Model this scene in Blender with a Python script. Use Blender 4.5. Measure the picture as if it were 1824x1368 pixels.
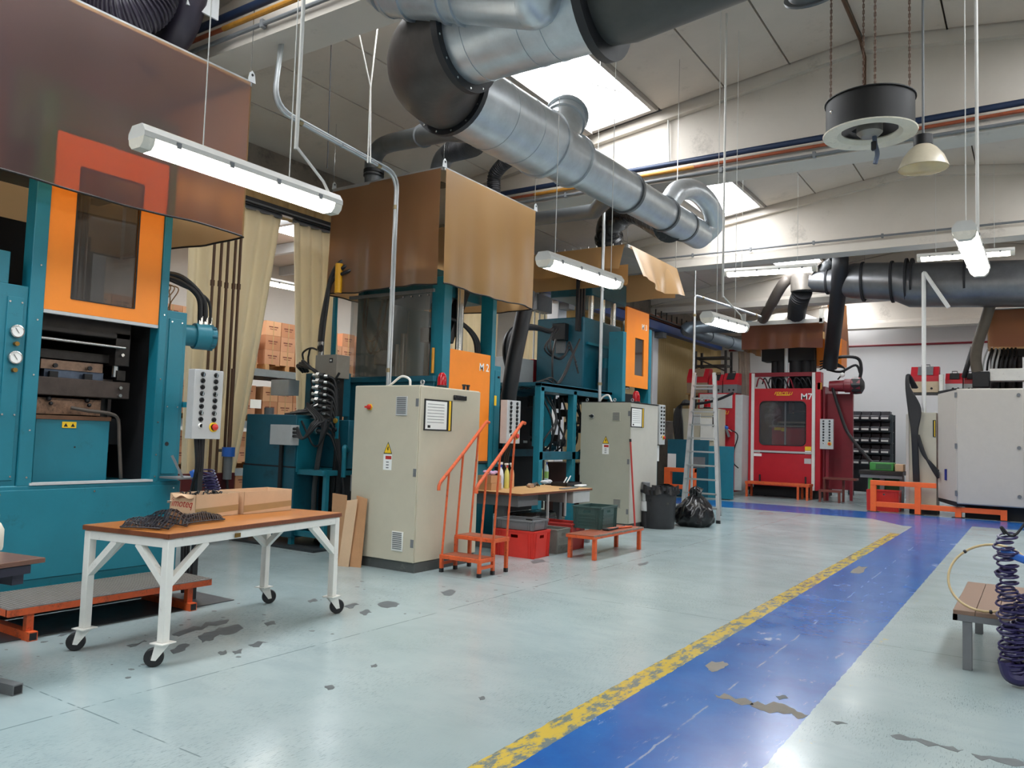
import bpy, math, random
from mathutils import Vector, Matrix

for _o in list(bpy.data.objects):
    bpy.data.objects.remove(_o)
SC = bpy.context.scene
COL = SC.collection
RND = random.Random(7)

# ------------------------------------------------------------------ camera
YAW, TILT, ROLL, FPX, EYE = 0.585911, 0.064803, 0.031280, 1410.316, 1.58
_F = Vector((-math.sin(YAW)*math.cos(TILT), math.cos(YAW)*math.cos(TILT), math.sin(TILT)))
_R = Vector((math.cos(YAW), math.sin(YAW), 0))
_U = _R.cross(_F)
CR = _R*math.cos(ROLL) + _U*math.sin(ROLL)
CU = -_R*math.sin(ROLL) + _U*math.cos(ROLL)
cam_data = bpy.data.cameras.new('camera')
cam_data.sensor_fit = 'HORIZONTAL'
cam_data.sensor_width = 36.0
cam_data.lens = FPX*36.0/1824.0
cam_data.clip_start = 0.05
cam_data.clip_end = 200
cam = bpy.data.objects.new('camera', cam_data)
COL.objects.link(cam)
cam.matrix_world = Matrix(((CR.x, CU.x, -_F.x, 0), (CR.y, CU.y, -_F.y, 0), (CR.z, CU.z, -_F.z, EYE), (0, 0, 0, 1)))
SC.camera = cam

# ------------------------------------------------------------------ world, exposure
SKYLIGHT = 11.0      # daylight through the diffusing roof lights
TUBE = 14.0          # fluorescent tubes
world = bpy.data.worlds.new('world')
SC.world = world
world.use_nodes = True
world.node_tree.nodes['Background'].inputs[0].default_value = (0.75, 0.85, 1.0, 1)
world.node_tree.nodes['Background'].inputs[1].default_value = 1.0
SC.view_settings.view_transform = 'Standard'
SC.view_settings.look = 'None'
SC.view_settings.gamma = 1.0
SC.view_settings.use_curve_mapping = False
SC.view_settings.exposure = 0.65
SC.cycles.max_bounces = 8
SC.cycles.diffuse_bounces = 5
SC.cycles.glossy_bounces = 4
SC.cycles.transmission_bounces = 6
SC.cycles.transparent_max_bounces = 8
SC.cycles.sample_clamp_indirect = 6.0
SC.cycles.caustics_reflective = False
SC.cycles.caustics_refractive = True
SC.cycles.use_denoising = True


# ------------------------------------------------------------------ where a photographed point stands in the hall
def _ray(px, py):
    return (px-912.0)*CR - (py-684.0)*CU + FPX*_F
def PX(px, py, x):
    d = _ray(px, py); return Vector((0, 0, EYE)) + d*(x/d.x)
def PY(px, py, y):
    d = _ray(px, py); return Vector((0, 0, EYE)) + d*(y/d.y)
def PZ(px, py, z=0.0):
    d = _ray(px, py); return Vector((0, 0, EYE)) + d*((z-EYE)/d.z)


# ------------------------------------------------------------------ materials
def lin(h):
    h = h.lstrip('#')
    c = [int(h[i:i+2], 16)/255.0 for i in (0, 2, 4)]
    return tuple((x/12.92 if x <= 0.04045 else ((x+0.055)/1.055)**2.4) for x in c) + (1,)
_M = {}
def mat(name, hexc, rough=0.5, metal=0.0, var=0.10, scale=6.0, bump=0.0, bscale=60.0, dirt=None, dirt_amt=0.0, spec=0.5, coat=0.0, stretch=None):
    if name in _M:
        return _M[name]
    m = bpy.data.materials.new(name); m.use_nodes = True
    nt = m.node_tree; N = nt.nodes; L = nt.links
    b = N['Principled BSDF']
    c = lin(hexc)
    b.inputs['Roughness'].default_value = rough
    b.inputs['Metallic'].default_value = metal
    b.inputs['Specular IOR Level'].default_value = spec
    if coat:
        b.inputs['Coat Weight'].default_value = coat
        b.inputs['Coat Roughness'].default_value = 0.15
    tc = N.new('ShaderNodeTexCoord')
    src = tc.outputs['Object']
    if stretch:
        mp = N.new('ShaderNodeMapping'); mp.inputs['Scale'].default_value = stretch
        L.new(src, mp.inputs[0]); src = mp.outputs[0]
    no = N.new('ShaderNodeTexNoise'); no.inputs['Scale'].default_value = scale
    no.inputs['Detail'].default_value = 6; no.inputs['Roughness'].default_value = 0.65
    L.new(src, no.inputs['Vector'])
    rp = N.new('ShaderNodeValToRGB')
    rp.color_ramp.elements[0].position = 0.30; rp.color_ramp.elements[1].position = 0.72
    rp.color_ramp.elements[0].color = tuple(x*(1-var) for x in c[:3]) + (1,)
    rp.color_ramp.elements[1].color = tuple(min(1, x*(1+var)) for x in c[:3]) + (1,)
    L.new(no.outputs['Fac'], rp.inputs[0])
    out = rp.outputs[0]
    if dirt:
        n2 = N.new('ShaderNodeTexNoise'); n2.inputs['Scale'].default_value = scale*1.7
        n2.inputs['Detail'].default_value = 9; n2.inputs['Roughness'].default_value = 0.75
        L.new(src, n2.inputs['Vector'])
        r2 = N.new('ShaderNodeValToRGB')
        r2.color_ramp.elements[0].position = 0.62 - 0.25*dirt_amt; r2.color_ramp.elements[1].position = 0.80 - 0.2*dirt_amt
        L.new(n2.outputs['Fac'], r2.inputs[0])
        mx = N.new('ShaderNodeMix'); mx.data_type = 'RGBA'
        L.new(r2.outputs[0], mx.inputs[0]); L.new(out, mx.inputs[6]); mx.inputs[7].default_value = lin(dirt)
        out = mx.outputs[2]
    L.new(out, b.inputs['Base Color'])
    if rough > 0.12:
        mr = N.new('ShaderNodeMapRange'); mr.inputs[3].default_value = max(0.02, rough-0.07); mr.inputs[4].default_value = min(1, rough+0.09)
        L.new(no.outputs['Fac'], mr.inputs[0]); L.new(mr.outputs[0], b.inputs['Roughness'])
    if bump:
        n3 = N.new('ShaderNodeTexNoise'); n3.inputs['Scale'].default_value = bscale; n3.inputs['Detail'].default_value = 4
        L.new(src, n3.inputs['Vector'])
        bp = N.new('ShaderNodeBump'); bp.inputs['Strength'].default_value = bump; bp.inputs['Distance'].default_value = 0.01
        L.new(n3.outputs['Fac'], bp.inputs['Height']); L.new(bp.outputs[0], b.inputs['Normal'])
    _M[name] = m
    return m
def emit(name, hexc, s, shell=0.0):
    if name in _M:
        return _M[name]
    m = bpy.data.materials.new(name); m.use_nodes = True
    b = m.node_tree.nodes['Principled BSDF']
    b.inputs['Base Color'].default_value = (0.85, 0.85, 0.83, 1)
    b.inputs['Emission Color'].default_value = lin(hexc)
    b.inputs['Emission Strength'].default_value = s
    b.inputs['Roughness'].default_value = 0.4
    _M[name] = m
    return m
def clear(name, hexc, opac=0.15, rough=0.08, gloss=0.12):
    """thin clear sheet: mostly see-through, a little tinted body and a gloss"""
    if name in _M:
        return _M[name]
    m = bpy.data.materials.new(name); m.use_nodes = True
    nt = m.node_tree; N = nt.nodes; L = nt.links
    N.remove(N['Principled BSDF'])
    o = N['Material Output']
    t = N.new('ShaderNodeBsdfTransparent'); t.inputs[0].default_value = tuple(0.55+0.45*x for x in lin(hexc)[:3]) + (1,)
    d = N.new('ShaderNodeBsdfDiffuse'); d.inputs[0].default_value = lin(hexc)
    g = N.new('ShaderNodeBsdfGlossy'); g.inputs['Roughness'].default_value = rough
    tc = N.new('ShaderNodeTexCoord'); no = N.new('ShaderNodeTexNoise'); no.inputs['Scale'].default_value = 3.0; no.inputs['Detail'].default_value = 6
    L.new(tc.outputs['Object'], no.inputs['Vector'])
    mr = N.new('ShaderNodeMapRange'); mr.inputs[3].default_value = opac*0.4; mr.inputs[4].default_value = opac*1.7
    L.new(no.outputs['Fac'], mr.inputs[0])
    a = N.new('ShaderNodeMixShader'); L.new(mr.outputs[0], a.inputs[0]); L.new(t.outputs[0], a.inputs[1]); L.new(d.outputs[0], a.inputs[2])
    fr = N.new('ShaderNodeLayerWeight'); fr.inputs[0].default_value = 0.2
    ad = N.new('ShaderNodeMath'); ad.operation = 'MULTIPLY_ADD'; ad.inputs[1].default_value = 0.5; ad.inputs[2].default_value = 0.02+gloss*0.3
    L.new(fr.outputs['Facing'], ad.inputs[0])
    b = N.new('ShaderNodeMixShader'); L.new(ad.outputs[0], b.inputs[0]); L.new(a.outputs[0], b.inputs[1]); L.new(g.outputs[0], b.inputs[2])
    L.new(b.outputs[0], o.inputs[0])
    _M[name] = m
    return m
def vinyl(name, hexc, hex2, blur=0.35, body=0.55, scale=1.2):
    """amber welding-curtain vinyl: tinted, see-through but blurred, light shines through it"""
    if name in _M:
        return _M[name]
    m = bpy.data.materials.new(name); m.use_nodes = True
    nt = m.node_tree; N = nt.nodes; L = nt.links
    N.remove(N['Principled BSDF'])
    o = N['Material Output']
    tc = N.new('ShaderNodeTexCoord'); no = N.new('ShaderNodeTexNoise'); no.inputs['Scale'].default_value = scale
    no.inputs['Detail'].default_value = 1.5
    L.new(tc.outputs['Object'], no.inputs['Vector'])
    rp = N.new('ShaderNodeValToRGB'); rp.color_ramp.elements[0].position = .35; rp.color_ramp.elements[1].position = .68
    rp.color_ramp.elements[0].color = lin(hexc); rp.color_ramp.elements[1].color = lin(hex2)
    L.new(no.outputs['Fac'], rp.inputs[0])
    rf = N.new('ShaderNodeBsdfRefraction'); rf.inputs['Roughness'].default_value = blur; rf.inputs['IOR'].default_value = 1.10
    rf.inputs[0].default_value = (1.0, 0.62, 0.28, 1)
    d = N.new('ShaderNodeBsdfDiffuse'); L.new(rp.outputs[0], d.inputs[0])
    tl = N.new('ShaderNodeBsdfTranslucent'); tl.inputs[0].default_value = (0.55, 0.34, 0.16, 1)
    g = N.new('ShaderNodeBsdfGlossy'); g.inputs['Roughness'].default_value = 0.42
    a = N.new('ShaderNodeMixShader'); a.inputs[0].default_value = 0.45; L.new(d.outputs[0], a.inputs[1]); L.new(tl.outputs[0], a.inputs[2])
    b = N.new('ShaderNodeMixShader'); b.inputs[0].default_value = body; L.new(rf.outputs[0], b.inputs[1]); L.new(a.outputs[0], b.inputs[2])
    c = N.new('ShaderNodeMixShader'); fr = N.new('ShaderNodeLayerWeight'); fr.inputs[0].default_value = 0.25
    fm = N.new('ShaderNodeMath'); fm.operation = 'MULTIPLY_ADD'; fm.inputs[1].default_value = 0.35; fm.inputs[2].default_value = 0.02
    L.new(fr.outputs['Facing'], fm.inputs[0]); L.new(fm.outputs[0], c.inputs[0]); L.new(b.outputs[0], c.inputs[1]); L.new(g.outputs[0], c.inputs[2])
    L.new(c.outputs[0], o.inputs[0])
    _M[name] = m
    return m


# ------------------------------------------------------------------ mesh helpers
class MB:
    def __init__(s):
        s.v = []; s.f = []
    def add(s, vs, fs):
        k = len(s.v); s.v += [Vector(p) for p in vs]; s.f += [tuple(k+i for i in f) for f in fs]; return s
    def bx(s, x0, x1, y0, y1, z0, z1):
        x0, x1 = min(x0, x1), max(x0, x1); y0, y1 = min(y0, y1), max(y0, y1); z0, z1 = min(z0, z1), max(z0, z1)
        return s.add([(x0, y0, z0), (x1, y0, z0), (x1, y1, z0), (x0, y1, z0), (x0, y0, z1), (x1, y0, z1), (x1, y1, z1), (x0, y1, z1)],
                     [(0, 3, 2, 1), (4, 5, 6, 7), (0, 1, 5, 4), (1, 2, 6, 5), (2, 3, 7, 6), (3, 0, 4, 7)])
    def obx(s, c, sz, rz=0.0, rx=0.0, ry=0.0):
        M = Matrix.Translation(Vector(c)) @ Matrix.Rotation(rz, 4, 'Z') @ Matrix.Rotation(ry, 4, 'Y') @ Matrix.Rotation(rx, 4, 'X')
        a, b, d = sz[0]/2, sz[1]/2, sz[2]/2
        k = len(s.v); s.bx(-a, a, -b, b, -d, d)
        for i in range(k, len(s.v)):
            s.v[i] = M @ s.v[i]
        return s
    def bar(s, p, q, w, h=None):
        """square bar from p to q"""
        h = h or w; p = Vector(p); q = Vector(q); d = (q-p).normalized()
        up = Vector((0, 0, 1)) if abs(d.z) < 0.95 else Vector((1, 0, 0))
        a = d.cross(up).normalized(); b = a.cross(d).normalized()
        c = [a*(-w/2)+b*(-h/2), a*(w/2)+b*(-h/2), a*(w/2)+b*(h/2), a*(-w/2)+b*(h/2)]
        return s.add([p+x for x in c] + [q+x for x in c], [(3, 2, 1, 0), (4, 5, 6, 7), (0, 1, 5, 4), (1, 2, 6, 5), (2, 3, 7, 6), (3, 0, 4, 7)])
    def tube(s, pts, r, n=10, caps=True, closed=False):
        pts = [Vector(p) for p in pts]; m = len(pts)
        rr = r if isinstance(r, (list, tuple)) else [r]*m
        prev = None; rings = []
        for i, p in enumerate(pts):
            if closed:
                d = pts[(i+1) % m]-pts[i-1]
            else:
                d = pts[min(i+1, m-1)]-pts[max(i-1, 0)]
            if d.length < 1e-9: d = Vector((0, 0, 1))
            d.normalize()
            if prev is None:
                up = Vector((0, 0, 1)) if abs(d.z) < 0.9 else Vector((1, 0, 0))
                a = d.cross(up).normalized()
            else:
                a = (prev - d*prev.dot(d))
                a = a.normalized() if a.length > 1e-6 else d.orthogonal().normalized()
            prev = a; b = d.cross(a)
            rings.append([p + (a*math.cos(2*math.pi*k/n) + b*math.sin(2*math.pi*k/n))*rr[i] for k in range(n)])
        vs = [q for g in rings for q in g]; fs = []
        for i in range(m if closed else m-1):
            j = (i+1) % m
            for k in range(n):
                k2 = (k+1) % n
                fs.append((i*n+k, i*n+k2, j*n+k2, j*n+k))
        if caps and not closed:
            fs.append(tuple(reversed(range(n)))); fs.append(tuple((m-1)*n+k for k in range(n)))
        return s.add(vs, fs)
    def cyl(s, p, q, r, n=16, r2=None):
        return s.tube([p, q], [r, r if r2 is None else r2], n)
    def ring(s, p, d, r0, r1, w, n=24):
        """flat collar round an axis: inner r0, outer r1, width w"""
        p = Vector(p); d = Vector(d).normalized()
        h = d*(w/2)
        a = d.orthogonal().normalized(); b = d.cross(a)
        vs = []; fs = []
        for q, rad in ((p-h, r0), (p-h, r1), (p+h, r1), (p+h, r0)):
            vs += [q+(a*math.cos(2*math.pi*k/n)+b*math.sin(2*math.pi*k/n))*rad for k in range(n)]
        for t in range(4):
            for k in range(n):
                k2 = (k+1) % n
                fs.append((t*n+k, t*n+k2, ((t+1) % 4)*n+k2, ((t+1) % 4)*n+k))
        return s.add(vs, fs)
    def lathe(s, prof, c, n=20, axis=None):
        """profile [(r, h)] turned round an axis through c"""
        c = Vector(c); ax = Vector(axis).normalized() if axis else Vector((0, 0, 1))
        a = ax.orthogonal().normalized(); b = ax.cross(a)
        vs = []; fs = []; m = len(prof)
        for r, h in prof:
            vs += [c + ax*h + (a*math.cos(2*math.pi*k/n)+b*math.sin(2*math.pi*k/n))*max(r, 1e-4) for k in range(n)]
        for i in range(m-1):
            for k in range(n):
                k2 = (k+1) % n
                fs.append((i*n+k, i*n+k2, (i+1)*n+k2, (i+1)*n+k))
        return s.add(vs, fs)
    def prism(s, pts, vec):
        """closed polygon pts (3D) swept by vec"""
        pts = [Vector(p) for p in pts]; n = len(pts); v = Vector(vec)
        fs = [tuple(reversed(range(n))), tuple(range(n, 2*n))] + [(i, (i+1) % n, n+(i+1) % n, n+i) for i in range(n)]
        return s.add(pts+[p+v for p in pts], fs)
    def sheet(s, fn, nu, nv):
        vs = [fn(i/nu, j/nv) for j in range(nv+1) for i in range(nu+1)]
        fs = [(j*(nu+1)+i, j*(nu+1)+i+1, (j+1)*(nu+1)+i+1, (j+1)*(nu+1)+i) for j in range(nv) for i in range(nu)]
        return s.add(vs, fs)
    def ball(s, c, r, n=12, m=8, sq=(1, 1, 1)):
        c = Vector(c); vs = []; fs = []
        for j in range(m+1):
            t = math.pi*j/m
            for k in range(n):
                a = 2*math.pi*k/n
                vs.append(c+Vector((r*sq[0]*math.sin(t)*math.cos(a), r*sq[1]*math.sin(t)*math.sin(a), -r*sq[2]*math.cos(t))))
        for j in range(m):
            for k in range(n):
                fs.append((j*n+k, j*n+(k+1) % n, (j+1)*n+(k+1) % n, (j+1)*n+k))
        return s.add(vs, fs)
    def build(s, name, material, parent=None, smooth=True, bevel=0.0, label=None, cat=None, group=None, kind=None, thick=0.0):
        me = bpy.data.meshes.new(name)
        off = Vector((0, 0, 0))
        if parent is None and s.v:
            lo = [min(p[i] for p in s.v) for i in range(3)]; hi = [max(p[i] for p in s.v) for i in range(3)]
            off = Vector(((lo[0]+hi[0])/2, (lo[1]+hi[1])/2, lo[2]))
        me.from_pydata([p-off for p in s.v], [], s.f)
        me.validate(); me.update()
        if smooth and len(me.polygons):
            me.polygons.foreach_set('use_smooth', [True]*len(me.polygons))
            try: me.set_sharp_from_angle(angle=0.6)
            except Exception: pass
        me.materials.append(material)
        o = bpy.data.objects.new(name, me); COL.objects.link(o)
        o.location = off
        if parent is not None:
            o.parent = parent
            if parent.type == 'EMPTY':
                o.matrix_parent_inverse = Matrix.Translation(-Vector(parent.location))
            else:
                loc = Vector(parent.location) if parent.parent is None else Vector((0, 0, 0))
                o.matrix_parent_inverse = Matrix.Translation(-loc)
        if thick:
            md = o.modifiers.new('thickness', 'SOLIDIFY'); md.thickness = thick; md.offset = 0
        if bevel:
            md = o.modifiers.new('edge', 'BEVEL'); md.width = bevel; md.segments = 2; md.limit_method = 'ANGLE'; md.angle_limit = 0.7
            md.harden_normals = False
        tag(o, label, cat, group, kind)
        return o
def tag(o, label=None, cat=None, group=None, kind=None):
    if label: o['label'] = label
    if cat: o['category'] = cat
    if group: o['group'] = group
    if kind: o['kind'] = kind
    return o
def thing(name, label, cat, loc=(0, 0, 0), group=None, kind=None):
    o = bpy.data.objects.new(name, None); COL.objects.link(o)
    o.location = loc; o.empty_display_size = 0.1
    return tag(o, label, cat, group, kind)
def copy_tree(o, parent=None, delta=None):
    c = o.copy(); COL.objects.link(c)
    if parent is not None:
        c.parent = parent
    for ch in [x for x in o.children]:
        copy_tree(ch, c)
    if delta is not None:
        c.location = Vector(o.location) + Vector(delta)
    return c
def text(body, parent, material, origin, right, up, size, name='lettering', depth=0.002, bold=False, shear=0.0, align='CENTER'):
    cu = bpy.data.curves.new('lettering', 'FONT'); cu.body = body; cu.size = size; cu.align_x = align; cu.align_y = 'CENTER'
    cu.extrude = depth/2; cu.shear = shear
    if bold: cu.offset = size*0.010
    to = bpy.data.objects.new('lettering_tmp', cu)
    COL.objects.link(to)
    dg = bpy.context.evaluated_depsgraph_get()
    me = bpy.data.meshes.new_from_object(to.evaluated_get(dg))
    bpy.data.objects.remove(to)
    r = Vector(right).normalized(); u = Vector(up).normalized(); n = r.cross(u)
    M = Matrix(((r.x, u.x, n.x, origin[0]), (r.y, u.y, n.y, origin[1]), (r.z, u.z, n.z, origin[2]), (0, 0, 0, 1)))
    me.transform(M)
    b = MB(); b.v = [v.co.copy() for v in me.vertices]; b.f = [tuple(p.vertices) for p in me.polygons]
    bpy.data.meshes.remove(me)
    return b.build(name, material, parent, smooth=False)
def bez(p0, p1, p2, p3, n=12):
    p0, p1, p2, p3 = map(Vector, (p0, p1, p2, p3))
    return [p0*(1-t)**3 + p1*3*t*(1-t)**2 + p2*3*t*t*(1-t) + p3*t**3 for t in [i/n for i in range(n+1)]]
def cat_rom(pts, n=6):
    pts = [Vector(p) for p in pts]; P = [pts[0]*2-pts[1]] + pts + [pts[-1]*2-pts[-2]]; out = []
    for i in range(1, len(P)-2):
        for k in range(n):
            t = k/n
            out.append(0.5*((2*P[i]) + (P[i+1]-P[i-1])*t + (2*P[i-1]-5*P[i]+4*P[i+1]-P[i+2])*t*t + (3*P[i]-P[i-1]-3*P[i+1]+P[i+2])*t**3))
    out.append(P[-2]); return out
def arc(c, a, b, r, t0, t1, n=8):
    c = Vector(c); a = Vector(a); b = Vector(b)
    return [c + a*(r*math.cos(t0+(t1-t0)*i/n)) + b*(r*math.sin(t0+(t1-t0)*i/n)) for i in range(n+1)]

# palette (the things' own colours, plus a shaded teal)
TEAL = mat('teal_paint', '#1a7385', 0.38, var=0.10, scale=2.5, dirt='#155562', dirt_amt=0.1, bump=0.05)
TEAL_SHADE = mat('shaded_teal_paint', '#14586a', 0.42, var=0.12, scale=3, dirt='#123f4a', dirt_amt=0.3)  # the teal paint again, darkened to stand for shade on shaded parts
ORANGE = mat('orange_panel_paint', '#f28a24', 0.42, var=0.05, scale=3, bump=0.05)
RUST = mat('scuffed_orange_paint', '#d0592a', 0.5, var=0.15, scale=9, dirt='#5c3322', dirt_amt=0.35)
GUARD = mat('guard_orange_paint', '#f0672c', 0.4, var=0.06, scale=5, dirt='#8a4a2a', dirt_amt=0.05)
BEIGE = mat('cabinet_beige_paint', '#bdb6a2', 0.45, var=0.04, scale=4, bump=0.03)
CABGREY = mat('cabinet_grey_paint', '#a7a595', 0.45, var=0.04, scale=4)
WHITE = mat('white_paint', '#dddcd6', 0.4, var=0.05, scale=6, dirt='#a8a49a', dirt_amt=0.1)
GALV = mat('galvanised_steel', '#bfc4c7', 0.34, 0.75, var=0.14, scale=5, stretch=(1, 1, 1))
GALVD = mat('grey_plastic_duct', '#5b5e60', 0.40, 0.15, var=0.15, scale=5)
STEEL = mat('bright_steel', '#c9c9c6', 0.22, 0.95, var=0.1)
DSTEEL = mat('oily_dark_steel', '#34302e', 0.45, 0.6, var=0.3, scale=9)
BLACK = mat('black_rubber', '#17171a', 0.5, var=0.2)
BLACKG = mat('black_gloss', '#121214', 0.25, var=0.1)
DARK = mat('dark_interior', '#1b1b1e', 0.7, var=0.3)
GREYP = mat('grey_plastic', '#6c6e70', 0.5, var=0.1)
LGREY = mat('light_grey_paint', '#b9bbbb', 0.45, var=0.06)
CARD = mat('cardboard', '#b98a62', 0.8, var=0.08, scale=5, bump=0.05)
CARD2 = mat('cardboard_pale', '#cfae8d', 0.8, var=0.07, scale=5)
CARDW = mat('cardboard_warehouse', '#a56f4d', 0.8, var=0.10, scale=2)
TAPE = mat('packing_tape', '#a98a5e', 0.3, var=0.06)
WOOD = mat('varnished_wood', '#a5672f', 0.3, var=0.25, scale=5, stretch=(9, 1, 1))
WOODD = mat('dark_wood', '#6e3b22', 0.4, var=0.2, stretch=(1, 9, 1))
RED = mat('red_paint', '#b4202c', 0.38, var=0.07, scale=4)
REDD = mat('deep_red_paint', '#7c1c28', 0.4, var=0.1, scale=4)
PLRED = mat('red_plastic', '#d0342b', 0.4, var=0.07)
YELLOW = mat('yellow_label', '#eec320', 0.5, var=0.03)
PAPER = mat('white_paper', '#e9e9e6', 0.6, var=0.03)
INK = mat('black_ink', '#141414', 0.6, var=0.05)
REDINK = mat('red_ink', '#b02a22', 0.6, var=0.05)
ALU = mat('aluminium', '#c4c7c8', 0.32, 0.8, var=0.08)
BROWNPIPE = mat('brown_pipe', '#5b3e2a', 0.5, 0.2, var=0.2)
BLUE = mat('blue_plastic', '#2a62b8', 0.4, var=0.08)
NAVY = mat('navy_hose', '#2b2550', 0.35, var=0.12)
PINEP = mat('pallet_wood', '#b58a5c', 0.75, var=0.15, stretch=(1, 8, 1))
def cloth_mat(name, hexc):
    m = bpy.data.materials.new(name); m.use_nodes = True
    nt = m.node_tree; N = nt.nodes; L = nt.links
    b = N['Principled BSDF']; o = N['Material Output']
    b.inputs['Base Color'].default_value = lin(hexc); b.inputs['Roughness'].default_value = 0.6
    tl = N.new('ShaderNodeBsdfTranslucent'); tl.inputs[0].default_value = lin(hexc)
    tc = N.new('ShaderNodeTexCoord'); no = N.new('ShaderNodeTexNoise'); no.inputs['Scale'].default_value = 2.5
    L.new(tc.outputs['Object'], no.inputs['Vector'])
    mr = N.new('ShaderNodeMapRange'); mr.inputs[3].default_value = 0.35; mr.inputs[4].default_value = 0.55
    L.new(no.outputs['Fac'], mr.inputs[0])
    mx = N.new('ShaderNodeMixShader'); L.new(mr.outputs[0], mx.inputs[0]); L.new(b.outputs[0], mx.inputs[1]); L.new(tl.outputs[0], mx.inputs[2])
    L.new(mx.outputs[0], o.inputs[0]); _M[name] = m
    return m
GLASS = clear('clear_sheet', '#8f887c', 0.16, 0.06, 0.15)
SMOKE = clear('smoked_window', '#5a5048', 0.28, 0.05, 0.2)

# ================================================================== THE HALL
XL, XR, YB, YF = -10.0, 6.2, 29.5, -8.0
RIDGE_X, RIDGE_Z, SLOPE = -1.9, 7.05, 0.14
def roof_z(x): return RIDGE_Z - SLOPE*abs(x-RIDGE_X)
BEAM_Y = [-1.1, 5.0, 11.1, 16.85, 22.7, 28.25]
BEAM_BOT = 5.5

# floor: pale blue-grey epoxy with a worn blue walkway, yellow edge line and a cross aisle
def floor_material():
    m = bpy.data.materials.new('epoxy_floor'); m.use_nodes = True
    nt = m.node_tree; N = nt.nodes; L = nt.links
    b = N['Principled BSDF']
    geo = N.new('ShaderNodeNewGeometry'); sep = N.new('ShaderNodeSeparateXYZ'); L.new(geo.outputs['Position'], sep.inputs[0])
    X, Y = sep.outputs[0], sep.outputs[1]
    def math_(op, a, b_=None, c=None):
        n = N.new('ShaderNodeMath'); n.operation = op
        for i, v in enumerate((a, b_, c)):
            if v is None: continue
            if isinstance(v, (int, float)): n.inputs[i].default_value = v
            else: L.new(v, n.inputs[i])
        return n.outputs[0]
    def band(v, lo, hi): return math_('MULTIPLY', math_('GREATER_THAN', v, lo), math_('LESS_THAN', v, hi))
    def noise(scale, detail=6, rough=0.6, st=None, dist=0.0):
        src = geo.outputs['Position']
        if st:
            mp = N.new('ShaderNodeMapping'); mp.inputs['Scale'].default_value = st[:3]
            if len(st) > 3: mp.inputs['Rotation'].default_value[2] = st[3]
            L.new(src, mp.inputs[0]); src = mp.outputs[0]
        n = N.new('ShaderNodeTexNoise'); n.inputs['Scale'].default_value = scale; n.inputs['Detail'].default_value = detail
        n.inputs['Roughness'].default_value = rough; n.inputs['Distortion'].default_value = dist
        L.new(src, n.inputs['Vector']); return n.outputs['Fac']
    def ramp(v, a, b_, ca=(0, 0, 0, 1), cb=(1, 1, 1, 1)):
        r = N.new('ShaderNodeValToRGB'); r.color_ramp.elements[0].position = a; r.color_ramp.elements[1].position = b_
        r.color_ramp.elements[0].color = ca; r.color_ramp.elements[1].color = cb
        L.new(v, r.inputs[0]); return r.outputs[0]
    def mix(f, a, b_):
        n = N.new('ShaderNodeMix'); n.data_type = 'RGBA'
        for i, v in ((0, f), (6, a), (7, b_)):
            if isinstance(v, (int, float)): n.inputs[i].default_value = v
            elif isinstance(v, tuple): n.inputs[i].default_value = v
            else: L.new(v, n.inputs[i])
        return n.outputs[2]
    big = noise(0.45, 4, 0.6)
    base = ramp(big, 0.3, 0.7, lin('#8b9b9d'), lin('#a4b2b3'))
    # cloudy worn zones and diagonal trolley scuffs
    sc = noise(1.4, 7, 0.62, (1.0, 2.6, 1.0, 0.7))
    base = mix(math_('MULTIPLY', ramp(sc, 0.48, 0.80), 0.30), base, lin('#74838a'))
    sc2 = noise(1.1, 8, 0.8, (3.0, 0.6, 1.0, 0.25))
    base = mix(math_('MULTIPLY', ramp(sc2, 0.56, 0.80), 0.12), base, lin('#b9c5c4'))
    sc3 = noise(26.0, 5, 0.7, (6.0, 0.7, 1.0, 0.5))
    base = mix(math_('MULTIPLY', math_('MULTIPLY', ramp(sc3, 0.56, 0.63), ramp(noise(0.8, 3), 0.42, 0.60)), 0.7), base, lin('#46555c'))
    # straight joints of the slab
    jx = math_('LESS_THAN', math_('ABSOLUTE', math_('SUBTRACT', X, -4.42)), 0.006)
    jy = math_('LESS_THAN', math_('ABSOLUTE', math_('SUBTRACT', math_('MODULO', math_('ADD', Y, 2.15), 4.6), 0.0)), 0.010)
    wob = ramp(noise(6, 4), 0.42, 0.5)
    base = mix(math_('MULTIPLY', math_('MULTIPLY', math_('MAXIMUM', jx, jy), wob), 0.7), base, lin('#5b6a6e'))
    # blue lane
    wig = math_('MULTIPLY', math_('SUBTRACT', noise(7, 5), 0.5), 0.035)
    Xw = math_('ADD', X, wig); Yw = math_('ADD', Y, wig)
    lane = math_('MULTIPLY', band(Xw, -2.10, -1.13), math_('LESS_THAN', Yw, 21.0))
    cross = math_('MULTIPLY', band(Yw, 19.05, 21.0), math_('LESS_THAN', Xw, 6.0))
    cham = math_('MULTIPLY', math_('LESS_THAN', math_('SUBTRACT', math_('MULTIPLY', math_('ADD', X, 2.30), -1.5), math_('SUBTRACT', Y, 17.95)), 0.0),
                 math_('MULTIPLY', math_('MULTIPLY', math_('LESS_THAN', X, -2.0), math_('LESS_THAN', Y, 19.2)), math_('GREATER_THAN', Y, 17.9)))
    blue_m = math_('MINIMUM', math_('ADD', math_('ADD', lane, cross), cham), 1.0)
    bl = ramp(noise(1.3, 6, 0.7), 0.3, 0.7, lin('#124a92'), lin('#1e66ae'))
    wear = noise(4.5, 10, 0.78, (3.0, 0.55, 1.0, -0.25))
    bl = mix(math_('MULTIPLY', ramp(wear, 0.60, 0.68), 0.6), bl, lin('#a9bccb'))
    wear2 = noise(2.0, 9, 0.72, (1.0, 1.0, 1.0))
    bl = mix(math_('MULTIPLY', ramp(wear2, 0.63, 0.66), 0.75), bl, lin('#b4bfca'))
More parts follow.
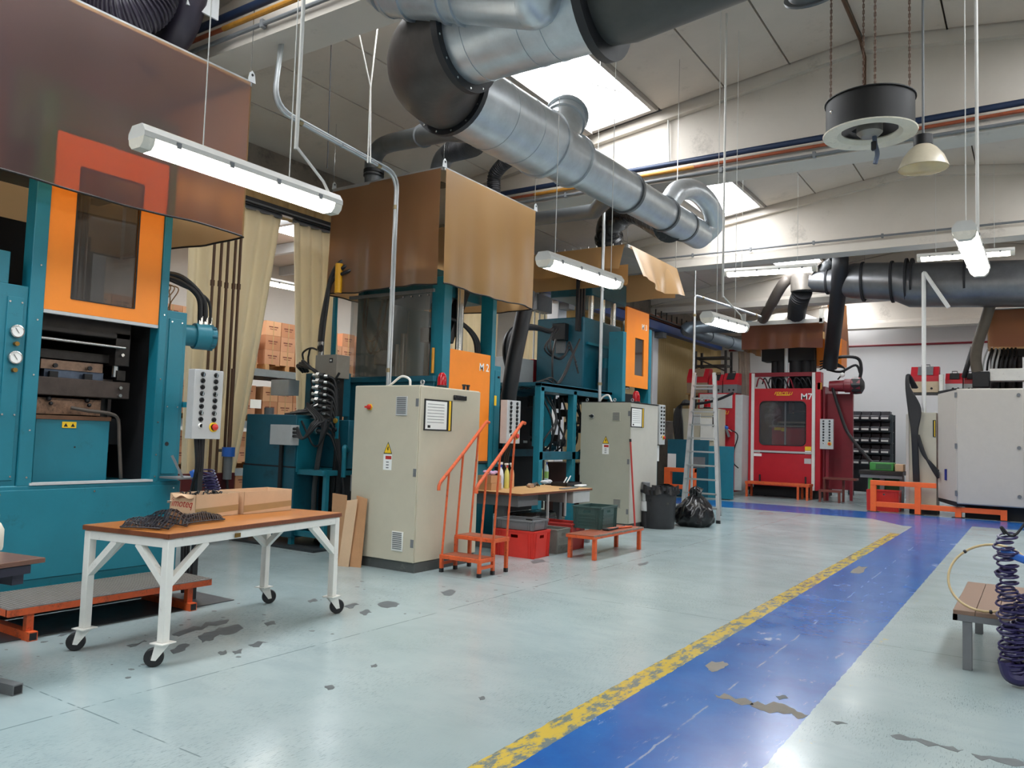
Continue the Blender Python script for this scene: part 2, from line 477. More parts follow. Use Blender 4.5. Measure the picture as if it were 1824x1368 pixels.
    mid = math_('LESS_THAN', math_('ABSOLUTE', math_('SUBTRACT', Xw, -1.66)), 0.006)
    bl = mix(math_('MULTIPLY', math_('MULTIPLY', mid, ramp(noise(3.3, 5), 0.48, 0.56)), 0.6), bl, lin('#9aa6ae'))
    col = mix(blue_m, base, bl)
    # yellow edge line, heavily worn
    yl = math_('MULTIPLY', band(Xw, -2.27, -2.10), math_('LESS_THAN', Y, 16.2))
    ywear = ramp(noise(9, 9, 0.75, (1.5, 0.6, 1.0)), 0.45, 0.52)
    ynear = math_('MULTIPLY', yl, ywear)
    dkline = math_('MULTIPLY', math_('MULTIPLY', yl, 0.75), 1.0)
    col = mix(dkline, col, lin('#566059'))
    col = mix(math_('MULTIPLY', ynear, 0.95), col, lin('#c4a93f'))
    # paler scuffed strip beside the lane with yellow remains
    yr = math_('MULTIPLY', band(Xw, -1.13, -0.98), ramp(noise(5, 7, 0.7), 0.62, 0.66))
    col = mix(math_('MULTIPLY', yr, 0.8), col, lin('#b7a85c'))
    L.new(col, b.inputs['Base Color'])
    rr = N.new('ShaderNodeMapRange'); rr.inputs[3].default_value = 0.10; rr.inputs[4].default_value = 0.34
    L.new(noise(1.7, 7, 0.7), rr.inputs[0])
    L.new(rr.outputs[0], b.inputs['Roughness'])
    b.inputs['Specular IOR Level'].default_value = 0.6
    bp = N.new('ShaderNodeBump'); bp.inputs['Strength'].default_value = 0.12; bp.inputs['Distance'].default_value = 0.004
    L.new(noise(14, 6, 0.6), bp.inputs['Height']); L.new(bp.outputs[0], b.inputs['Normal'])
    return m
FLOOR = floor_material()
floor = MB().bx(-16.5, XR, YF, YB, -0.12, 0).build('floor', FLOOR, kind='structure', label='pale blue-grey epoxy factory floor with blue walkway', cat='floor', smooth=False)

CHIP = mat('bare_concrete', '#555b5d', 0.6, var=0.25, scale=12)
CHIPB = mat('filled_crack', '#6c675e', 0.55, var=0.2, scale=10)
def chip(pts, material=CHIP, h=0.0012):
    rj = random.Random(int(sum(pts[0])))
    fine = []
    for i in range(len(pts)):
        a, c = pts[i], pts[(i+1) % len(pts)]
        for s in (0.0, 0.33, 0.66):
            k = 0.0 if s == 0 else 0.34
            fine.append((a[0]+(c[0]-a[0])*s+rj.uniform(-k, k)*abs(c[1]-a[1])*0.8, a[1]+(c[1]-a[1])*s+rj.uniform(-k, k)*abs(c[0]-a[0])*0.35))
    g = [PZ(x, y) for x, y in fine]
    MB().prism([Vector((p.x, p.y, 0.0001)) for p in g][::-1], (0, 0, h)).build('floor_chip', material, floor, smooth=False)
for pts, mm in (
    ([(352, 1133), (372, 1126), (398, 1118), (424, 1112), (434, 1119), (418, 1128), (392, 1130), (380, 1140), (360, 1145)], CHIP),
    ([(303, 1158), (318, 1149), (338, 1148), (330, 1158), (309, 1165)], CHIP),
    ([(306, 1130), (345, 1115), (380, 1108), (408, 1103), (404, 1110), (360, 1122), (318, 1134)], CHIP),
    ([(103, 1134), (120, 1126), (152, 1115), (140, 1126), (112, 1133)], CHIP),
    ([(225, 1150), (258, 1140), (262, 1143), (232, 1153)], CHIP),
    ([(470, 1110), (488, 1106), (492, 1112), (476, 1116)], CHIP),
    ([(388, 1162), (402, 1158), (404, 1164), (392, 1167)], CHIP),
    ([(414, 1160), (432, 1156), (430, 1164), (418, 1166)], CHIP),
    ([(442, 1149), (470, 1143), (478, 1145), (452, 1153)], CHIP),
    ([(660, 1185), (670, 1182), (672, 1187), (662, 1189)], CHIP),
    ([(785, 1054), (800, 1050), (812, 1054), (806, 1060), (790, 1060)], CHIP),
    ([(672, 1076), (700, 1072), (712, 1076), (706, 1081), (682, 1082)], CHIP),
    ([(640, 1090), (656, 1086), (662, 1091), (648, 1096)], CHIP),
    ([(612, 1080), (632, 1074), (640, 1077), (622, 1084)], CHIP),
    ([(578, 1222), (592, 1220), (596, 1225), (584, 1229)], CHIP),
    ([(852, 1242), (862, 1240), (864, 1245), (855, 1247)], CHIP),
    ([(1272, 1237), (1300, 1239), (1340, 1251), (1342, 1256), (1310, 1252), (1278, 1243)], CHIPB),
    ([(1336, 1254), (1378, 1250), (1400, 1256), (1420, 1268), (1440, 1274), (1432, 1279), (1396, 1272), (1360, 1266), (1342, 1260)], CHIPB),
    ([(1256, 1186), (1268, 1178), (1288, 1178), (1298, 1184), (1290, 1190), (1270, 1197), (1262, 1194)], CHIPB),
    ([(1586, 1310), (1640, 1316), (1690, 1330), (1716, 1336), (1706, 1340), (1654, 1330), (1596, 1317)], CHIP),
    ([(1730, 1342), (1780, 1350), (1824, 1358), (1824, 1364), (1776, 1357), (1736, 1348)], CHIP),
    ([(1480, 1285), (1500, 1286), (1510, 1290), (1492, 1291)], CHIP),
    ([(1382, 1240), (1400, 1239), (1404, 1244), (1388, 1247)], CHIP),
    ([(1514, 1020), (1530, 1008), (1546, 1010), (1530, 1022)], CHIPB),
    ([(548, 1070), (562, 1066), (566, 1070), (552, 1074)], CHIP),
    ([(945, 1000), (965, 996), (972, 1001), (952, 1004)], CHIP),
    ([(1135, 1005), (1152, 1000), (1156, 1002), (1140, 1008)], CHIP),
): chip(pts, mm)
for k in range(70):
    # small flecks of rubber and chipped paint scattered in front of the presses
    x = RND.uniform(-6.0, -4.3); y = RND.uniform(2.6, 9.0); r = RND.uniform(0.006, 0.022); a0 = RND.uniform(0, 6)
    MB().prism([Vector((x+r*RND.uniform(.6, 1.6)*math.cos(a0+i*1.05), y+r*RND.uniform(.6, 1.4)*math.sin(a0+i*1.05), 0.0001)) for i in range(6)][::-1][::-1], (0, 0, 0.001)).build('floor_fleck', CHIP, floor, smooth=False)

# roof
ROOFM = mat('roof_panel_concrete', '#c4b8ab', 0.75, var=0.08, scale=0.8, dirt='#a3988c', dirt_amt=0.2, bump=0.1, bscale=8)
SEAMM = mat('roof_joint_shadow_gap', '#4a4540', 0.8, var=0.1)
BEAMM = mat('painted_concrete_beam', '#c8c0b5', 0.7, var=0.07, scale=0.7, dirt='#8f877d', dirt_amt=0.12, bump=0.1, bscale=10)
CONC = mat('raw_concrete', '#7f766b', 0.8, var=0.25, scale=1.5, dirt='#4f4a44', dirt_amt=0.4)
b = MB()
for s0, s1 in ((XL-0.6, RIDGE_X), (RIDGE_X, XR+0.4)):
    z0, z1 = roof_z(s0)+0.10, roof_z(s1)+0.10
    b.prism([(s0, YF-0.3, z0), (s1, YF-0.3, z1), (s1, YF-0.3, z1+0.2), (s0, YF-0.3, z0+0.2)], (0, YB-YF+0.6, 0))
ceiling = b.build('ceiling', SEAMM, kind='structure', label='pitched roof of long grey concrete panels', cat='ceiling', smooth=False)
SKYX = (-5.85, -4.86)
edges = [XL-0.02, -9.0, -8.0, -7.0, -5.95, -4.78, -3.78, -2.85, RIDGE_X]
bays = [(-1.1, 5.0), (5.0, 11.1), (11.1, 16.85), (16.85, 22.7), (22.7, YB)]
cells = list(zip(edges[:-1], edges[1:])) + [(-a, -b_) for a, b_ in []]
redges = [RIDGE_X, -0.9, 0.1, 1.06, 2.05, 3.05, 4.05, 5.05, XR+0.02]
nwin = 0
SKYM = emit('diffusing_roof_light', '#f7fbff', SKYLIGHT)
FRAME_S = mat('roof_light_kerb', '#a8a098', 0.6, var=0.1)
for y0, y1 in bays + [(YF, -1.1)]:
    for x0, x1 in cells + list(zip(redges[:-1], redges[1:])):
        sky = (abs(x0+5.95) < 0.01 or abs(x0-1.06) < 0.01)
        if sky:
            g = 0.07
            nwin += 1
            w = MB().prism([(x0+g, y0+0.45, roof_z(x0+g)+0.04), (x1-g, y0+0.45, roof_z(x1-g)+0.04), (x1-g, y0+0.45, roof_z(x1-g)+0.06), (x0+g, y0+0.45, roof_z(x0+g)+0.06)], (0, y1-y0-0.62, 0))
            wo = w.build('window_%d' % nwin, SKYM, kind='structure', label='bright translucent roof light between concrete panels', cat='roof light', group='roof lights', smooth=False)
            fr = MB()
            for xx in (x0+0.035, x1-0.035):
                fr.bx(xx-0.035, xx+0.035, y0+0.38, y1-0.14, roof_z(xx)-0.06, roof_z(xx)+0.07)
            for yy in (y0+0.41, y1-0.12):
                fr.prism([(x0, yy-0.04, roof_z(x0)-0.03), (x1, yy-0.04, roof_z(x1)-0.03), (x1, yy-0.04, roof_z(x1)+0.07), (x0, yy-0.04, roof_z(x0)+0.07)], (0, 0.08, 0))
            fr.build('window_frame', FRAME_S, wo, smooth=False)
            continue
        g = 0.012
        MB().prism([(x0+g, y0+0.02, roof_z(x0+g)), (x1-g, y0+0.02, roof_z(x1-g)), (x1-g, y0+0.02, roof_z(x1-g)+0.09), (x0+g, y0+0.02, roof_z(x0+g)+0.09)], (0, y1-y0-0.04, 0)).build('roof_panel', ROOFM, ceiling, smooth=False)

for i, y in enumerate(BEAM_Y):
    bm = MB()
    # tapered I-shaped precast beam: bottom flange, web, top flange following the roof
    bm.bx(XL, XR, y, y+0.46, BEAM_BOT, BEAM_BOT+0.16)
    bm.prism([(XL, y, BEAM_BOT+0.16), (XL, y+0.46, BEAM_BOT+0.16), (XL, y+0.33, BEAM_BOT+0.27), (XL, y+0.13, BEAM_BOT+0.27)], (XR-XL, 0, 0))
    for a, c in ((XL, RIDGE_X), (RIDGE_X, XR)):
        za, zc = roof_z(a), roof_z(c)
        bm.prism([(a, y+0.13, BEAM_BOT+0.2), (c, y+0.13, BEAM_BOT+0.2), (c, y+0.13, zc-0.02), (a, y+0.13, za-0.02)], (0, 0.20, 0))
        bm.prism([(a, y+0.02, za-0.16), (c, y+0.02, zc-0.16), (c, y+0.02, zc), (a, y+0.02, za)], (0, 0.42, 0))
    bm.build('ceiling_beam', BEAMM, kind='structure', smooth=False, cat='beam', group='roof beams',
             label='painted tapered concrete roof beam spanning the hall')

# walls
WALLW = mat('white_wall_paint', '#cfcfd0', 0.7, var=0.03, scale=0.6)
WALLG = mat('grey_wall_paint', '#b3aea6', 0.7, var=0.06, scale=0.8)
CORR = cloth_mat('aged_fibreglass', '#bda982')
MB().bx(XL-0.6, XR, YB, YB+0.25, 0, 7.2).build('wall_back', WALLW, kind='structure', label='plain white end wall of the hall', cat='wall', smooth=False)
MB().bx(XR, XR+0.25, YF, YB, 0, 6.3).build('wall_right', WALLW, kind='structure', label='white side wall of the hall', cat='wall', smooth=False)
MB().bx(-16.6, XR, YF-0.25, YF, 0, 7.2).build('wall_front', WALLW, kind='structure', label='white wall closing the hall', cat='wall', smooth=False)
wl = MB().bx(XL-0.25, XL, YF, 3.0, 0, 5.9).bx(XL-0.25, XL-0.05, 22.9, YB, 0, 2.2)
wl.bx(XL-0.30, XL+0.02, YF, YB, 5.50, roof_z(XL)+0.02)
wall_left = wl.build('wall_left', CONC, kind='structure', label='side wall with concrete eaves beam beside the presses', cat='wall', smooth=False)
def corrugated(name, x, y0, y1, z0, z1, parent, material=CORR, pitch=0.18, amp=0.022):
    n = int((y1-y0)/pitch*6)
    MB().sheet(lambda u, v: Vector((x+amp*math.sin(2*math.pi*(y0+(y1-y0)*u)/pitch), y0+(y1-y0)*u, z0+(z1-z0)*v)), n, 1).build(name, material, parent, thick=0.004)
for y0, y1 in ((3.0, 5.0), (5.45, 11.1), (11.5, 16.85), (17.3, 22.7)):
    corrugated('corrugated_panel', XL-0.15, y0, y1, 4.95, 5.52, wall_left)
corrugated('corrugated_panel', XL-0.08, 17.3, 22.7, 0.0, 4.95, wall_left)
corrugated('corrugated_panel', XL-0.02, 23.1, YB, 2.2, 5.5, wall_left)
for y in BEAM_Y[1:5]:
    MB().bx(XL-0.28, XL+0.12, y+0.02, y+0.44, 0, 5.5).build('pillar', WALLW, kind='structure', label='white concrete pillar carrying a roof beam', cat='pillar', group='pillars along the presses', bevel=0.01)
# warehouse bay beyond the curtains
MB().bx(-16.5, -16.3, YF, 22, 0, 5.9).build('wall_warehouse', WALLG, kind='structure', label='grey wall at the end of the pallet store', cat='wall', smooth=False)
MB().bx(-16.5, XL-0.25, 22.0, 22.2, 0, 5.9).build('wall_store_end', WALLG, kind='structure', label='grey end wall of the pallet store', cat='wall', smooth=False)
wc = MB().bx(-16.5, XL-0.28, YF, 22.2, 5.75, 5.9)
wco = wc.build('ceiling_store', ROOFM, kind='structure', label='flat grey ceiling over the pallet store', cat='ceiling', smooth=False)
for k in range(9):
    y = 5+k*1.7
    MB().bx(-16.3, XL-0.3, y, y+0.12, 5.52, 5.74).build('purlin', LGREY, wco, smooth=False)
for y in (4.0, 10.0, 15.0):
    nwin += 1
    MB().bx(-13.4, -11.6, y, y+4.2, 5.735, 5.748).build('window_%d' % nwin, SKYM, kind='structure', label='translucent roof light over the pallet store', cat='roof light', group='roof lights', smooth=False)
# far end: red pipe along the end wall
MB().tube([(XL+0.3, YB-0.06, 5.05), (XR, YB-0.06, 5.05)], 0.035, 8).build('trim_1', REDD, kind='structure', label='thin red pipe running along the white end wall', cat='pipe')

# ================================================================== THE PRESSES
def screw(pts, parent, nx=(1, 0, 0), r=0.008):
    n = Vector(nx)
    for p in pts:
        MB().cyl(Vector(p), Vector(p)+n*0.006, r, 8).build('screw', STEEL, parent)
def hose(parent, pts, r=0.018, material=None, n=8, name='hose', seg=6):
    return MB().tube(cat_rom(pts, seg), r, n).build(name, material or BLACK, parent)
VINYL = vinyl('amber_vinyl', '#7a563c', '#8a6444', 0.50, 0.93)
VINYL_DARK = vinyl('amber_vinyl_shaded', '#62484c', '#735258', 0.42, 0.42)  # same vinyl, dark interior and purplish reflection put into its colour
VINYL_LIT_TAN = vinyl('amber_vinyl_lit_tan', '#b98d55', '#c69a5f', 0.5, 0.86)  # same vinyl, light falling on the front put into a paler tan
VINYL_RED = vinyl('amber_vinyl_brown', '#6c3d33', '#7c463a', 0.45, 0.86)

def hood(label, x0, x1, y0, y1, z0, z1, m_front, m_side, wave=0.012, hem=True, lugs=True, drop=None, wires=True, cat='extraction hood', gap=0.02, top_h=0.16, top_m=None):
    """amber vinyl hood hung from the roof: galvanised rim, four hanging sheets, top plate"""
    t = thing('extraction_hood', label, cat, ((x0+x1)/2, (y0+y1)/2, z0))
    fr = MB()
    for (a, c) in (((x0, y0), (x0, y1)), ((x0, y1), (x1, y1)), ((x1, y1), (x1, y0)), ((x1, y0), (x0, y0))):
        fr.bar((a[0], a[1], z1), (c[0], c[1], z1), 0.035, 0.045)
    fr.build('rim', ALU, t)
    cx, cy = (x0+x1)/2, (y0+y1)/2
    tp = MB()
    a = [(x0, y0, z1+0.02), (x1, y0, z1+0.02), (x1, y1, z1+0.02), (x0, y1, z1+0.02)]
    q = [(cx+0.35, cy-0.35, z1+top_h), (cx-0.35, cy-0.35, z1+top_h), (cx-0.35, cy+0.35, z1+top_h), (cx+0.35, cy+0.35, z1+top_h)]
    tp.add(a+q, [(0, 1, 5, 4), (1, 2, 6, 5), (2, 3, 7, 6), (3, 0, 4, 7), (4, 5, 6, 7)])
    tp.build('top_plate', top_m or LGREY, t, smooth=False, thick=0.004)
    def sheet(p, q_, nrm, m, zb, ph):
        p = Vector(p); q_ = Vector(q_); L_ = (q_-p).length
        def fn(u, v):
            w = wave*(1-v)*(math.sin(u*L_*7+ph)+0.6*math.sin(u*L_*13.7+ph*2))
            zz = zb + (z1-zb)*v
            if v == 0: zz += 0.012*math.sin(u*9+ph)
            return Vector((p.x+(q_.x-p.x)*u, p.y+(q_.y-p.y)*u, zz)) + nrm*(w+0.03)
        o = MB().sheet(fn, 40, 10).build('vinyl_sheet', m, t)
        if hem:
            MB().tube([fn(i/24, 0.0) for i in range(25)], 0.010, 6).build('hem', DSTEEL, o)
    g = gap
    sheet((x0, y0+g, 0), (x0, y1-g, 0), Vector((1, 0, 0)), m_front, z0, 0.4)
    sheet((x1, y0+g, 0), (x0-g, y0, 0), Vector((0, -1, 0)), m_side, z0 if drop is None else drop, 1.7)
    sheet((x0-g, y1, 0), (x1, y1-g, 0), Vector((0, 1, 0)), m_side, z0, 2.6)
    sheet((x1, y1-g, 0), (x1, y0+g, 0), Vector((-1, 0, 0)), m_side, z0, 4.1)
    for px_, py_ in ((x0, y0), (x0, y1), (x1, y0), (x1, y1)):
        if lugs:
            lg = MB().prism([(px_+0.012, py_-0.045, z1+0.01), (px_+0.012, py_+0.045, z1+0.01), (px_+0.012, py_+0.03, z1+0.10), (px_+0.012, py_, z1+0.13), (px_+0.012, py_-0.03, z1+0.10)], (0.012, 0, 0)).build('lug', LGREY, t, smooth=False)
            MB().ring((px_+0.027, py_, z1+0.085), (1, 0, 0), 0.002, 0.014, 0.004, 10).build('eye', BLACK, lg)
        if wires:
            MB().tube([(px_, py_, z1+0.09), (px_, py_, roof_z(px_)-0.002)], 0.004, 5).build('wire', STEEL, t)
    return t

def gauge(p, n, r, parent):
    p = Vector(p); n = Vector(n)
    g = MB().lathe([(r*0.5, 0), (r, 0.002), (r, 0.03), (r*0.86, 0.034)], p, 20, n).build('pressure_gauge', STEEL, parent)
    MB().lathe([(0.0, 0.030), (r*0.86, 0.030)], p, 20, n).build('dial', PAPER, g)
    up = Vector((0, 0, 1)); s = n.cross(up).normalized()
    MB().bar(p+n*0.033-s*r*0.2-up*r*0.3, p+n*0.033+s*r*0.35+up*r*0.5, 0.004, 0.002).build('needle', INK, g)

def control_panel(name, label, c, w, h, d, nrm, rows, estop_right=True, cols=2, group=None):
    """switch box seen from the lane; c = bottom centre of its front face"""
    n = Vector(nrm).normalized(); up = Vector((0, 0, 1)); s = up.cross(n).normalized()   # s = to the viewer's right
    c = Vector(c); t = thing(name, label, 'control panel', c - n*d/2, group)
    def blk(mb, o_, a, b_, dd):
        p = [o_-s*a/2, o_+s*a/2, o_+s*a/2+up*b_, o_-s*a/2+up*b_]
        mb.prism(p, -n*dd)
    m = MB(); blk(m, c, w, h, d); m.build('box', LGREY, t, bevel=0.004)
    step = h*0.74/(rows-1)
    for k in range(rows):
        for j in range(cols):
            if k == rows-1 and ((j == cols-1) == estop_right):
                continue
            z = h*0.93 - k*step
            q = c + up*z + s*((j-(cols-1)/2)*w*0.46)
            sw = MB().lathe([(0.0, 0.0), (w*0.075, 0), (w*0.075, 0.010), (w*0.05, 0.014)], q, 10, n).build('switch', BLACKG if k < rows-1 else PAPER, t)
            MB().bar(q+n*0.014-up*w*0.05, q+n*0.022+up*w*0.05, w*0.035, 0.012).build('switch_lever', STEEL if k % 3 == 0 else BLACK, sw)
    q = c + up*(h*0.93-(rows-1)*step-0.01) + s*((0.23 if estop_right else -0.23)*w)
    es = MB().lathe([(0.0, 0.0), (w*0.15, 0), (w*0.15, 0.006), (w*0.10, 0.008)], q, 18, n).build('emergency_stop', YELLOW, t)
    MB().lathe([(w*0.05, 0.006), (w*0.05, 0.02), (w*0.095, 0.024), (w*0.095, 0.036), (0.0, 0.042)], q, 16, n).build('stop_button', PLRED, es)
    return t

XF = -6.8
# ------------------------------------------------------------------ press beside the white trolley
def teal_press_one():
    Y0, Y1 = 3.24, 4.27
    t = thing('moulding_press', 'tall teal moulding press with large orange window door, nearest the white trolley table'.replace('nearest', 'behind'), 'press', (-7.6, 3.75, 0))
    base = MB().bx(-8.9, XF+0.02, 2.86, 4.58, 0.10, 1.055).build('base', TEAL, t, bevel=0.008)
    MB().bx(-8.8, XF-0.05, 2.95, 4.5, 0.0, 0.10).build('plinth', DARK, t)
    MB().bx(XF+0.02, XF+0.032, 2.9, 4.54, 0.30, 1.02).build('cover_panel', TEAL, base, bevel=0.003)
    screw([(XF+0.032, y, z) for y in (3.0, 3.75, 4.5) for z in (0.99,)], base)
    MB().bx(XF-0.05, XF+0.03, Y0-0.02, Y1+0.02, 1.055, 1.075).build('sill_strip', LGREY, t)
    for (a, c) in ((Y0-0.115, Y0), (Y1, Y1+0.075)):
        MB().bx(-6.93, XF+0.02, a, c, 1.05, 4.3).build('column', TEAL, t, bevel=0.006)
    screw([(XF+0.02, Y0-0.045, z) for z in (1.12, 1.5, 1.95, 2.4, 2.85)] + [(XF+0.02, Y1+0.04, z) for z in (1.1, 1.3, 1.6, 2.0, 2.6)], t)
    # side cabinets
    sc = MB().bx(-7.5, XF+0.0, Y1+0.075, 4.565, 1.05, 2.655).build('side_cabinet', TEAL, t, bevel=0.006)
    MB().bx(XF, XF+0.012, Y1+0.11, 4.525, 1.12, 2.58).build('cover_plate', TEAL, sc, bevel=0.003)
    screw([(XF+0.012, y, z) for y in (Y1+0.13, 4.505) for z in (1.75, 2.55)], sc)
    MB().cyl((XF+0.010, 4.42, 1.40), (XF+0.0135, 4.42, 1.40), 0.02, 14).build('cable_hole', DARK, sc)
    sc = MB().bx(-7.5, XF+0.0, 2.86, Y0-0.115, 1.05, 2.66).bx(-7.4, XF-0.02, 2.86, 2.98, 2.66, 2.92).build('side_cabinet', TEAL, t, bevel=0.006)
    MB().bx(XF, XF+0.012, 2.97, Y0-0.15, 1.10, 2.56).build('cover_plate', TEAL, sc, bevel=0.003)
    screw([(XF+0.012, y, z) for y in (2.985, 3.075) for z in (1.13, 1.62, 2.52)], sc)
    for z in (2.285, 2.075):
        gauge((XF+0.012, 3.045, z), (1, 0, 0), 0.052, sc)
        MB().cyl((XF+0.012, 3.045, z-0.10), (XF+0.05, 3.045, z-0.10), 0.018, 10).build('valve', mat('brass', '#8a6a34', 0.35, 0.8), sc)
    # dark sheets painted as shade at the back of the left bay and behind the opening
    MB().bx(-8.7, -8.6, 2.9, 4.55, 1.05, 3.6).build('back_plate', DARK, t)
    MB().bx(-8.6, -7.2, 2.88, 2.93, 1.05, 4.6).bx(-8.6, -6.95, 4.29, 4.33, 1.05, 2.55).bx(-8.6, -6.95, Y0-0.10, Y0-0.06, 1.05, 2.55).build('inner_shade', DARK, t)
    MB().bx(-7.3, -7.15, 2.93, 2.98, 2.7, 4.8).build('inner_post', mat('brown_steel', '#4b3832', 0.5, 0.3), t)
    # upper crosshead
    MB().bx(-8.4, -7.05, 3.0, 4.5, 3.9, 4.5).build('crosshead', TEAL_SHADE, t)
    # tool space: upper platen, cross rod, heated plates, column
    MB().bx(-8.3, -6.98, Y0+0.02, 4.12, 2.34, 2.50).build('upper_platen', DSTEEL, t, bevel=0.01)
    MB().bx(-8.3, -6.99, Y0+0.0, Y0+0.09, 2.18, 2.36).bx(-8.3, -6.98, 3.98, 4.12, 2.10, 2.40).build('platen_bracket', DSTEEL, t, bevel=0.006)
    MB().cyl((-6.93, Y0+0.06, 2.275), (-6.93, 4.04, 2.265), 0.014, 12).build('cross_rod', STEEL, t)
    MB().bx(-8.2, -7.08, Y0+0.04, 4.02, 2.12, 2.20).build('heating_plate', DSTEEL, t, bevel=0.004)
    MB().bx(-8.1, -7.10, Y0+0.16, 3.94, 2.03, 2.11).build('mould_plate', mat('warm_mould_steel', '#8d7361', 0.42, 0.5, var=0.3, scale=14), t)
    MB().bx(-8.1, -7.12, Y0+0.20, 3.96, 1.955, 2.03).build('mould_plate', mat('blue_mould_steel', '#5b6678', 0.35, 0.6, var=0.25, scale=12), t)
    for y in (3.50, 3.80):
        MB().bx(-7.1, -7.07, y-0.035, y+0.035, 1.95, 2.01).cyl((-7.07, y, 2.06), (-7.05, y, 2.06), 0.02, 8).build('clamp', BLACK, t)
    MB().bx(-8.2, -6.98, Y0+0.0, 4.14, 1.80, 1.955).build('lower_platen', mat('worn_platen_steel', '#4b413c', 0.45, 0.5, var=0.25, scale=8), t, bevel=0.008)
    for y in (Y0+0.03, 4.04):
        for z in (1.83, 1.90, 2.20):
            MB().cyl((-6.98, y, z), (-6.955, y, z), 0.016, 8).build('bolt', STEEL, t)
    MB().bx(-8.1, -7.06, Y0+0.0, 3.92, 1.64, 1.78).build('stripper_plate', mat('flash_stained_plate', '#94735c', 0.6, 0.2, var=0.4, scale=16, dirt='#3c2a22', dirt_amt=0.45), t)
    for y in (3.45, 3.78):
        MB().ball((-7.03, y, 1.77), 0.022).ball((-7.02, y+0.015, 1.73), 0.018).build('knob', BLACK, t)
    MB().cyl((-7.2, 3.99, 1.50), (-7.2, 3.99, 1.83), 0.065, 14).build('guide_post', DSTEEL, t)
    MB().cyl((-7.05, 4.03, 2.0), (-7.05, 4.03, 2.4), 0.03, 12).build('ram', STEEL, t)
    MB().bx(-7.05, -7.0, 4.02, 4.10, 1.97, 2.06).build('hinge_block', DSTEEL, t)
    # table block
    tb = MB().bx(-8.2, -6.97, Y0+0.09, 3.965, 1.03, 1.60).build('table_block', TEAL, t, bevel=0.006)
    MB().bx(-8.2, -6.96, Y0+0.085, 3.97, 1.595, 1.63).build('table_edge', mat('rusty_edge', '#6b4a33', 0.6, 0.2, var=0.3), t)
    lb = MB().bx(-6.97, -6.966, 3.545, 3.665, 1.525, 1.578).build('warning_label', YELLOW, tb)
    for y in (3.575, 3.635):
        MB().prism([(-6.966, y-0.018, 1.535), (-6.966, y+0.018, 1.535), (-6.966, y, 1.566)], (0.001, 0, 0)).build('triangle', INK, lb, smooth=False)
    MB().cyl((-6.97, 3.665, 1.36), (-6.967, 3.665, 1.36), 0.008, 8).build('hole', DARK, tb)
    MB().cyl((-7.0, Y0+0.045, 1.06), (-7.0, Y0+0.045, 1.47), 0.010, 8).ball((-7.0, Y0+0.045, 1.48), 0.016).build('guide_rod', STEEL, t)
    hose(t, [(-6.99, 3.62, 1.70), (-6.95, 3.75, 1.68), (-6.94, 3.95, 1.66), (-6.95, 4.03, 1.60), (-6.94, 4.05, 1.38), (-6.93, 4.07, 1.15), (-6.95, 4.09, 1.06)], 0.016, mat('grey_hose', '#4f463f', 0.5), name='tool_hose')
    MB().bx(-7.35, -7.33, 4.02, 4.17, 1.30, 1.99).build('side_guard', mat('pinkish_plastic', '#8b7d76', 0.5), t)
    MB().bx(-7.30, -7.2, 4.08, 4.2, 1.38, 1.62).build('junction_box', BLACK, t)
    # rear chrome columns and inner cylinder seen through the window
    MB().cyl((-7.15, 3.70, 2.5), (-7.15, 3.70, 4.2), 0.05, 18).build('tie_rod', STEEL, t)
    MB().cyl((-7.6, 3.95, 2.5), (-7.6, 3.95, 3.2), 0.09, 18).build('cylinder', DSTEEL, t)
    MB().cyl((-7.5, 3.62, 2.5), (-7.5, 3.62, 2.85), 0.035, 14).build('cylinder', GREYP, t)
    # orange door with window
    d0, d1, z0, z1 = Y0+0.005, Y1-0.005, 2.50, 4.0
    w0, w1, v0, v1 = PX(126, 530, XF).y, PX(239, 545, XF).y, PX(126, 532, XF).z, 3.75
    dr = MB().bx(XF-0.03, XF+0.005, d0, w0, z0, z1).bx(XF-0.03, XF+0.005, w1, d1, z0, z1).bx(XF-0.03, XF+0.005, w0, w1, z0, v0).bx(XF-0.03, XF+0.005, w0, w1, v1, z1).build('door', ORANGE, t)
    MB().bx(XF-0.018, XF-0.012, w0-0.01, w1+0.01, v0-0.01, v1+0.01).build('window_pane', SMOKE, dr)
    fr = MB()
    for a in ((w0, v0, w1, v0), (w0, v1, w1, v1), (w0, v0, w0, v1), (w1, v0, w1, v1)):
        fr.bar((XF+0.004, a[0], a[1]), (XF+0.004, a[2], a[3]), 0.012, 0.008)
    fr.build('window_seal', BLACK, dr)
    MB().bx(XF-0.04, XF+0.008, d0, d1, z0-0.03, z0-0.002).build('door_edge', LGREY, dr)
    # hydraulic motor and its hoses on the flank
    mo = MB().lathe([(0.0, 0), (0.13, 0), (0.13, 0.05), (0.105, 0.05), (0.105, 0.22), (0.13, 0.22), (0.13, 0.36), (0.115, 0.38), (0.115, 0.42), (0.06, 0.44), (0.0, 0.44)], (-7.05, 4.565, 2.47), 20, (0.25, 0.97, 0)).build('hydraulic_motor', TEAL, t)
    for k in range(8):
        a = k*math.pi/4
        MB().obx((-7.05+0.25*0.30+0.0, 4.565+0.97*0.30, 2.47), (0.02, 0.02, 0.02)).build('bolt', DSTEEL, mo) if k == 0 else None
        p = Vector((-7.05, 4.565, 2.47))+Vector((0.25, 0.97, 0))*0.36
        s = Vector((0.97, -0.25, 0))
        q = p + s*0.115*math.cos(a) + Vector((0, 0, 1))*0.115*math.sin(a)
        MB().cyl(q, q+Vector((0.25, 0.97, 0))*0.05, 0.018, 8).build('bolt', TEAL_SHADE, mo)
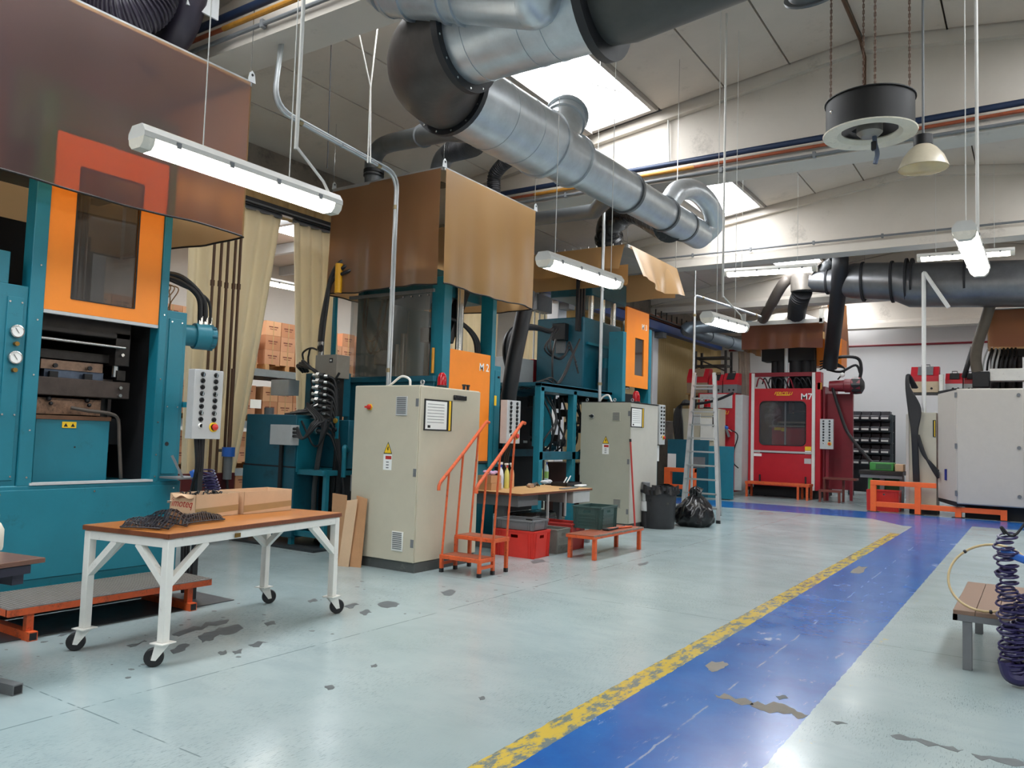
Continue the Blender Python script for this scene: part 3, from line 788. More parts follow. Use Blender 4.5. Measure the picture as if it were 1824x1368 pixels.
    for i, (dz, r) in enumerate(((0.0, 0.026), (0.05, 0.026), (-0.03, 0.014))):
        y = 4.86+0.05*i
        e = Vector((-6.96, 4.82+0.06*i, 2.60))
        hose(t, [(-7.2, 4.36, 3.05), (-7.1, 4.45, 3.03+dz*0.4), (-7.0, 4.62, 2.98+dz), (-6.95, 4.78+0.05*i, 2.85), e], r, BLACK)
        MB().cyl(e-Vector((0, 0, 0.03)), e+Vector((0, 0, 0.07)), r*1.1, 10).build('hose_fitting', STEEL, t)
    for i in range(5):
        hose(t, [(-7.15, 4.38, 3.05-0.03*i), (-7.0, 4.42+0.04*i, 2.92), (-7.02, 4.47+0.05*math.sin(i*2), 2.75), (-7.08, 4.45+0.03*i, 2.64)], 0.006, mat('tan_cable', '#8a6a48', 0.5), name='cable')
    MB().bx(-7.15, -7.0, 4.35, 4.42, 2.92, 3.10).build('valve_block', DSTEEL, t)
    MB().bx(-7.12, -7.04, 4.37, 4.45, 2.70, 2.80).build('valve_cap', PLRED, t)
    return t
press1 = teal_press_one()
hood('large smoky amber vinyl hood over the press with the window door', -6.55, -8.65, 2.45, 4.95, 3.46, 5.02, VINYL_DARK, VINYL, 0.010)

cp0 = control_panel('switch_box', 'pale grey switch panel with two switch columns, on the press behind the trolley table', (-6.3, 4.49, 1.46), 0.30, 0.63, 0.10, (1, 0, 0), 9)
t = cp0
MB().bx(-6.44, -6.40, 4.50, 4.55, 0.0, 1.6).build('post', BLACK, t)
MB().bx(-7.0, -6.42, 4.57, 4.61, 1.75, 1.80).build('arm', TEAL, t)
for k in range(3):
    hose(t, [(-6.38, 4.44+0.03*k, 1.46), (-6.40, 4.48+0.02*k, 1.2), (-6.52, 4.52+0.02*k, 0.95), (-6.60, 4.52+0.03*k, 0.5), (-6.62, 4.56+0.03*k, 0.03)], 0.016, BLACK)

# coiled navy air hose with blue gun hanging beside the press
t = thing('air_hose', 'coiled navy air hose with blue blow gun hung on the press corner', 'air hose', (-6.6, 4.60, 0.95))
pts = []
for i in range(150):
    a = i*0.62; u = i/150
    pts.append(Vector((-6.55+0.06*math.cos(a), 4.70+0.09*u+0.07*math.sin(a), 1.14-0.20*u+0.03*math.sin(a*0.5))))
MB().tube(pts, 0.007, 6).build('coil', NAVY, t)
MB().bar((-6.55, 4.54, 1.16), (-6.50, 4.56, 1.02), 0.035, 0.045).bar((-6.55, 4.54, 1.15), (-6.52, 4.63, 1.17), 0.03).build('blow_gun', BLUE, t, bevel=0.006)
MB().tube([(-6.52, 4.55, 1.02), (-6.52, 4.56, 0.95)], 0.008, 6).build('nozzle', RUST, t)
MB().bx(-6.78, -6.50, 4.36, 4.62, 1.085, 1.10).bar((-6.62, 4.37, 1.30), (-6.55, 4.45, 1.09), 0.02).build('holder', GREYP, t)

# ------------------------------------------------------------------ press M2
def press_m2():
    t = thing('moulding_press', 'teal moulding press with lowered orange door lettered M 2', 'press', (-7.6, 9.15, 0))
    Y0, Y1 = 8.64, 9.64
    MB().bx(-8.6, XF-0.02, 8.42, 9.88, 0.05, 1.15).build('base', TEAL, t, bevel=0.008)
    MB().bx(-8.5, XF-0.06, 8.40, 8.43, 0.2, 2.34).bx(-8.5, -8.42, 8.35, 8.43, 0.1, 2.36).bx(-8.5, XF-0.04, 8.36, 8.43, 2.28, 2.36).build('side_wall', TEAL_SHADE, t, bevel=0.004)
    for (a, c, z) in ((8.47, Y0, 3.75), (Y1, Y1+0.10, 3.7)):
        MB().bx(-7.0, XF+0.02, a, c, 1.1, z).build('column', TEAL, t, bevel=0.006)
    sc = MB().bx(-7.3, XF+0.0, Y1+0.10, 9.93, 1.1, 2.62).build('side_cabinet', TEAL, t, bevel=0.006)
    MB().bx(XF, XF+0.01, Y1+0.13, 9.90, 1.2, 2.55).build('cover_plate', TEAL, sc, bevel=0.003)
    MB().bx(XF+0.01, XF+0.012, 9.76, 9.82, 2.02, 2.17).build('label', YELLOW, sc)
    MB().cyl((XF+0.01, 9.85, 2.45), (XF+0.03, 9.85, 2.45), 0.018, 10).build('lock', BLACK, sc)
    d = MB().bx(XF-0.03, XF+0.012, Y0+0.01, Y1-0.01, 1.19, 2.76).build('door', ORANGE, t, bevel=0.003)
    text('M 2', d, PAPER, (XF+0.014, 9.47, 2.56), (0, 1, 0), (0, 0, 1), 0.16, bold=True)
    MB().bx(XF-0.04, XF+0.016, Y0+0.01, Y1-0.01, 1.16, 1.19).build('door_edge', DARK, d)
    # chrome ram, hoses and dark machinery seen above the door
    MB().cyl((-7.0, 9.12, 2.3), (-7.0, 9.12, 4.3), 0.055, 18).build('ram', STEEL, t)
    MB().cyl((-7.0, 9.06, 2.3), (-7.0, 9.06, 4.3), 0.02, 10).build('ram_guide', STEEL, t)
    MB().bar((-7.1, 8.95, 2.9), (-7.1, 9.38, 3.85), 0.16, 0.12).build('extraction_hose', BLACK, t)
    for k in range(3):
        hose(t, [(-7.1, 8.75+0.04*k, 3.25), (-7.0, 9.1+0.04*k, 3.2), (-6.95, 9.4+0.05*k, 3.0), (-6.95, 9.50+0.04*k, 2.7)], 0.022, BLACK)
    for k in range(16):
        MB().obx((-6.95, 8.68, 2.85+0.045*k), (0.06, 0.05, 0.03)).build('chain_link', BLACK, t)
    MB().bx(-8.3, -7.1, 8.62, 9.75, 1.15, 1.9).build('lower_platen', DSTEEL, t)
    MB().bx(-8.4, -8.3, 8.45, 9.85, 1.1, 3.9).build('back_plate', TEAL_SHADE, t)
    MB().bx(-8.3, -7.05, 8.55, 9.75, 3.55, 3.9).build('crosshead', TEAL_SHADE, t)
    # cylinders and valves on the flank behind the clear sheet
    for (x, r, z0, z1, m) in ((-7.35, 0.16, 2.35, 3.3, TEAL_SHADE), (-7.62, 0.05, 2.3, 3.0, STEEL), (-7.75, 0.035, 2.3, 2.85, STEEL), (-7.05, 0.07, 2.35, 3.4, GREYP), (-7.48, 0.06, 2.35, 2.95, TEAL), (-7.22, 0.05, 2.35, 3.0, DSTEEL)):
        MB().cyl((x, 8.62, z0), (x, 8.62, z1), r, 16).build('cylinder', m, t)
    MB().bx(-7.3, -6.95, 8.52, 8.7, 2.85, 3.05).build('valve_block', DSTEEL, t)
    MB().bx(-7.0, -6.9, 8.50, 8.56, 2.34, 3.5).build('cable_duct', BLACK, t)
    MB().cyl((-6.92, 8.44, 2.4), (-6.92, 8.44, 2.75), 0.022, 10).build('sensor', mat('amber_rod', '#c98a22', 0.3), t)
    cap = MB().lathe([(0.0, 0.28), (0.03, 0.27), (0.13, 0.2), (0.16, 0.1), (0.16, 0), (0.0, 0)], (-7.95, 8.60, 2.55), 16).build('accumulator', GREYP, t)
    for k in range(5):
        pts = []
        c = Vector((-8.0, 8.5, 2.85)); r = 0.10+0.018*k
        for i in range(18):
            a = 2*math.pi*i/18
            pts.append(c+Vector((r*math.cos(a), 0.02*k-0.03, r*1.25*math.sin(a))))
        MB().tube(pts, 0.012, 6, closed=True).build('coiled_hose', BLACK, t)
    hose(t, [(-8.28, 8.48, 3.6), (-8.28, 8.46, 3.1), (-8.12, 8.45, 2.72), (-8.0, 8.45, 2.85), (-7.98, 8.46, 3.2), (-7.95, 8.5, 3.5)], 0.018, BLACK)
    hose(t, [(-8.22, 8.48, 3.6), (-8.23, 8.46, 3.0), (-8.05, 8.45, 2.9), (-7.9, 8.46, 3.1), (-7.85, 8.5, 3.5)], 0.014, BLACK)
    # hanging clear sheet
    p0, p1 = -8.42, -6.92
    MB().sheet(lambda u, v: Vector((p0+(p1-p0)*u, 8.33+0.035*math.sin(u*9)*(1-v)*0.8, 2.36+1.16*v)), 36, 4).build('clear_curtain', clear('clear_curtain_plastic', '#8d8576', 0.30, 0.10, 0.2), t)
    MB().bar((-8.45, 8.33, 3.53), (-6.85, 8.33, 3.53), 0.035, 0.045).build('curtain_rail', GREYP, t)
    screw([(x, 8.32, 3.47) for x in (-7.4, -7.25, -7.1, -6.95)], t, (0, -1, 0), 0.012)
    return t
press2 = press_m2()
hood('brown amber vinyl hood with lit tan front above the press lettered M 2', -6.55, -8.62, 8.06, 10.36, 3.55, 5.10, VINYL_LIT_TAN, VINYL, 0.03)
# control panel of M2 on a post
cp = control_panel('switch_box', 'grey switch panel between the orange stairs and the open press frame', (-6.5, 9.87, 1.46), 0.36, 0.64, 0.12, (1, 0, 0), 9)
MB().bx(-6.74, -6.69, 9.95, 10.00, 0, 1.6).build('post', TEAL_SHADE, cp)
for k in range(3):
    hose(cp, [(-6.56, 9.82+0.05*k, 1.46), (-6.66, 9.87+0.05*k, 1.2), (-6.73, 10.03+0.04*k, 0.8), (-6.73, 10.05+0.04*k, 0.03)], 0.022, BLACK)

# amber side flap with pipes into the hood, teal post and hose bundle of the hydraulic unit
def hydraulic_unit():
    t = thing('hydraulic_unit', 'teal hydraulic tank unit with grey junction boxes and black hoses', 'hydraulic unit', (-8.9, 7.9, 0))
    yA = 7.32
    xr = PY(521, 900, yA).x; xl = PY(437, 800, yA).x; xl2 = PY(429, 900, yA).x
    zt = PY(480, 738, yA).z; zm = PY(470, 829, yA).z
    MB().bx(xl, xr, yA, 8.15, zm+0.01, zt).build('tank', TEAL_SHADE, t, bevel=0.006)
    MB().bx(xl-0.01, xr+0.005, yA-0.004, yA+0.3, zm-0.005, zm+0.012).build('seam', DARK, t)
    MB().bx(xl2, xr, yA, 8.15, 0.12, zm-0.005).build('lower_tank', TEAL_SHADE, t, bevel=0.006)
    MB().bx(xr, xr+0.02, yA+0.02, 8.15, zm-0.06, zt-0.05).build('cover', TEAL, t, bevel=0.006)  # lighter teal stands for the lit face of the tank
    MB().bx(xr, xr+0.55, yA+0.35, yA+0.40, zm-0.08, zm).bx(xr, xr+0.5, yA+0.05, 8.1, zm-0.09, zm-0.02).build('shelf', TEAL, t, bevel=0.004)
    MB().bx(xr+0.03, xr+0.55, 7.75, 8.1, zm, zt-0.05).build('reservoir', TEAL_SHADE, t, bevel=0.01)
    for (x, y) in ((xr-0.05, yA+0.02), (xr+0.48, yA+0.10), (xl2+0.06, yA+0.02)):
        MB().bx(x-0.03, x+0.03, y, y+0.06, 0.0, zm-0.02).build('leg', TEAL, t)
    MB().bx(xr, xr+0.5, yA+0.06, yA+0.12, 0.15, 0.22).build('crossbar', TEAL, t)
    MB().bx(xr-0.3, xr+0.45, 7.8, 8.2, 0.1, zm-0.1).build('pump_housing', DARK, t)
    MB().lathe([(0.0, 0.36), (0.12, 0.34), (0.15, 0.25), (0.15, 0), (0, 0)], (xr+0.25, 7.65, 0.12), 16).build('pump', mat('dusty_pump', '#5c5b52', 0.6), t)
    MB().bx(xl2-0.1, xr+0.6, yA-0.15, yA+0.9, 0.0, 0.03).build('drip_tray', mat('oily_tray', '#3b3f42', 0.35, 0.3), t)
    # junction boxes
    a = PY(486, 756, yA-0.1); c = PY(517, 793, yA-0.1)
    bx_ = MB().bx(a.x, c.x+0.05, yA-0.14, yA, c.z, a.z).build('junction_box', LGREY, t, bevel=0.004)
    for k in range(3):
        MB().cyl((c.x+0.04, yA-0.1, c.z+0.12+0.05*k), (c.x+0.12, yA-0.1, c.z+0.12+0.05*k), 0.018, 8).build('cable_gland', BLACK, bx_)
    a2 = PY(488, 677, yA+0.5); c2 = PY(518, 704, yA+0.5)
    MB().bx(a2.x, c2.x, yA+0.45, yA+0.65, c2.z, a2.z).build('junction_box', LGREY, t, bevel=0.004)
    MB().bx(xl+0.5, xr+0.2, yA+0.6, 8.1, zt, zt+0.62).build('upper_tank', TEAL_SHADE, t, bevel=0.008)
    MB().cyl((PY(496, 700, 7.7).x, 7.55, zt), (PY(496, 700, 7.7).x, 7.55, zt+0.10), 0.07, 14).build('filler_cap', GREYP, t)
    MB().bx(xr-0.2, xr+0.1, 7.5, 7.6, zt+0.0, zt+0.08).build('valve', STEEL, t)
    # black cable trunk down the tank face and hose loops
    MB().bx(a.x+0.07, a.x+0.13, yA-0.03, yA, 0.2, c.z).build('cable_trunk', BLACK, t)
    for k in range(4):
        hose(t, [(c.x+0.12, yA-0.1, c.z+0.12+0.04*k), (c.x+0.28, yA-0.12, c.z+0.10), (c.x+0.36+0.04*k, yA-0.08, c.z+0.28), (c.x+0.35+0.05*k, yA, zt-0.05), (xr+0.1, 7.4, zt+0.10+0.02*k)], 0.016, BLACK)
    for k in range(5):
        z = zt+0.01+0.02*(k % 3)
        hose(t, [(xr-0.35+0.05*k, 7.42+0.05*k, z), (xr-0.05, 7.40+0.04*k, z+0.02), (xr+0.20, 7.50+0.03*k, z+0.06+0.05*k), (xr+0.42, 7.66, zt+0.15+0.11*k)], 0.016, BLACK)
    for k in range(3):
        hose(t, [(-8.9+0.05*k, 7.9, zt+0.64), (-8.85+0.05*k, 7.75, zt+0.72+0.03*k), (-8.5, 7.7, zt+0.66), (-8.3, 7.7, zt+0.55)], 0.024, BLACK)
    hose(t, [(xr+0.03, yA+0.06, zt-0.08), (xr+0.28, yA+0.10, zt-0.42), (xr+0.5, yA+0.12, zt-0.1), (xr+0.5, yA+0.15, zt+0.2)], 0.014, BLACK)
    hose(t, [(xr+0.36, yA+0.18, zt-0.05), (xr+0.27, yA+0.15, zm), (xr+0.24, yA+0.15, 0.6), (xr+0.25, yA+0.18, 0.15)], 0.035, mat('dark_grey_hose', '#3c3c3e', 0.5))
    hose(t, [(xr+0.55, 7.75, zm+0.25), (xr+0.64, 7.6, zm+0.30), (xr+0.66, 7.58, zm+0.15), (xr+0.66, 7.58, zm-0.1)], 0.03, TEAL)
    return t
hydraulic_unit()

def manifold():
    t = thing('valve_manifold', 'grey manifold column with chrome fittings and a fall of black hoses', 'manifold', (-7.9, 7.85, 0))
    Yv = 7.7
    x0, x1 = PY(562, 640, Yv).x, PY(600, 640, Yv).x
    zt, zb = PY(580, 632, Yv).z, PY(580, 667, Yv).z
    box_ = MB().bx(x0, x1, Yv, Yv+0.25, zb-0.05, zt).build('terminal_box', mat('warm_grey_box', '#8d867c', 0.5), t, bevel=0.004)
    q = PY(590, 642, Yv)
    MB().bx(q.x-0.03, q.x+0.03, Yv-0.006, Yv, q.z-0.03, q.z+0.03).build('meter', BLACK, box_)
    MB().bx(q.x-0.016, q.x+0.016, Yv-0.009, Yv-0.006, q.z-0.012, q.z+0.012).build('meter_face', PAPER, box_)
    MB().bx(x0+0.05, x1-0.05, Yv+0.08, Yv+0.2, 0, zb).build('column', DSTEEL, t)
    p = PY(598, 530, 8.15); q = PY(593, 640, 8.15)
    MB().bar((p.x, 8.15, p.z), (p.x, 8.15, q.z), 0.05).build('post', TEAL, t)
    z = zb-0.02; k = 0
    while z > PY(585, 770, Yv).z:
        cx = (x0+x1)/2+0.05
        MB().cyl((cx-0.12, Yv-0.15, z), (cx+0.18, Yv-0.16, z-0.02), 0.026, 10).cyl((cx-0.05, Yv-0.15, z), (cx+0.02, Yv-0.155, z-0.004), 0.040, 6).cyl((cx, Yv+0.1, z), (cx, Yv-0.15, z), 0.02, 8).build('hose_fitting', STEEL, t)
        MB().cyl((cx+0.03, Yv-0.155, z-0.004), (cx+0.11, Yv-0.16, z-0.012), 0.034, 8).build('fitting_collar', BLACK, t)
        for s, dx in ((-1, -0.12), (1, 0.17)):
            e = RND.uniform(-0.05, 0.05)
            if s < 0:
                hose(t, [(cx+dx, Yv-0.15, z), (cx+dx-0.07, Yv-0.12, z-0.06), (cx+dx-0.06-0.012*k, Yv-0.09, z-0.35), (cx-0.30-0.02*k, Yv-0.12, 1.55-0.03*k), (cx-0.55+0.03*k, Yv-0.10, 1.78+0.012*k)], 0.014, BLACK) if k % 2 == 0 else None
            else:
                hose(t, [(cx+dx, Yv-0.16, z-0.015), (cx+dx+0.09, Yv-0.10, z-0.12), (cx+dx+0.10+0.015*k, Yv-0.05, z-0.6), (cx+0.25+0.02*k+e, Yv-0.05, 0.7), (cx+0.05+0.04*k+e, Yv+0.02, 0.35), (cx-0.05+0.05*k, Yv+0.05, 0.04)], 0.019, BLACK)
        z -= 0.085; k += 1
    # riser hoses going up into the hood
    for k, (dx, r) in enumerate(((0, 0.035), (0.06, 0.030), (-0.05, 0.026))):
        a = PY(607+6*k, 468+8*k, 8.05); a2 = PY(590, 495+4*k, 8.0); m = PY(577, 560, 7.9); e = PY(571, 612, 7.8)
        hose(t, [a+Vector((0.05, 0.15, 0.05)), a, a2, m+Vector((dx*0.5, 0, 0)), e+Vector((dx*0.5, 0, 0)), Vector((e.x+dx*0.5, 7.8, zt+0.02))], r, BLACK)
        MB().cyl((e.x+dx*0.5, 7.8, zt), (e.x+dx*0.5, 7.8, zt+0.20), r*1.1, 10).build('hose_fitting', STEEL, t)
    for k in range(2):
        b_ = PY(540+10*k, 628+4*k, 7.85)
        hose(t, [(x0-0.02, 7.85, zt+0.05), PY(555, 620, 7.85), b_, PY(540+9*k, 640, 7.85), PY(541+9*k, 655, 7.85)], 0.014, BLACK)
    pl = PY(603, 755, Yv-0.05)
    g = MB().bx(pl.x-0.05, pl.x+0.05, Yv-0.10, Yv-0.09, pl.z-0.2, pl.z+0.1).build('gauge_plate', TEAL, t)
    MB().cyl((pl.x, Yv-0.10, pl.z+0.04), (pl.x, Yv-0.12, pl.z+0.04), 0.035, 14).build('gauge', mat('brass2', '#c9a046', 0.3, 0.6), g)
    MB().cyl((pl.x, Yv-0.10, pl.z-0.08), (pl.x, Yv-0.14, pl.z-0.08), 0.03, 12).build('knob', BLACK, g)
manifold()
# the bright yellow flap of vinyl and the tube at the hood corner
MB().tube([PY(604, 470, 8.02), PY(602, 522, 8.02)], 0.055, 12).build('vinyl_sleeve', mat('yellow_vinyl', '#e0a31f', 0.35), label='rolled yellow vinyl sleeve at the hood corner around black hoses', cat='sleeve')

# ------------------------------------------------------------------ press M3 (open frame)
def press_m3():
    t = thing('moulding_press', 'open teal press frame with raised orange door lettered M 3', 'press', (-7.6, 14.9, 0))
    Y0, Y1 = 14.30, 15.38
    for (a, c, z) in ((Y0-0.16, Y0-0.02, 3.7), (Y1+0.02, Y1+0.14, 3.9)):
        MB().bx(-7.1, XF+0.02, a, c, 0.1, z).build('column', TEAL, t, bevel=0.006)
    d = MB()
    w0, w1, v0, v1 = PX(1130, 640, XF).y, PX(1146, 640, XF).y, PX(1130, 668, XF).z, PX(1130, 601, XF).z
    z0, z1 = 2.63, 4.22
    d.bx(XF-0.03, XF+0.01, Y0, w0, z0, z1).bx(XF-0.03, XF+0.01, w1, Y1, z0, z1).bx(XF-0.03, XF+0.01, w0, w1, z0, v0).bx(XF-0.03, XF+0.01, w0, w1, v1, z1)
    do = d.build('door', ORANGE, t)
    MB().bx(XF-0.015, XF-0.010, w0, w1, v0, v1).build('window_pane', SMOKE, do)
    text('M 3', do, PAPER, (XF+0.012, 15.15, 3.90), (0, 1, 0), (0, 0, 1), 0.17, bold=True)
    MB().cyl((-7.0, 14.75, 2.6), (-7.0, 14.75, 4.0), 0.08, 18).build('ram', STEEL, t)
    MB().bx(-8.3, -6.95, Y0, Y1, 2.3, 2.5).build('crosshead', DARK, t)
    # long frame towards the hydraulic side: rails and uprights
    yS = 12.35
    for z in (2.42, 1.25):
        MB().bx(-7.12, -7.0, yS-0.9, Y0, z-0.07, z+0.07).bx(-8.5, -8.38, yS-0.9, Y0, z-0.07, z+0.07).build('frame_rail', TEAL_SHADE, t, bevel=0.004)
    for y in (yS-0.85, 12.65):
        MB().bx(-7.12, -7.0, y-0.06, y+0.06, 0.05, 2.42).build('frame_post', TEAL, t, bevel=0.004)
    MB().bx(-8.5, -7.0, yS-0.9, Y0, 2.44, 2.5).build('deck', TEAL_SHADE, t)
    # big dark teal cylinder housing
    y0, y1 = PX(1031, 640, -7.6).y, PX(1098, 640, -7.6).y
    zz0, zz1 = 2.5, PX(1060, 572, -7.6).z
    MB().bx(-8.6, -7.5, y0, y1, zz0, zz1).build('cylinder_housing', TEAL_SHADE, t, bevel=0.03)
    MB().bx(-8.55, -7.45, y0+0.1, y1-0.1, zz1-0.55, zz1-0.5).build('rib', TEAL, t)
    MB().cyl((-7.35, (y0+y1)/2-0.2, 2.5), (-7.35, (y0+y1)/2-0.2, 3.0), 0.16, 16).cyl((-7.35, (y0+y1)/2-0.2, 3.05), (-7.35, (y0+y1)/2-0.2, 3.4), 0.12, 6).build('pump', TEAL_SHADE, t)
    for k, (dy, r, m) in enumerate(((0.25, 0.09, TEAL), (0.62, 0.12, TEAL), (0.9, 0.05, STEEL), (1.0, 0.03, STEEL))):
        MB().cyl((-7.3, y0+dy+0.35, 2.5), (-7.3, y0+dy+0.35, 3.2+0.1*k), r, 14).build('cylinder', m, t)
    for k in range(6):
        y = y0+0.35+0.26*k
        MB().cyl((-7.8+0.12*(k % 2), y, zz1), (-7.8+0.12*(k % 2), y, zz1+0.75), 0.06 if k % 2 else 0.04, 14).build('chrome_rod', STEEL, t)
    a = PX(1040, 508, -7.8); c = PX(1098, 545, -7.8)
    MB().bx(-8.6, -7.6, a.y, c.y+0.1, c.z-0.02, a.z+0.25).build('top_crosshead', TEAL_SHADE, t, bevel=0.02)
    for k in range(3):
        y = y0-0.15+0.12*k
        MB().bx(-7.62, -7.56, y, y+0.05, zz1-0.3, zz1+0.9).build('cable_chain', BLACK, t)
    # machinery inside the lower frame
    for k in range(26):
        y = RND.uniform(11.8, 14.1); z = RND.uniform(1.35, 2.25); x = RND.uniform(-8.2, -7.2)
        s = RND.uniform(0.06, 0.2)
        MB().obx((x, y, z), (s, s*RND.uniform(.6, 1.6), s*RND.uniform(.6, 1.5)), RND.uniform(0, 1)).build('valve_block', RND.choice([DSTEEL, BLACK, GREYP, DSTEEL, TEAL_SHADE]), t, bevel=0.004)
    for k in range(16):
        y = 11.8+0.15*k
        hose(t, [(-7.3, y, 2.3), (-7.22+0.1*math.sin(k), y+0.1, 1.9), (-7.2, y+0.25*math.sin(k*2), 1.5), (-7.4, y+0.2, 1.28)], 0.018, BLACK)
    MB().bx(-8.6, -8.55, 11.5, 14.2, 0.1, 2.4).build('back_sheet', DARK, t)
    MB().bx(-7.5, -7.4, 12.0, 12.5, 1.4, 2.3).build('side_sheet', TEAL, t)
    MB().bx(-7.05, -7.0, 13.05, 13.25, 2.0, 2.22).build('notice', PAPER, t)
    MB().bx(-7.0, -6.996, 13.05, 13.25, 2.12, 2.22).build('notice_head', YELLOW, t)
    MB().bx(-7.8, -7.2, 13.0, 13.6, 0.1, 1.1).build('tank', mat('maroon_brown', '#4a2d28', 0.5), t)
    # air motor with looping hoses at the back
    q = PX(1005, 600, -8.0)
    MB().bx(-8.15, -7.85, q.y-0.25, q.y+0.35, q.z-0.1, q.z+0.25).obx((q.x, q.y+0.25, q.z+0.3), (0.25, 0.3, 0.12), 0.3).build('valve_unit', BLACK, t, bevel=0.02)
    MB().bx(-8.1, -7.9, q.y-0.15, q.y+0.25, q.z-0.35, q.z-0.1).build('terminal_box', GREYP, t)
    c0 = PX(895, 690, -7.5)
    for k, r in enumerate((0.05, 0.04, 0.03)):
        hose(t, [PX(908, 668, -7.5), PX(900+3*k, 630, -7.5), PX(904+3*k, 600, -7.5), PX(920, 584+2*k, -7.6), PX(950, 582+2*k, -7.7), PX(978, 590, -7.8), PX(988, 584, -7.9)], r, BLACK, seg=8)
    for k in range(3):
        hose(t, [PX(985+6*k, 585, -7.8), PX(980-5*k, 612+4*k, -7.75), PX(986+5*k, 634+3*k, -7.7), PX(1002+3*k, 638-5*k, -7.7), PX(1015, 622-6*k, -7.65), PX(1026+2*k, 645+10*k, -7.45)], 0.018, BLACK)
    hose(t, [PX(985, 700, -7.6), PX(984, 640, -7.6), PX(990, 605, -7.8)], 0.02, BLACK)
    for k in range(4):
        hose(t, [PX(925+6*k, 692, -7.5), PX(955+8*k, 682-3*k, -7.45), PX(985+4*k, 688-2*k, -7.4), PX(1006+3*k, 668-9*k, -7.4), PX(1018+5*k, 640-12*k, -7.42)], 0.018, BLACK)
    return t
press_m3()
def hood_m3():
    t = thing('extraction_hood', 'ragged tan vinyl hood with rolled-up curtains above the open press frame', 'extraction hood', (-7.6, 15.0, 4.6))
    x0, x1, y0, y1 = -6.55, -8.75, 13.75, 16.2
    z1 = 5.30
    fr = MB()
    for (a, c) in (((x0, y0), (x0, y1)), ((x0, y1), (x1, y1)), ((x1, y1), (x1, y0)), ((x1, y0), (x0, y0))):
        fr.bar((a[0], a[1], z1), (c[0], c[1], z1), 0.035, 0.06)
    fr.build('rim', GALV, t)
    MB().add([(x0, y0, z1), (x1, y0, z1), (x1, y1, z1), (x0, y1, z1), (-7.3, 14.6, z1+.2), (-8.0, 14.6, z1+.2), (-8.0, 15.3, z1+.2), (-7.3, 15.3, z1+.2)],
             [(0, 1, 5, 4), (1, 2, 6, 5), (2, 3, 7, 6), (3, 0, 4, 7), (4, 5, 6, 7)]).build('top_plate', LGREY, t, smooth=False, thick=0.004)
    def roll(p, q, nrm, zb, seed):
        p = Vector(p); q = Vector(q); r = random.Random(seed)
        def fn(u, v):
            # hangs, billows outwards then tucks back under
            out = 0.03 + 0.20*v*(0.8+0.5*math.sin(u*6+seed)) + 0.03*math.sin(u*23+seed)*v
            zz = z1+0.03 - (z1-zb)*v + 0.04*math.sin(u*7+seed)*v
            return p + (q-p)*u + nrm*out + Vector((0, 0, zz-p.z))
        MB().sheet(fn, 30, 10).build('vinyl_sheet', VINYL_LIT_TAN, t)
    roll((x0, y0+0.10, z1), (x0, y1, z1), Vector((1, 0, 0)), 4.64, 1)
    roll((x1, y0, z1), (x0-0.05, y0, z1), Vector((0, -1, 0)), 4.80, 3)
    def fn2(u, v): return Vector((x0-0.25-(1.95)*u*0.95, y0+0.1, 4.95-0.5*v+0.03*math.sin(u*8)))
    MB().sheet(lambda u, v: Vector((x1+(x0-x1)*u, y0+0.05, z1-0.35-0.40*v)), 20, 4).build('vinyl_sheet', VINYL_LIT_TAN, t)
    MB().sheet(lambda u, v: Vector((x0-(x0-x1)*u, y1, z1-0.62*v+0.02*math.sin(u*9))), 20, 4).build('vinyl_sheet', VINYL_LIT_TAN, t)
    for k in range(12):
        MB().cyl((x1+0.18*k+0.1, y0-0.02, z1+0.03), (x1+0.18*k+0.1, y0-0.02, z1+0.07), 0.008, 6).build('stud', STEEL, t)
    for px_, py_ in ((x0, y0), (x0, y1), (x1, y0), (x1, y1)):
        MB().tube([(px_, py_, z1), (px_, py_, roof_z(px_)-0.002)], 0.005, 5).build('wire', STEEL, t)
hood_m3()

# ================================================================== THINGS ON THE FLOOR
# ------------------------------------------------------------------ white trolley table on castors
ZT = 0.865
Nn, Rr, Lf = PZ(301, 951, ZT), PZ(608, 913, ZT), PZ(172, 932, ZT)
U = (Rr-Nn).normalized(); LEN = (Rr-Nn).length
V = Vector((-U.y, U.x, 0)); WID = (Lf-Nn).dot(V)
if WID < 0: V = -V; WID = -WID
def TP(u, v, z): return Vector((Nn.x, Nn.y, 0)) + U*u + V*v + Vector((0, 0, z))
trolley = thing('trolley_table', 'white steel trolley table with wooden top and four castors', 'table', TP(LEN/2, WID/2, 0))
top = MB().prism([TP(0, 0, ZT-0.035), TP(LEN, 0, ZT-0.035), TP(LEN, WID, ZT-0.035), TP(0, WID, ZT-0.035)], (0, 0, 0.035)).build('tabletop', WOOD, trolley, bevel=0.003)
eb = MB()
for a, c in (((0, 0), (LEN, 0)), ((LEN, 0), (LEN, WID)), ((LEN, WID), (0, WID)), ((0, WID), (0, 0))):
    eb.bar(TP(*a, ZT-0.018), TP(*c, ZT-0.018), 0.012, 0.030)
eb.build('edge_band', WOODD, top)
i_ = 0.035
fr = MB()
for a, c in (((0.01, i_), (LEN-0.01, i_)), ((0.01, WID-i_), (LEN-0.01, WID-i_)), ((i_, 0.02), (i_, WID-0.02)), ((LEN-i_, 0.02), (LEN-i_, WID-0.02))):
    fr.bar(TP(*a, ZT-0.067), TP(*c, ZT-0.067), 0.05, 0.06)
fr.build('apron', WHITE, trolley, bevel=0.003)
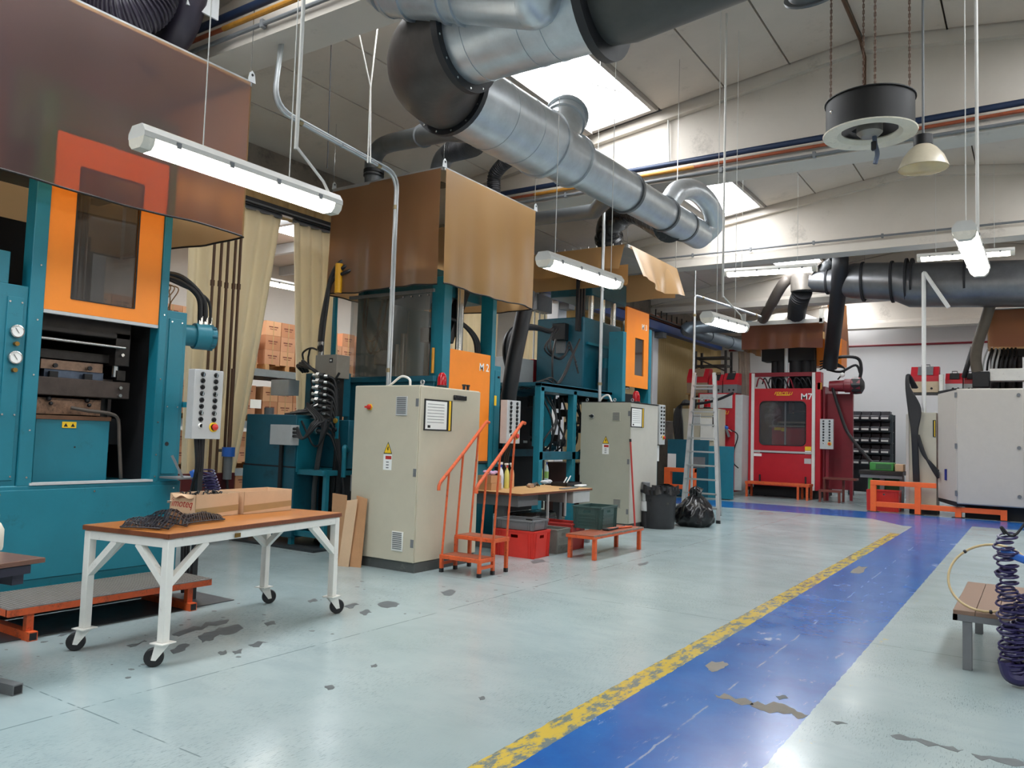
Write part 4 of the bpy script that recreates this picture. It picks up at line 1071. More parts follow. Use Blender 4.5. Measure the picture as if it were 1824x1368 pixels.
for u, v, su, sv in ((i_, i_, 1, 1), (LEN-i_, i_, -1, 1), (i_, WID-i_, 1, -1), (LEN-i_, WID-i_, -1, -1)):
    lg = MB().prism([TP(u-0.028, v-0.028, 0.155), TP(u+0.028, v-0.028, 0.155), TP(u+0.028, v+0.028, 0.155), TP(u-0.028, v+0.028, 0.155)], (0, 0, ZT-0.155-0.04)).build('leg', WHITE, trolley, bevel=0.004)
    MB().bar(TP(u, v, 0.52), TP(u+su*0.32, v, ZT-0.09), 0.045).build('brace', WHITE, trolley)
    MB().bar(TP(u, v, 0.52), TP(u, v+sv*0.27, ZT-0.09), 0.045).build('brace', WHITE, trolley)
    ca = MB().prism([TP(u-0.06, v-0.055, 0.148), TP(u+0.06, v-0.055, 0.148), TP(u+0.06, v+0.055, 0.148), TP(u-0.06, v+0.055, 0.148)], (0, 0, 0.007)).build('castor', WHITE, trolley)
    ang = 2.35 if u > 0.5 else (2.1 + math.pi*0.0 + 3.4)
    ang = {(1, 1): 4.05, (1, -1): 4.05, (-1, 1): 1.2, (-1, -1): 1.2}[(su, sv)]
    d = Vector((math.cos(ang), math.sin(ang), 0)); s = Vector((-d.y, d.x, 0))
    c = TP(u, v, 0.062)+d*0.05
    for sg in (-1, 1):
        fk = [c+s*sg*0.026-d*0.095+Vector((0, 0, 0.088)), c+s*sg*0.026-d*0.005+Vector((0, 0, 0.088)), c+s*sg*0.026+d*0.016-Vector((0, 0, 0.014)), c+s*sg*0.026-d*0.014-Vector((0, 0, 0.018))]
        MB().prism(fk, s*sg*0.004).build('fork', WHITE, ca, smooth=False)
    wh = MB().lathe([(0.022, -0.02), (0.055, -0.02), (0.062, -0.012), (0.062, 0.012), (0.055, 0.02), (0.022, 0.02)], c, 22, s).build('wheel', BLACK, ca)
    MB().lathe([(0.0, -0.019), (0.040, -0.019), (0.040, 0.019), (0.0, 0.019)], c, 16, s).build('hub', mat('dark_hub', '#4a4543', 0.5), ca)
q = TP(0.62, -0.005, ZT-0.07)
MB().obx(q, (0.05, 0.01, 0.03), math.atan2(U.y, U.x)).build('catch', mat('brass', '#8a6a34', 0.35, 0.8), trolley)

def open_box(name, label, n, r, depth, h, mat_out, text_=None, group=None, tape=True, th=0.006):
    """open-topped carton: near bottom corner n, right bottom corner r, going back by depth"""
    u = (r-n); w = u.length; u.normalize(); v = Vector((-u.y, u.x, 0))
    if v.dot(n-Vector((0, 0, n.z))) < 0 and (n+v*0.1).length < n.length: v = -v
    P = lambda a, b_, z: n+u*a+v*b_+Vector((0, 0, z))
    t = thing(name, label, 'box', P(w/2, depth/2, 0), group)
    MB().prism([P(0, 0, 0), P(w, 0, 0), P(w, depth, 0), P(0, depth, 0)], (0, 0, th)).build('bottom', mat_out, t)
    for a, b_ in ((((0, 0), (w, 0)), v), (((0, depth), (w, depth)), -v), (((0, 0), (0, depth)), u), (((w, 0), (w, depth)), -u)):
        p, q_ = P(*a[0], 0), P(*a[1], 0)
        MB().prism([p, q_, q_+b_*th, p+b_*th], (0, 0, h)).build('side', mat_out, t, smooth=False)
    if tape:
        MB().prism([P(0.0, -0.001, h*0.10), P(w, -0.001, h*0.22), P(w, -0.001, h*0.48), P(0, -0.001, h*0.40)], v*0.0008).build('tape', TAPE, t, smooth=False)
    return t, P, u, v, w
n1, r1 = PZ(347, 924, ZT), PZ(424, 917, ZT)
bx1, P1, u1, v1, w1 = open_box('cardboard_box', 'open cardboard box with red script lettering filled with black rubber scrap', n1, r1, 0.30, 0.180, CARD2, group='open cartons on the trolley table')
text('imoteq', bx1, REDINK, P1(-0.0012, 0.16, 0.105), -v1 if (-v1).cross(Vector((0, 0, 1))).dot(u1) < 0 else v1, (0, 0, 1), 0.085, shear=0.3, depth=0.0008)
MB().tube([P1(-0.001, 0.28, 0.13), P1(-0.001, 0.26, 0.15), P1(-0.001, 0.08, 0.155)], 0.0016, 5).build('red_line', REDINK, bx1)
MB().sheet(lambda a, b_: P1(-0.004-0.025*b_*math.sin(a*3.14), 0.02+0.26*a, 0.180-0.02*b_-0.012*math.sin(a*11)*b_), 12, 3).build('torn_flap', CARD2, bx1)
MB().bar(P1(-0.02, 0.28, 0.12), P1(0.0, 0.31, 0.10), 0.03, 0.002).build('torn_paper', PAPER, bx1)
for k in range(60):
    a, b_ = RND.uniform(0.03, w1-0.03), RND.uniform(0.03, 0.27)
    p = P1(a, b_, 0.125+RND.uniform(0, 0.06)); e = Vector((RND.uniform(-1, 1), RND.uniform(-1, 1), RND.uniform(-.5, .8)))*0.03
    if k == 0: scr = MB()
    scr.tube([p, p+e*0.5+Vector((0, 0, 0.012)), p+e], 0.006, 5)
scr.prism([P1(0.01, 0.01, 0.02), P1(w1-0.01, 0.01, 0.02), P1(w1-0.01, 0.29, 0.02), P1(0.01, 0.29, 0.02)], (0, 0, 0.11))
scr.build('rubber_scrap', BLACK, kind='stuff', label='tangled black rubber scrap filling the open box', cat='scrap')
n2, r2 = PZ(431, 917, ZT), PZ(502, 908, ZT)
open_box('cardboard_box', 'empty open cardboard box with brown tape on the trolley table', n2+u1*0.015, n2+u1*(0.015+(r2-n2).length), 0.30, 0.185, CARD2, group='open cartons on the trolley table')

# black ribbed rubber mouldings heaped on the trolley
def rubber(label, quad, hgt, nr, seed, spine=True):
    A, B_, C_, D_ = quad
    r = random.Random(seed)
    def S(u, v):
        p = (A*(1-u)+B_*u)*(1-v)+(D_*(1-u)+C_*u)*v
        return p+Vector((0, 0, 0.014+hgt*math.sin(math.pi*u)**1.0*math.sin(math.pi*min(1, v*0.9+0.05))+0.006*math.sin(13*u+seed)*math.sin(7*v)))
    m = MB()
    for k in range(nr+1):
        u = k/nr
        m.tube([S(u, j/8)+Vector((0, 0, 0.003*(k % 2))) for j in range(9)], 0.0055, 5)
    for j in range(0, 9, 2):
        m.tube([S(i/20, j/8) for i in range(21)], 0.005, 5)
    if spine:
        m.tube([S(0.5, j/10)+Vector((0, 0, 0.004)) for j in range(11)], 0.006, 5)
    if seed == 4: m.sheet(lambda u, v: S(u, v*0.45+(0.5 if seed == 4 else 0.1))-Vector((0, 0, 0.004)), 16, 8)
    o = m.build('rubber_moulding', mat('glossy_black_rubber', '#1d1b22', 0.36, var=0.2), label=label, cat='rubber part', group='rubber mouldings heaped on the trolley table')
Zt = ZT
def Q(*px): return [PZ(x, y, Zt+0.002) for x, y in px]
rubber('black ribbed rubber moulding arched over the heap on the trolley table', Q((256, 930), (332, 941), (340, 922), (280, 914)), 0.060, 11, 3)
rubber('fan-shaped black rubber moulding lying against the lettered box', Q((325, 937), (400, 928), (388, 920), (325, 912)), 0.03, 18, 4, False)
rubber('flat black rubber moulding hanging over the table end', Q((214, 942), (285, 945), (300, 925), (232, 926)), 0.012, 13, 5, False)
rubber('crumpled black rubber moulding under the arched one', Q((240, 938), (300, 946), (320, 930), (262, 922)), 0.022, 11, 6, False)

# ------------------------------------------------------------------ platform step in front of the first press
t = thing('platform_step', 'long low orange platform with ribbed grey deck before the press', 'platform', (-6.4, 3.6, 0))
py0, py1 = 2.80, 4.46
fr = MB()
for a, c in (((-6.08, py0), (-6.08, py1)), ((-6.70, py0), (-6.70, py1)), ((-6.08, py0+0.02), (-6.70, py0+0.02)), ((-6.08, py1-0.02), (-6.70, py1-0.02))):
    fr.bar((a[0], a[1], 0.21), (c[0], c[1], 0.21), 0.04, 0.05)
fr.build('frame', RUST, t, bevel=0.003)
MB().bx(-6.72, -6.06, py0, py1, 0.235, 0.243).build('deck', mat('ribbed_rubber_deck', '#8b8480', 0.45, 0.2, var=0.2, scale=9, dirt='#6a5a50', dirt_amt=0.3), t)
for k in range(56):
    y = py0+0.015+k*(py1-py0-0.03)/55
    MB().bx(-6.70, -6.08, y-0.005, y+0.005, 0.243, 0.247).build('deck_rib', mat('deck_rib_grey', '#8f8983', 0.4, 0.3), t, smooth=False)
for y in (py0+0.16, py1-0.20):
    MB().bar((-6.10, y, 0.05), (-6.10, y, 0.20), 0.05).build('leg', RUST, t)
    MB().bar((-6.68, y, 0.05), (-6.68, y, 0.20), 0.05).build('leg', RUST, t)
    f = MB().bar((-6.74, y, 0.032), (-6.02, y, 0.032), 0.064).build('foot', RUST, t)
    MB().bx(-6.022, -6.0185, y-0.025, y+0.025, 0.007, 0.057).build('foot_opening', DARK, f)
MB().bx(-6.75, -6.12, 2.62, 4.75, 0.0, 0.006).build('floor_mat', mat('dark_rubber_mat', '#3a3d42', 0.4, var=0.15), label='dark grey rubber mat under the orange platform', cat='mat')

# ------------------------------------------------------------------ desk end with a white jug
Cd = Vector((-5.04, 2.52, 0)); e1 = Vector((-0.985, -0.17, 0)); e2 = Vector((0.17, -0.985, 0))
def DP(a, b_, z): return Cd+e1*a+e2*b_+Vector((0, 0, z))
t = thing('desk', 'brown topped work desk with dark steel T-shaped leg', 'desk', DP(0.35, 0.6, 0))
MB().prism([DP(0, 0, 0.72), DP(0.75, 0, 0.72), DP(0.75, 1.3, 0.72), DP(0, 1.3, 0.72)], (0, 0, 0.03)).build('desktop', mat('brown_laminate', '#6b4a3c', 0.3, var=0.08), t, bevel=0.003)
MB().prism([DP(0.06, 0.09, 0.60), DP(0.68, 0.09, 0.60), DP(0.68, 0.16, 0.60), DP(0.06, 0.16, 0.60)], (0, 0, 0.10)).build('apron', mat('navy_steel', '#2c2a38', 0.45, 0.2), t)
MB().bar(DP(0.03, 0.08, 0.69), DP(0.03, 1.2, 0.69), 0.03, 0.05).build('side_rail', mat('navy_steel', '#2c2a38'), t)
for b_ in (0.19, 1.1):
    MB().bar(DP(0.36, b_, 0.06), DP(0.30, b_, 0.70), 0.10, 0.05).build('leg', mat('navy_steel', '#2c2a38'), t)
    f = MB().bar(DP(-0.10, b_, 0.03), DP(0.66, b_, 0.03), 0.06).build('foot', GREYP, t)
    MB().bar(DP(-0.104, b_, 0.03), DP(-0.10, b_, 0.03), 0.045).build('foot_opening', DARK, f)
q = PZ(2, 980, 0.75)
jg = MB().lathe([(0.0, 0.0), (0.045, 0), (0.05, 0.02), (0.05, 0.13), (0.03, 0.17), (0.018, 0.18), (0.018, 0.20), (0.0, 0.20)], (q.x-0.03, q.y-0.03, 0.75), 18)
t = thing('plastic_jug', 'off-white plastic bottle standing on the brown desk', 'bottle', (q.x-0.03, q.y-0.03, 0.75))
jg.build('body', mat('offwhite_plastic', '#d9d2c4', 0.4), t); MB().cyl((q.x-0.03, q.y-0.03, 0.95), (q.x-0.03, q.y-0.03, 0.972), 0.02, 14).build('cap', PAPER, t)

# ------------------------------------------------------------------ electric cabinets
def danger_label(parent, c, w, right, n):
    """yellow lightning triangle over a red and white notice; c = centre top of the notice"""
    r = Vector(right); up = Vector((0, 0, 1)); n = Vector(n); c = Vector(c)
    tri = lambda s, dz, off: [c+n*off-r*w*0.5*s+up*dz, c+n*off+r*w*0.5*s+up*dz, c+n*off+up*(dz+w*1.05*s)]
    a = MB().prism(tri(1.0, 0.0, 0.001), n*0.0015).build('warning_triangle', INK, parent, smooth=False)
    MB().prism(tri(0.82, w*0.06, 0.0028), n*0.0008).build('triangle_field', YELLOW, a, smooth=False)
    z = [(-0.02, 0.62), (0.10, 0.62), (0.04, 0.45), (0.10, 0.45), (-0.02, 0.16), (0.0, 0.34), (-0.09, 0.34)]
    MB().prism([c+n*0.0038+r*x*w+up*y*w for x, y in z], n*0.0006).build('lightning_bolt', INK, a, smooth=False)
    nb = MB().prism([c+n*0.001-r*w*0.5-up*w*1.45, c+n*0.001+r*w*0.5-up*w*1.45, c+n*0.001+r*w*0.5-up*0.01, c+n*0.001-r*w*0.5-up*0.01], n*0.0015).build('notice', PAPER, parent, smooth=False)
    MB().prism([c+n*0.0028-r*w*0.25-up*w*0.5, c+n*0.0028+r*w*0.45-up*w*0.5, c+n*0.0028+r*w*0.45-up*w*0.2, c+n*0.0028-r*w*0.25-up*w*0.2], n*0.0006).build('red_field', REDINK, nb, smooth=False)
    for k, dz in enumerate((0.75, 1.0, 1.25)):
        MB().prism([c+n*0.0028-r*w*0.16-up*w*(dz+0.05), c+n*0.0028+r*w*0.16-up*w*(dz+0.05), c+n*0.0028+r*w*0.16-up*w*(dz-0.05), c+n*0.0028-r*w*0.16-up*w*(dz-0.05)], n*0.0006).build('print_line', GREYP, nb, smooth=False)
def vent(parent, c, w, h, right, n, m=LGREY):
    r = Vector(right); up = Vector((0, 0, 1)); n = Vector(n); c = Vector(c)
    v_ = MB().prism([c-r*w/2-up*h/2, c+r*w/2-up*h/2, c+r*w/2+up*h/2, c-r*w/2+up*h/2], n*0.010).build('vent', m, parent, bevel=0.003)
    for k in range(9):
        z = -h*0.4+k*h*0.1
        MB().prism([c+n*0.010-r*w*0.4+up*z, c+n*0.010+r*w*0.4+up*z, c+n*0.010+r*w*0.4+up*(z+h*0.05), c+n*0.010-r*w*0.4+up*(z+h*0.05)], n*0.004).build('vent_slat', GREYP, v_, smooth=False)
def beacon(parent, c, s=1.0):
    c = Vector(c)
    b_ = MB().lathe([(0.0, 0.0), (0.065*s, 0), (0.065*s, 0.03*s), (0.055*s, 0.035*s)], c, 18).build('beacon_base', BLACK, parent)
    MB().lathe([(0.058*s, 0.032*s), (0.055*s, 0.12*s), (0.045*s, 0.16*s), (0.025*s, 0.185*s), (0.0, 0.192*s)], c, 18).build('beacon_lens', mat('red_lens', '#a8121c', 0.12, var=0.05), parent)
def eyebolt(parent, c, n=(1, 0, 0), r=0.03):
    c = Vector(c)
    MB().cyl(c, c+Vector((0, 0, 0.012)), 0.022, 12).ring(c+Vector((0, 0, r+0.010)), n, r*0.55, r, 0.014, 16).build('lifting_eye', ALU, parent)
def cabinet(label, x1, y0, wx, wy, H, m, tri_px, knob, vents, doc, handle, plinth=0.11, beac=None, face_m=None):
    """x1 = lane-side face, y0 = face towards the photographer"""
    t = thing('electric_cabinet', label, 'cabinet', (x1-wx/2, y0+wy/2, 0))
    MB().bx(x1-wx+0.015, x1-0.015, y0+0.015, y0+wy-0.015, 0, plinth).build('plinth', mat('plinth_grey', '#4c4f4e', 0.5, dirt='#7d7d78', dirt_amt=0.2), t)
    MB().bx(x1-wx, x1-0.022, y0+0.004, y0+wy, plinth, H).build('body', m, t, bevel=0.006)
    MB().bx(x1-wx+0.004, x1-0.012, y0-0.012, y0+0.004, plinth+0.006, H-0.006).build('side_panel', m, t, bevel=0.004)
    d = MB().bx(x1-0.020, x1, y0+0.006, y0+wy-0.006, plinth+0.008, H-0.012).build('door', face_m or m, t, bevel=0.005)
    for z in (H-0.20, H*0.53, plinth+0.22):
        MB().bx(x1-0.055, x1-0.015, y0-0.020, y0-0.010, z-0.045, z+0.045).build('hinge', GREYP, t)
    MB().bx(x1-wx-0.008, x1-wx+0.004, y0-0.016, y0-0.004, H*0.45-0.1, H*0.45+0.1).build('hinge', GREYP, t)
    q = PY(*tri_px, y0-0.012)
    danger_label(t, (q.x, y0-0.012, q.z), 0.13, (1, 0, 0), (0, -1, 0))
    q = PY(*knob, y0-0.012)
    k = MB().cyl((q.x, y0-0.012, q.z), (q.x, y0-0.022, q.z), 0.042, 6).build('switch_plate', YELLOW if beac else LGREY, t)
    MB().lathe([(0.03, 0), (0.03, 0.02), (0.02, 0.03), (0.0, 0.03)], (q.x, y0-0.022, q.z), 14, (0, -1, 0)).bar((q.x-0.045, y0-0.05, q.z), (q.x+0.045, y0-0.05, q.z), 0.016, 0.022).build('rotary_switch', PLRED if beac else BLACK, k)
    for v_ in vents:
        q = PY(v_[0], v_[1], y0-0.012)
        vent(t, (q.x, y0-0.012, q.z), v_[2], v_[3], (1, 0, 0), (0, -1, 0), v_[4])
    a, c = PX(*doc[0], x1), PX(*doc[1], x1)
    ho = MB().bx(x1+0.001, x1+0.010, a.y, c.y, c.z, a.z).build('document_holder', INK, d)
    MB().bx(x1+0.010, x1+0.012, a.y+0.02, a.y+(c.y-a.y)*0.80, c.z+0.015, a.z-0.02).build('document', PAPER, ho)
    for k in range(7):
        z = a.z-0.06-k*0.035
        MB().bx(x1+0.012, x1+0.0124, a.y+0.05, a.y+(c.y-a.y)*0.7, z, z+0.006).build('print_line', GREYP, ho)
    MB().bx(x1+0.012, x1+0.0124, a.y+0.06, a.y+0.11, c.z+0.03, c.z+0.06).build('print_block', INK, ho)
    MB().bx(x1+0.010, x1+0.011, a.y+(c.y-a.y)*0.88, a.y+(c.y-a.y)*0.95, c.z+0.005, a.z-0.005).build('yellow_edge', YELLOW, ho)
    if handle:
        q = PX(*handle, x1)
        MB().bx(x1, x1+0.03, q.y-0.12, q.y+0.12, q.z-0.03, q.z+0.03).build('handle', BLACKG, d, bevel=0.008)
    return t
c2 = cabinet('large beige electric cabinet with yellow warning triangle beside the orange stairs', -5.83, 6.92, 1.02, 1.16, 2.12, BEIGE, (691, 808), (659, 725),
             [(716, 723, 0.17, 0.22, LGREY), (708, 964, 0.17, 0.22, WHITE)], ((756, 710), (803, 768)), (818, 709), beac=True)
beacon(c2, (PX(787, 685, -5.95).x, PX(787, 685, -5.95).y, 2.12))
eyebolt(c2, (-5.90, 7.02, 2.12), (0, 1, 0))
MB().tube(cat_rom([(-6.42, 7.02, 2.12), (-6.36, 7.02, 2.15), (-6.22, 7.02, 2.23), (-6.10, 7.02, 2.20), (-6.08, 7.02, 2.12)], 6), 0.014, 8).build('cable', WHITE, c2)
for y in (7.82, 7.90):
    MB().cyl((-5.9, y, 2.12), (-5.9, y, 2.17), 0.018, 8).cyl((-5.9, y, 2.17), (-5.9, y, 2.19), 0.026, 8).build('cable_gland', BLACK, c2)
c3 = cabinet('grey electric cabinet with red and white notice beside the black bin', -5.95, 12.80, 1.0, 1.18, 2.23, CABGREY, (1079, 790), (1055, 741),
             [(1098, 742, 0.16, 0.16, CABGREY), (1099, 897, 0.16, 0.16, CABGREY)], ((1124, 725), (1146, 762)), None, plinth=0.09, face_m=mat('cabinet_door_grey', '#c2bfb5', 0.45, var=0.04))
MB().bx(-6.96, -5.94, 12.79, 13.99, 2.225, 2.24).build('top_cover', DARK, c3)
q = PX(1133, 710, -5.5); beacon(c3, (-6.2, PX(1133, 710, -6.2).y, 2.24), 1.25)
for px_ in (1046, 1095):
    q = PY(px_, 712, 12.95); eyebolt(c3, (q.x, 12.95, 2.24), (0, 1, 0))
q = PX(1118, 712, -5.25); eyebolt(c3, (-6.03, 13.0, 2.24), (0, 1, 0))
MB().tube(cat_rom([(PY(1068, 710, 12.95).x, 12.95, 2.24), (PY(1074, 704, 12.95).x, 12.95, 2.33), (PY(1084, 702, 12.95).x, 12.95, 2.36), (PY(1090, 711, 12.95).x, 12.95, 2.24)], 6), 0.018, 8).build('cable', WHITE, c3)
# narrow switch panel on the lane side of the grey cabinet
cp3 = control_panel('switch_box', 'narrow grey switch panel at the edge of the grey cabinet', (-5.98, max(14.14, PX(1179, 792, -5.98).y), PX(1179, 792, -5.98).z), 0.28, 0.76, 0.10, (1, 0, 0), 9)
q = PX(1179, 792, -5.98); q.y = max(14.14, q.y)
MB().bx(-6.12, -6.08, q.y-0.03, q.y+0.03, 0, q.z).build('post', TEAL_SHADE, cp3)
MB().bx(-6.08, -6.075, q.y-0.10, q.y+0.10, q.z-0.32, q.z-0.02).build('notice', PAPER, cp3)

# ------------------------------------------------------------------ orange stairs with two handrails
t = thing('step_stairs', 'small orange two-step stairs with tall sloping handrails', 'stairs', (-5.4, 7.5, 0))
sx0, sx1 = -5.70, -5.13
ys = (7.20, 7.47, 7.76); zs = (0.20, 0.40)
TREAD = mat('worn_stair_tread', '#8c4a30', 0.55, 0.1, var=0.25, scale=16, dirt='#4f3a30', dirt_amt=0.4)
for k in range(2):
    st = MB().bx(sx0, sx1, ys[k], ys[k+1]+0.02, zs[k]-0.045, zs[k]).build('step', RUST, t, bevel=0.003)
    MB().bx(sx0+0.02, sx1-0.02, ys[k]+0.02, ys[k+1], zs[k], zs[k]+0.004).build('tread', TREAD, st)
for x in (sx0+0.02, sx1-0.02):
    for y, z in ((ys[0]+0.02, zs[0]-0.02), (ys[1]+0.01, zs[1]-0.02), (ys[2]-0.01, zs[1]-0.02)):
        l = MB().bar((x, y, 0.0), (x, y, z), 0.035).build('leg', RUST, t)
        MB().bar((x, y, 0.0), (x, y, 0.045), 0.038).build('foot_cap', BLACK, l)
    MB().bar((x, ys[0], 0.10), (x, ys[1], 0.10), 0.03).build('stringer', RUST, t)
    # posts and rail
    rail0, rail1 = Vector((x, 7.12, 0.98)), Vector((x, 8.02, 1.74))
    MB().tube([rail0-Vector((0, 0.0, 0.05)), rail0, rail0+Vector((0, 0.03, 0.045)), rail0.lerp(rail1, 0.5), rail1-Vector((0, 0.03, 0.02)), rail1, rail1+Vector((0, 0.05, -0.01))], 0.020, 10).build('handrail', RUST, t)
    for y0_, y1_ in ((ys[0]+0.02, 7.30), (ys[1]+0.01, 7.56), (ys[2]-0.01, 7.86)):
        zt_ = 0.98 + (y1_-7.12)*(0.76/0.90)
        MB().tube([(x, y0_, 0.18 if y0_ < 7.3 else 0.38), (x, y1_, zt_)], 0.013, 8).build('post', RUST, t)

# flattened cardboard leaning on the cabinet
t = thing('cardboard_sheet', 'folded brown cardboard sheet leaning against the beige cabinet', 'cardboard')
ca = [PY(581, 878, 6.85), PY(618, 880, 6.85), PY(622, 1014, 6.80), PY(585, 985, 6.95)]
def flat(px, y, y2):
    pts = [PY(a, b_, y if i < 2 else y2) for i, (a, b_) in enumerate(px)]
    for i in (2, 3): pts[i].z = max(0.0, pts[i].z)
    return pts
xa, xb, xc, xd = PY(583, 940, 6.80).x, PY(607, 940, 6.72).x, PY(622, 940, 6.72).x, PY(645, 940, 6.80).x
zt = PY(600, 880, 6.8).z
t.location = ((xa+xd)/2, 6.8, 0)
MB().prism([(xa, 6.86, 0), (xb+0.03, 6.76, 0), (xb+0.03, 6.76, zt), (xa, 6.86, zt)], (0.002, 0.008, 0)).build('panel', CARD, t, smooth=False)
MB().prism([(xb, 6.70, 0), (xc, 6.73, 0), (xc+0.03, 6.80, zt-0.04), (xb+0.03, 6.77, zt-0.06)], (0.002, 0.008, 0)).build('flap', CARD2, t, smooth=False)
MB().prism([(xc-0.01, 6.76, 0), (xd, 6.80, 0), (xd, 6.86, zt-0.03), (xc-0.02, 6.84, zt)], (0.002, 0.008, 0)).build('panel', CARD, t, smooth=False)

# ------------------------------------------------------------------ crates
def crate(label, c, ux, w, d, h, m, ribs=True, group='plastic crates by the workbench', lattice=False, z=0.0, cat='crate'):
    """open plastic crate; c = near lower corner, ux = direction of its long side"""
    u = Vector((ux[0], ux[1], 0)).normalized(); v = Vector((-u.y, u.x, 0)); c = Vector((c[0], c[1], z))
    P = lambda a, b_, zz: c+u*a+v*b_+Vector((0, 0, zz))
    t = thing('plastic_crate', label, cat, P(w/2, d/2, 0), group)
    ins = 0.018
    MB().prism([P(ins, ins, 0), P(w-ins, ins, 0), P(w-ins, d-ins, 0), P(ins, d-ins, 0)], (0, 0, 0.012)).build('bottom', m, t)
    for (a, b_, nrm) in (((0, 0), (w, 0), v), ((w, 0), (w, d), -u), ((w, d), (0, d), -v), ((0, d), (0, 0), u)):
        p0, p1 = P(*a, 0.0)+nrm*ins, P(*b_, 0.0)+nrm*ins
        q0, q1 = P(*a, h), P(*b_, h)
        L_ = (q1-q0).length
        def S(s, tt): return (p0*(1-s)+p1*s)*(1-tt)+(q0*(1-s)+q1*s)*tt
        o = MB()
        hs, he, hb, ht = 0.5-0.06/L_*0.9, 0.5+0.06/L_*0.9, 0.74, 0.86
        for s0, s1, t0, t1 in ((0, hs, 0, 1), (he, 1, 0, 1), (hs, he, 0, hb), (hs, he, ht, 1)):
            o.prism([S(s0, t0), S(s1, t0), S(s1, t1), S(s0, t1)], nrm*0.004)
        o = o.build('side', m, t, smooth=False)
        if ribs:
            for s in (0.03, 0.09, 0.15, 0.85, 0.91, 0.97):
                MB().bar(S(s, 0.02)-nrm*0.005, S(s, 0.93)-nrm*0.005, 0.010).build('rib', m, o)
        if lattice:
            for tt in (0.2, 0.35, 0.5, 0.65):
                MB().bar(S(0.2, tt)-nrm*0.003, S(0.8, tt)-nrm*0.003, 0.008, 0.008).build('slat', m, o)
    rim = MB()
    for a, b_ in (((0, 0), (w, 0)), ((w, 0), (w, d)), ((w, d), (0, d)), ((0, d), (0, 0))):
        rim.bar(P(*a, h), P(*b_, h), 0.022, 0.020)
    rim.build('rim', m, t)
    return t
# direction helpers: the long faces run roughly along X
k0 = PZ(949, 997)
crate('bright red plastic crate under the grey tray beside the stairs', (k0.x-0.60, k0.y), (1, 0.02), 0.60, 0.42, 0.34, PLRED)
GREYC = mat('grey_crate', '#6f7174', 0.45, var=0.1)
crate('shallow grey plastic tray stacked on the bright red crate', (k0.x-0.61, k0.y+0.01), (1, 0.02), 0.58, 0.40, 0.12, GREYC, z=0.355, cat='tray', lattice=False)
k1 = PZ(990, 988)
crate('worn grey plastic crate with slotted side between the red crates', (k1.x-0.58, k1.y+0.02), (1, 0.02), 0.58, 0.36, 0.32, mat('grey_crate_worn', '#757670', 0.55, dirt='#4e4e48', dirt_amt=0.3), ribs=False, lattice=True)
k2 = PZ(1013, 982)
crate('faded red plastic crate partly under the orange bench', (k2.x-0.60, k2.y+0.06), (1, 0.02), 0.60, 0.40, 0.36, mat('faded_red_plastic', '#b43a36', 0.5), ribs=False)
# orange bench with the green crate on it
t = thing('low_bench', 'low orange steel bench with worn edge under the green crate', 'bench', (-4.98, 9.97, 0))
bx0, bx1, by0, by1, bz = -5.18, -4.76, 9.20, 10.74, 0.315
MB().bx(bx0, bx1, by0, by1, bz-0.045, bz-0.008).build('frame', RUST, t, bevel=0.003)
MB().bx(bx0, bx1, by0, by1, bz-0.008, bz).build('deck', TREAD, t)
rr_ = random.Random(5)
eb = MB()
for k in range(40):
    y = by0+0.02+k*0.038
    eb.obx((bx1-0.004, y, bz-0.004+rr_.uniform(-.004, .003)), (0.02, 0.034, 0.02), rr_.uniform(-.1, .1))
eb.build('worn_edge', mat('worn_rubber_edge', '#7d736a', 0.7, var=0.3, scale=30), t)
for x in (bx0+0.03, bx1-0.03):
    for y in (by0+0.07, by1-0.09):
        MB().bar((x, y, 0), (x, y, bz-0.04), 0.05).build('leg', RUST, t, bevel=0.003)
g0 = PZ(1073, 945, bz)
crate('dark green plastic crate standing on the low orange bench', (g0.x-0.455, g0.y-0.02), (1, 0.05), 0.42, 0.58, 0.30, mat('dark_green_plastic', '#3a5552', 0.4, var=0.1), lattice=True, z=bz)
t = thing('bolt_cutter', 'bolt cutter with dark orange handles lying on the low bench', 'tool', (-4.95, 10.3, bz))
MB().tube([(-4.98, 9.98, bz+0.015), (-4.93, 10.2, bz+0.016), (-4.86, 10.55, bz+0.015)], 0.013, 8).build('handle', RUST, t)
MB().tube([(-4.90, 9.98, bz+0.015), (-4.92, 10.2, bz+0.016), (-4.98, 10.55, bz+0.015)], 0.013, 8).build('handle', BLACK, t)
MB().obx((-4.94, 9.93, bz+0.016), (0.10, 0.12, 0.022)).build('jaw', BLACK, t, bevel=0.006)

# ------------------------------------------------------------------ workbench with its clutter
tx0, tx1, ty0, ty1, tz = -6.66, -5.78, 9.02, 11.06, 0.80
t = thing('workbench', 'grey workbench with worn wooden top crowded with bottles and tools', 'workbench', ((tx0+tx1)/2, (ty0+ty1)/2, 0))
tt_ = MB().bx(tx0, tx1, ty0, ty1, tz-0.03, tz).build('worktop', mat('worn_bench_top', '#c39a66', 0.5, var=0.12, scale=3, dirt='#8f6a42', dirt_amt=0.2), t, bevel=0.003)
MB().bx(tx1-0.004, tx1+0.004, ty0, ty1, tz-0.03, tz-0.002).bx(tx0, tx1, ty0-0.004, ty0+0.004, tz-0.03, tz-0.002).build('edge_band', WOODD, tt_)
MB().bx(tx0+0.05, tx1-0.1, ty0+0.08, ty0+0.6, tz-0.19, tz-0.03).build('apron_box', GREYC, t, bevel=0.004)
MB().bx(tx0+0.1, tx1-0.03, ty1-0.55, ty1-0.02, tz-0.21, tz-0.03).build('drawer', LGREY, t, bevel=0.004)
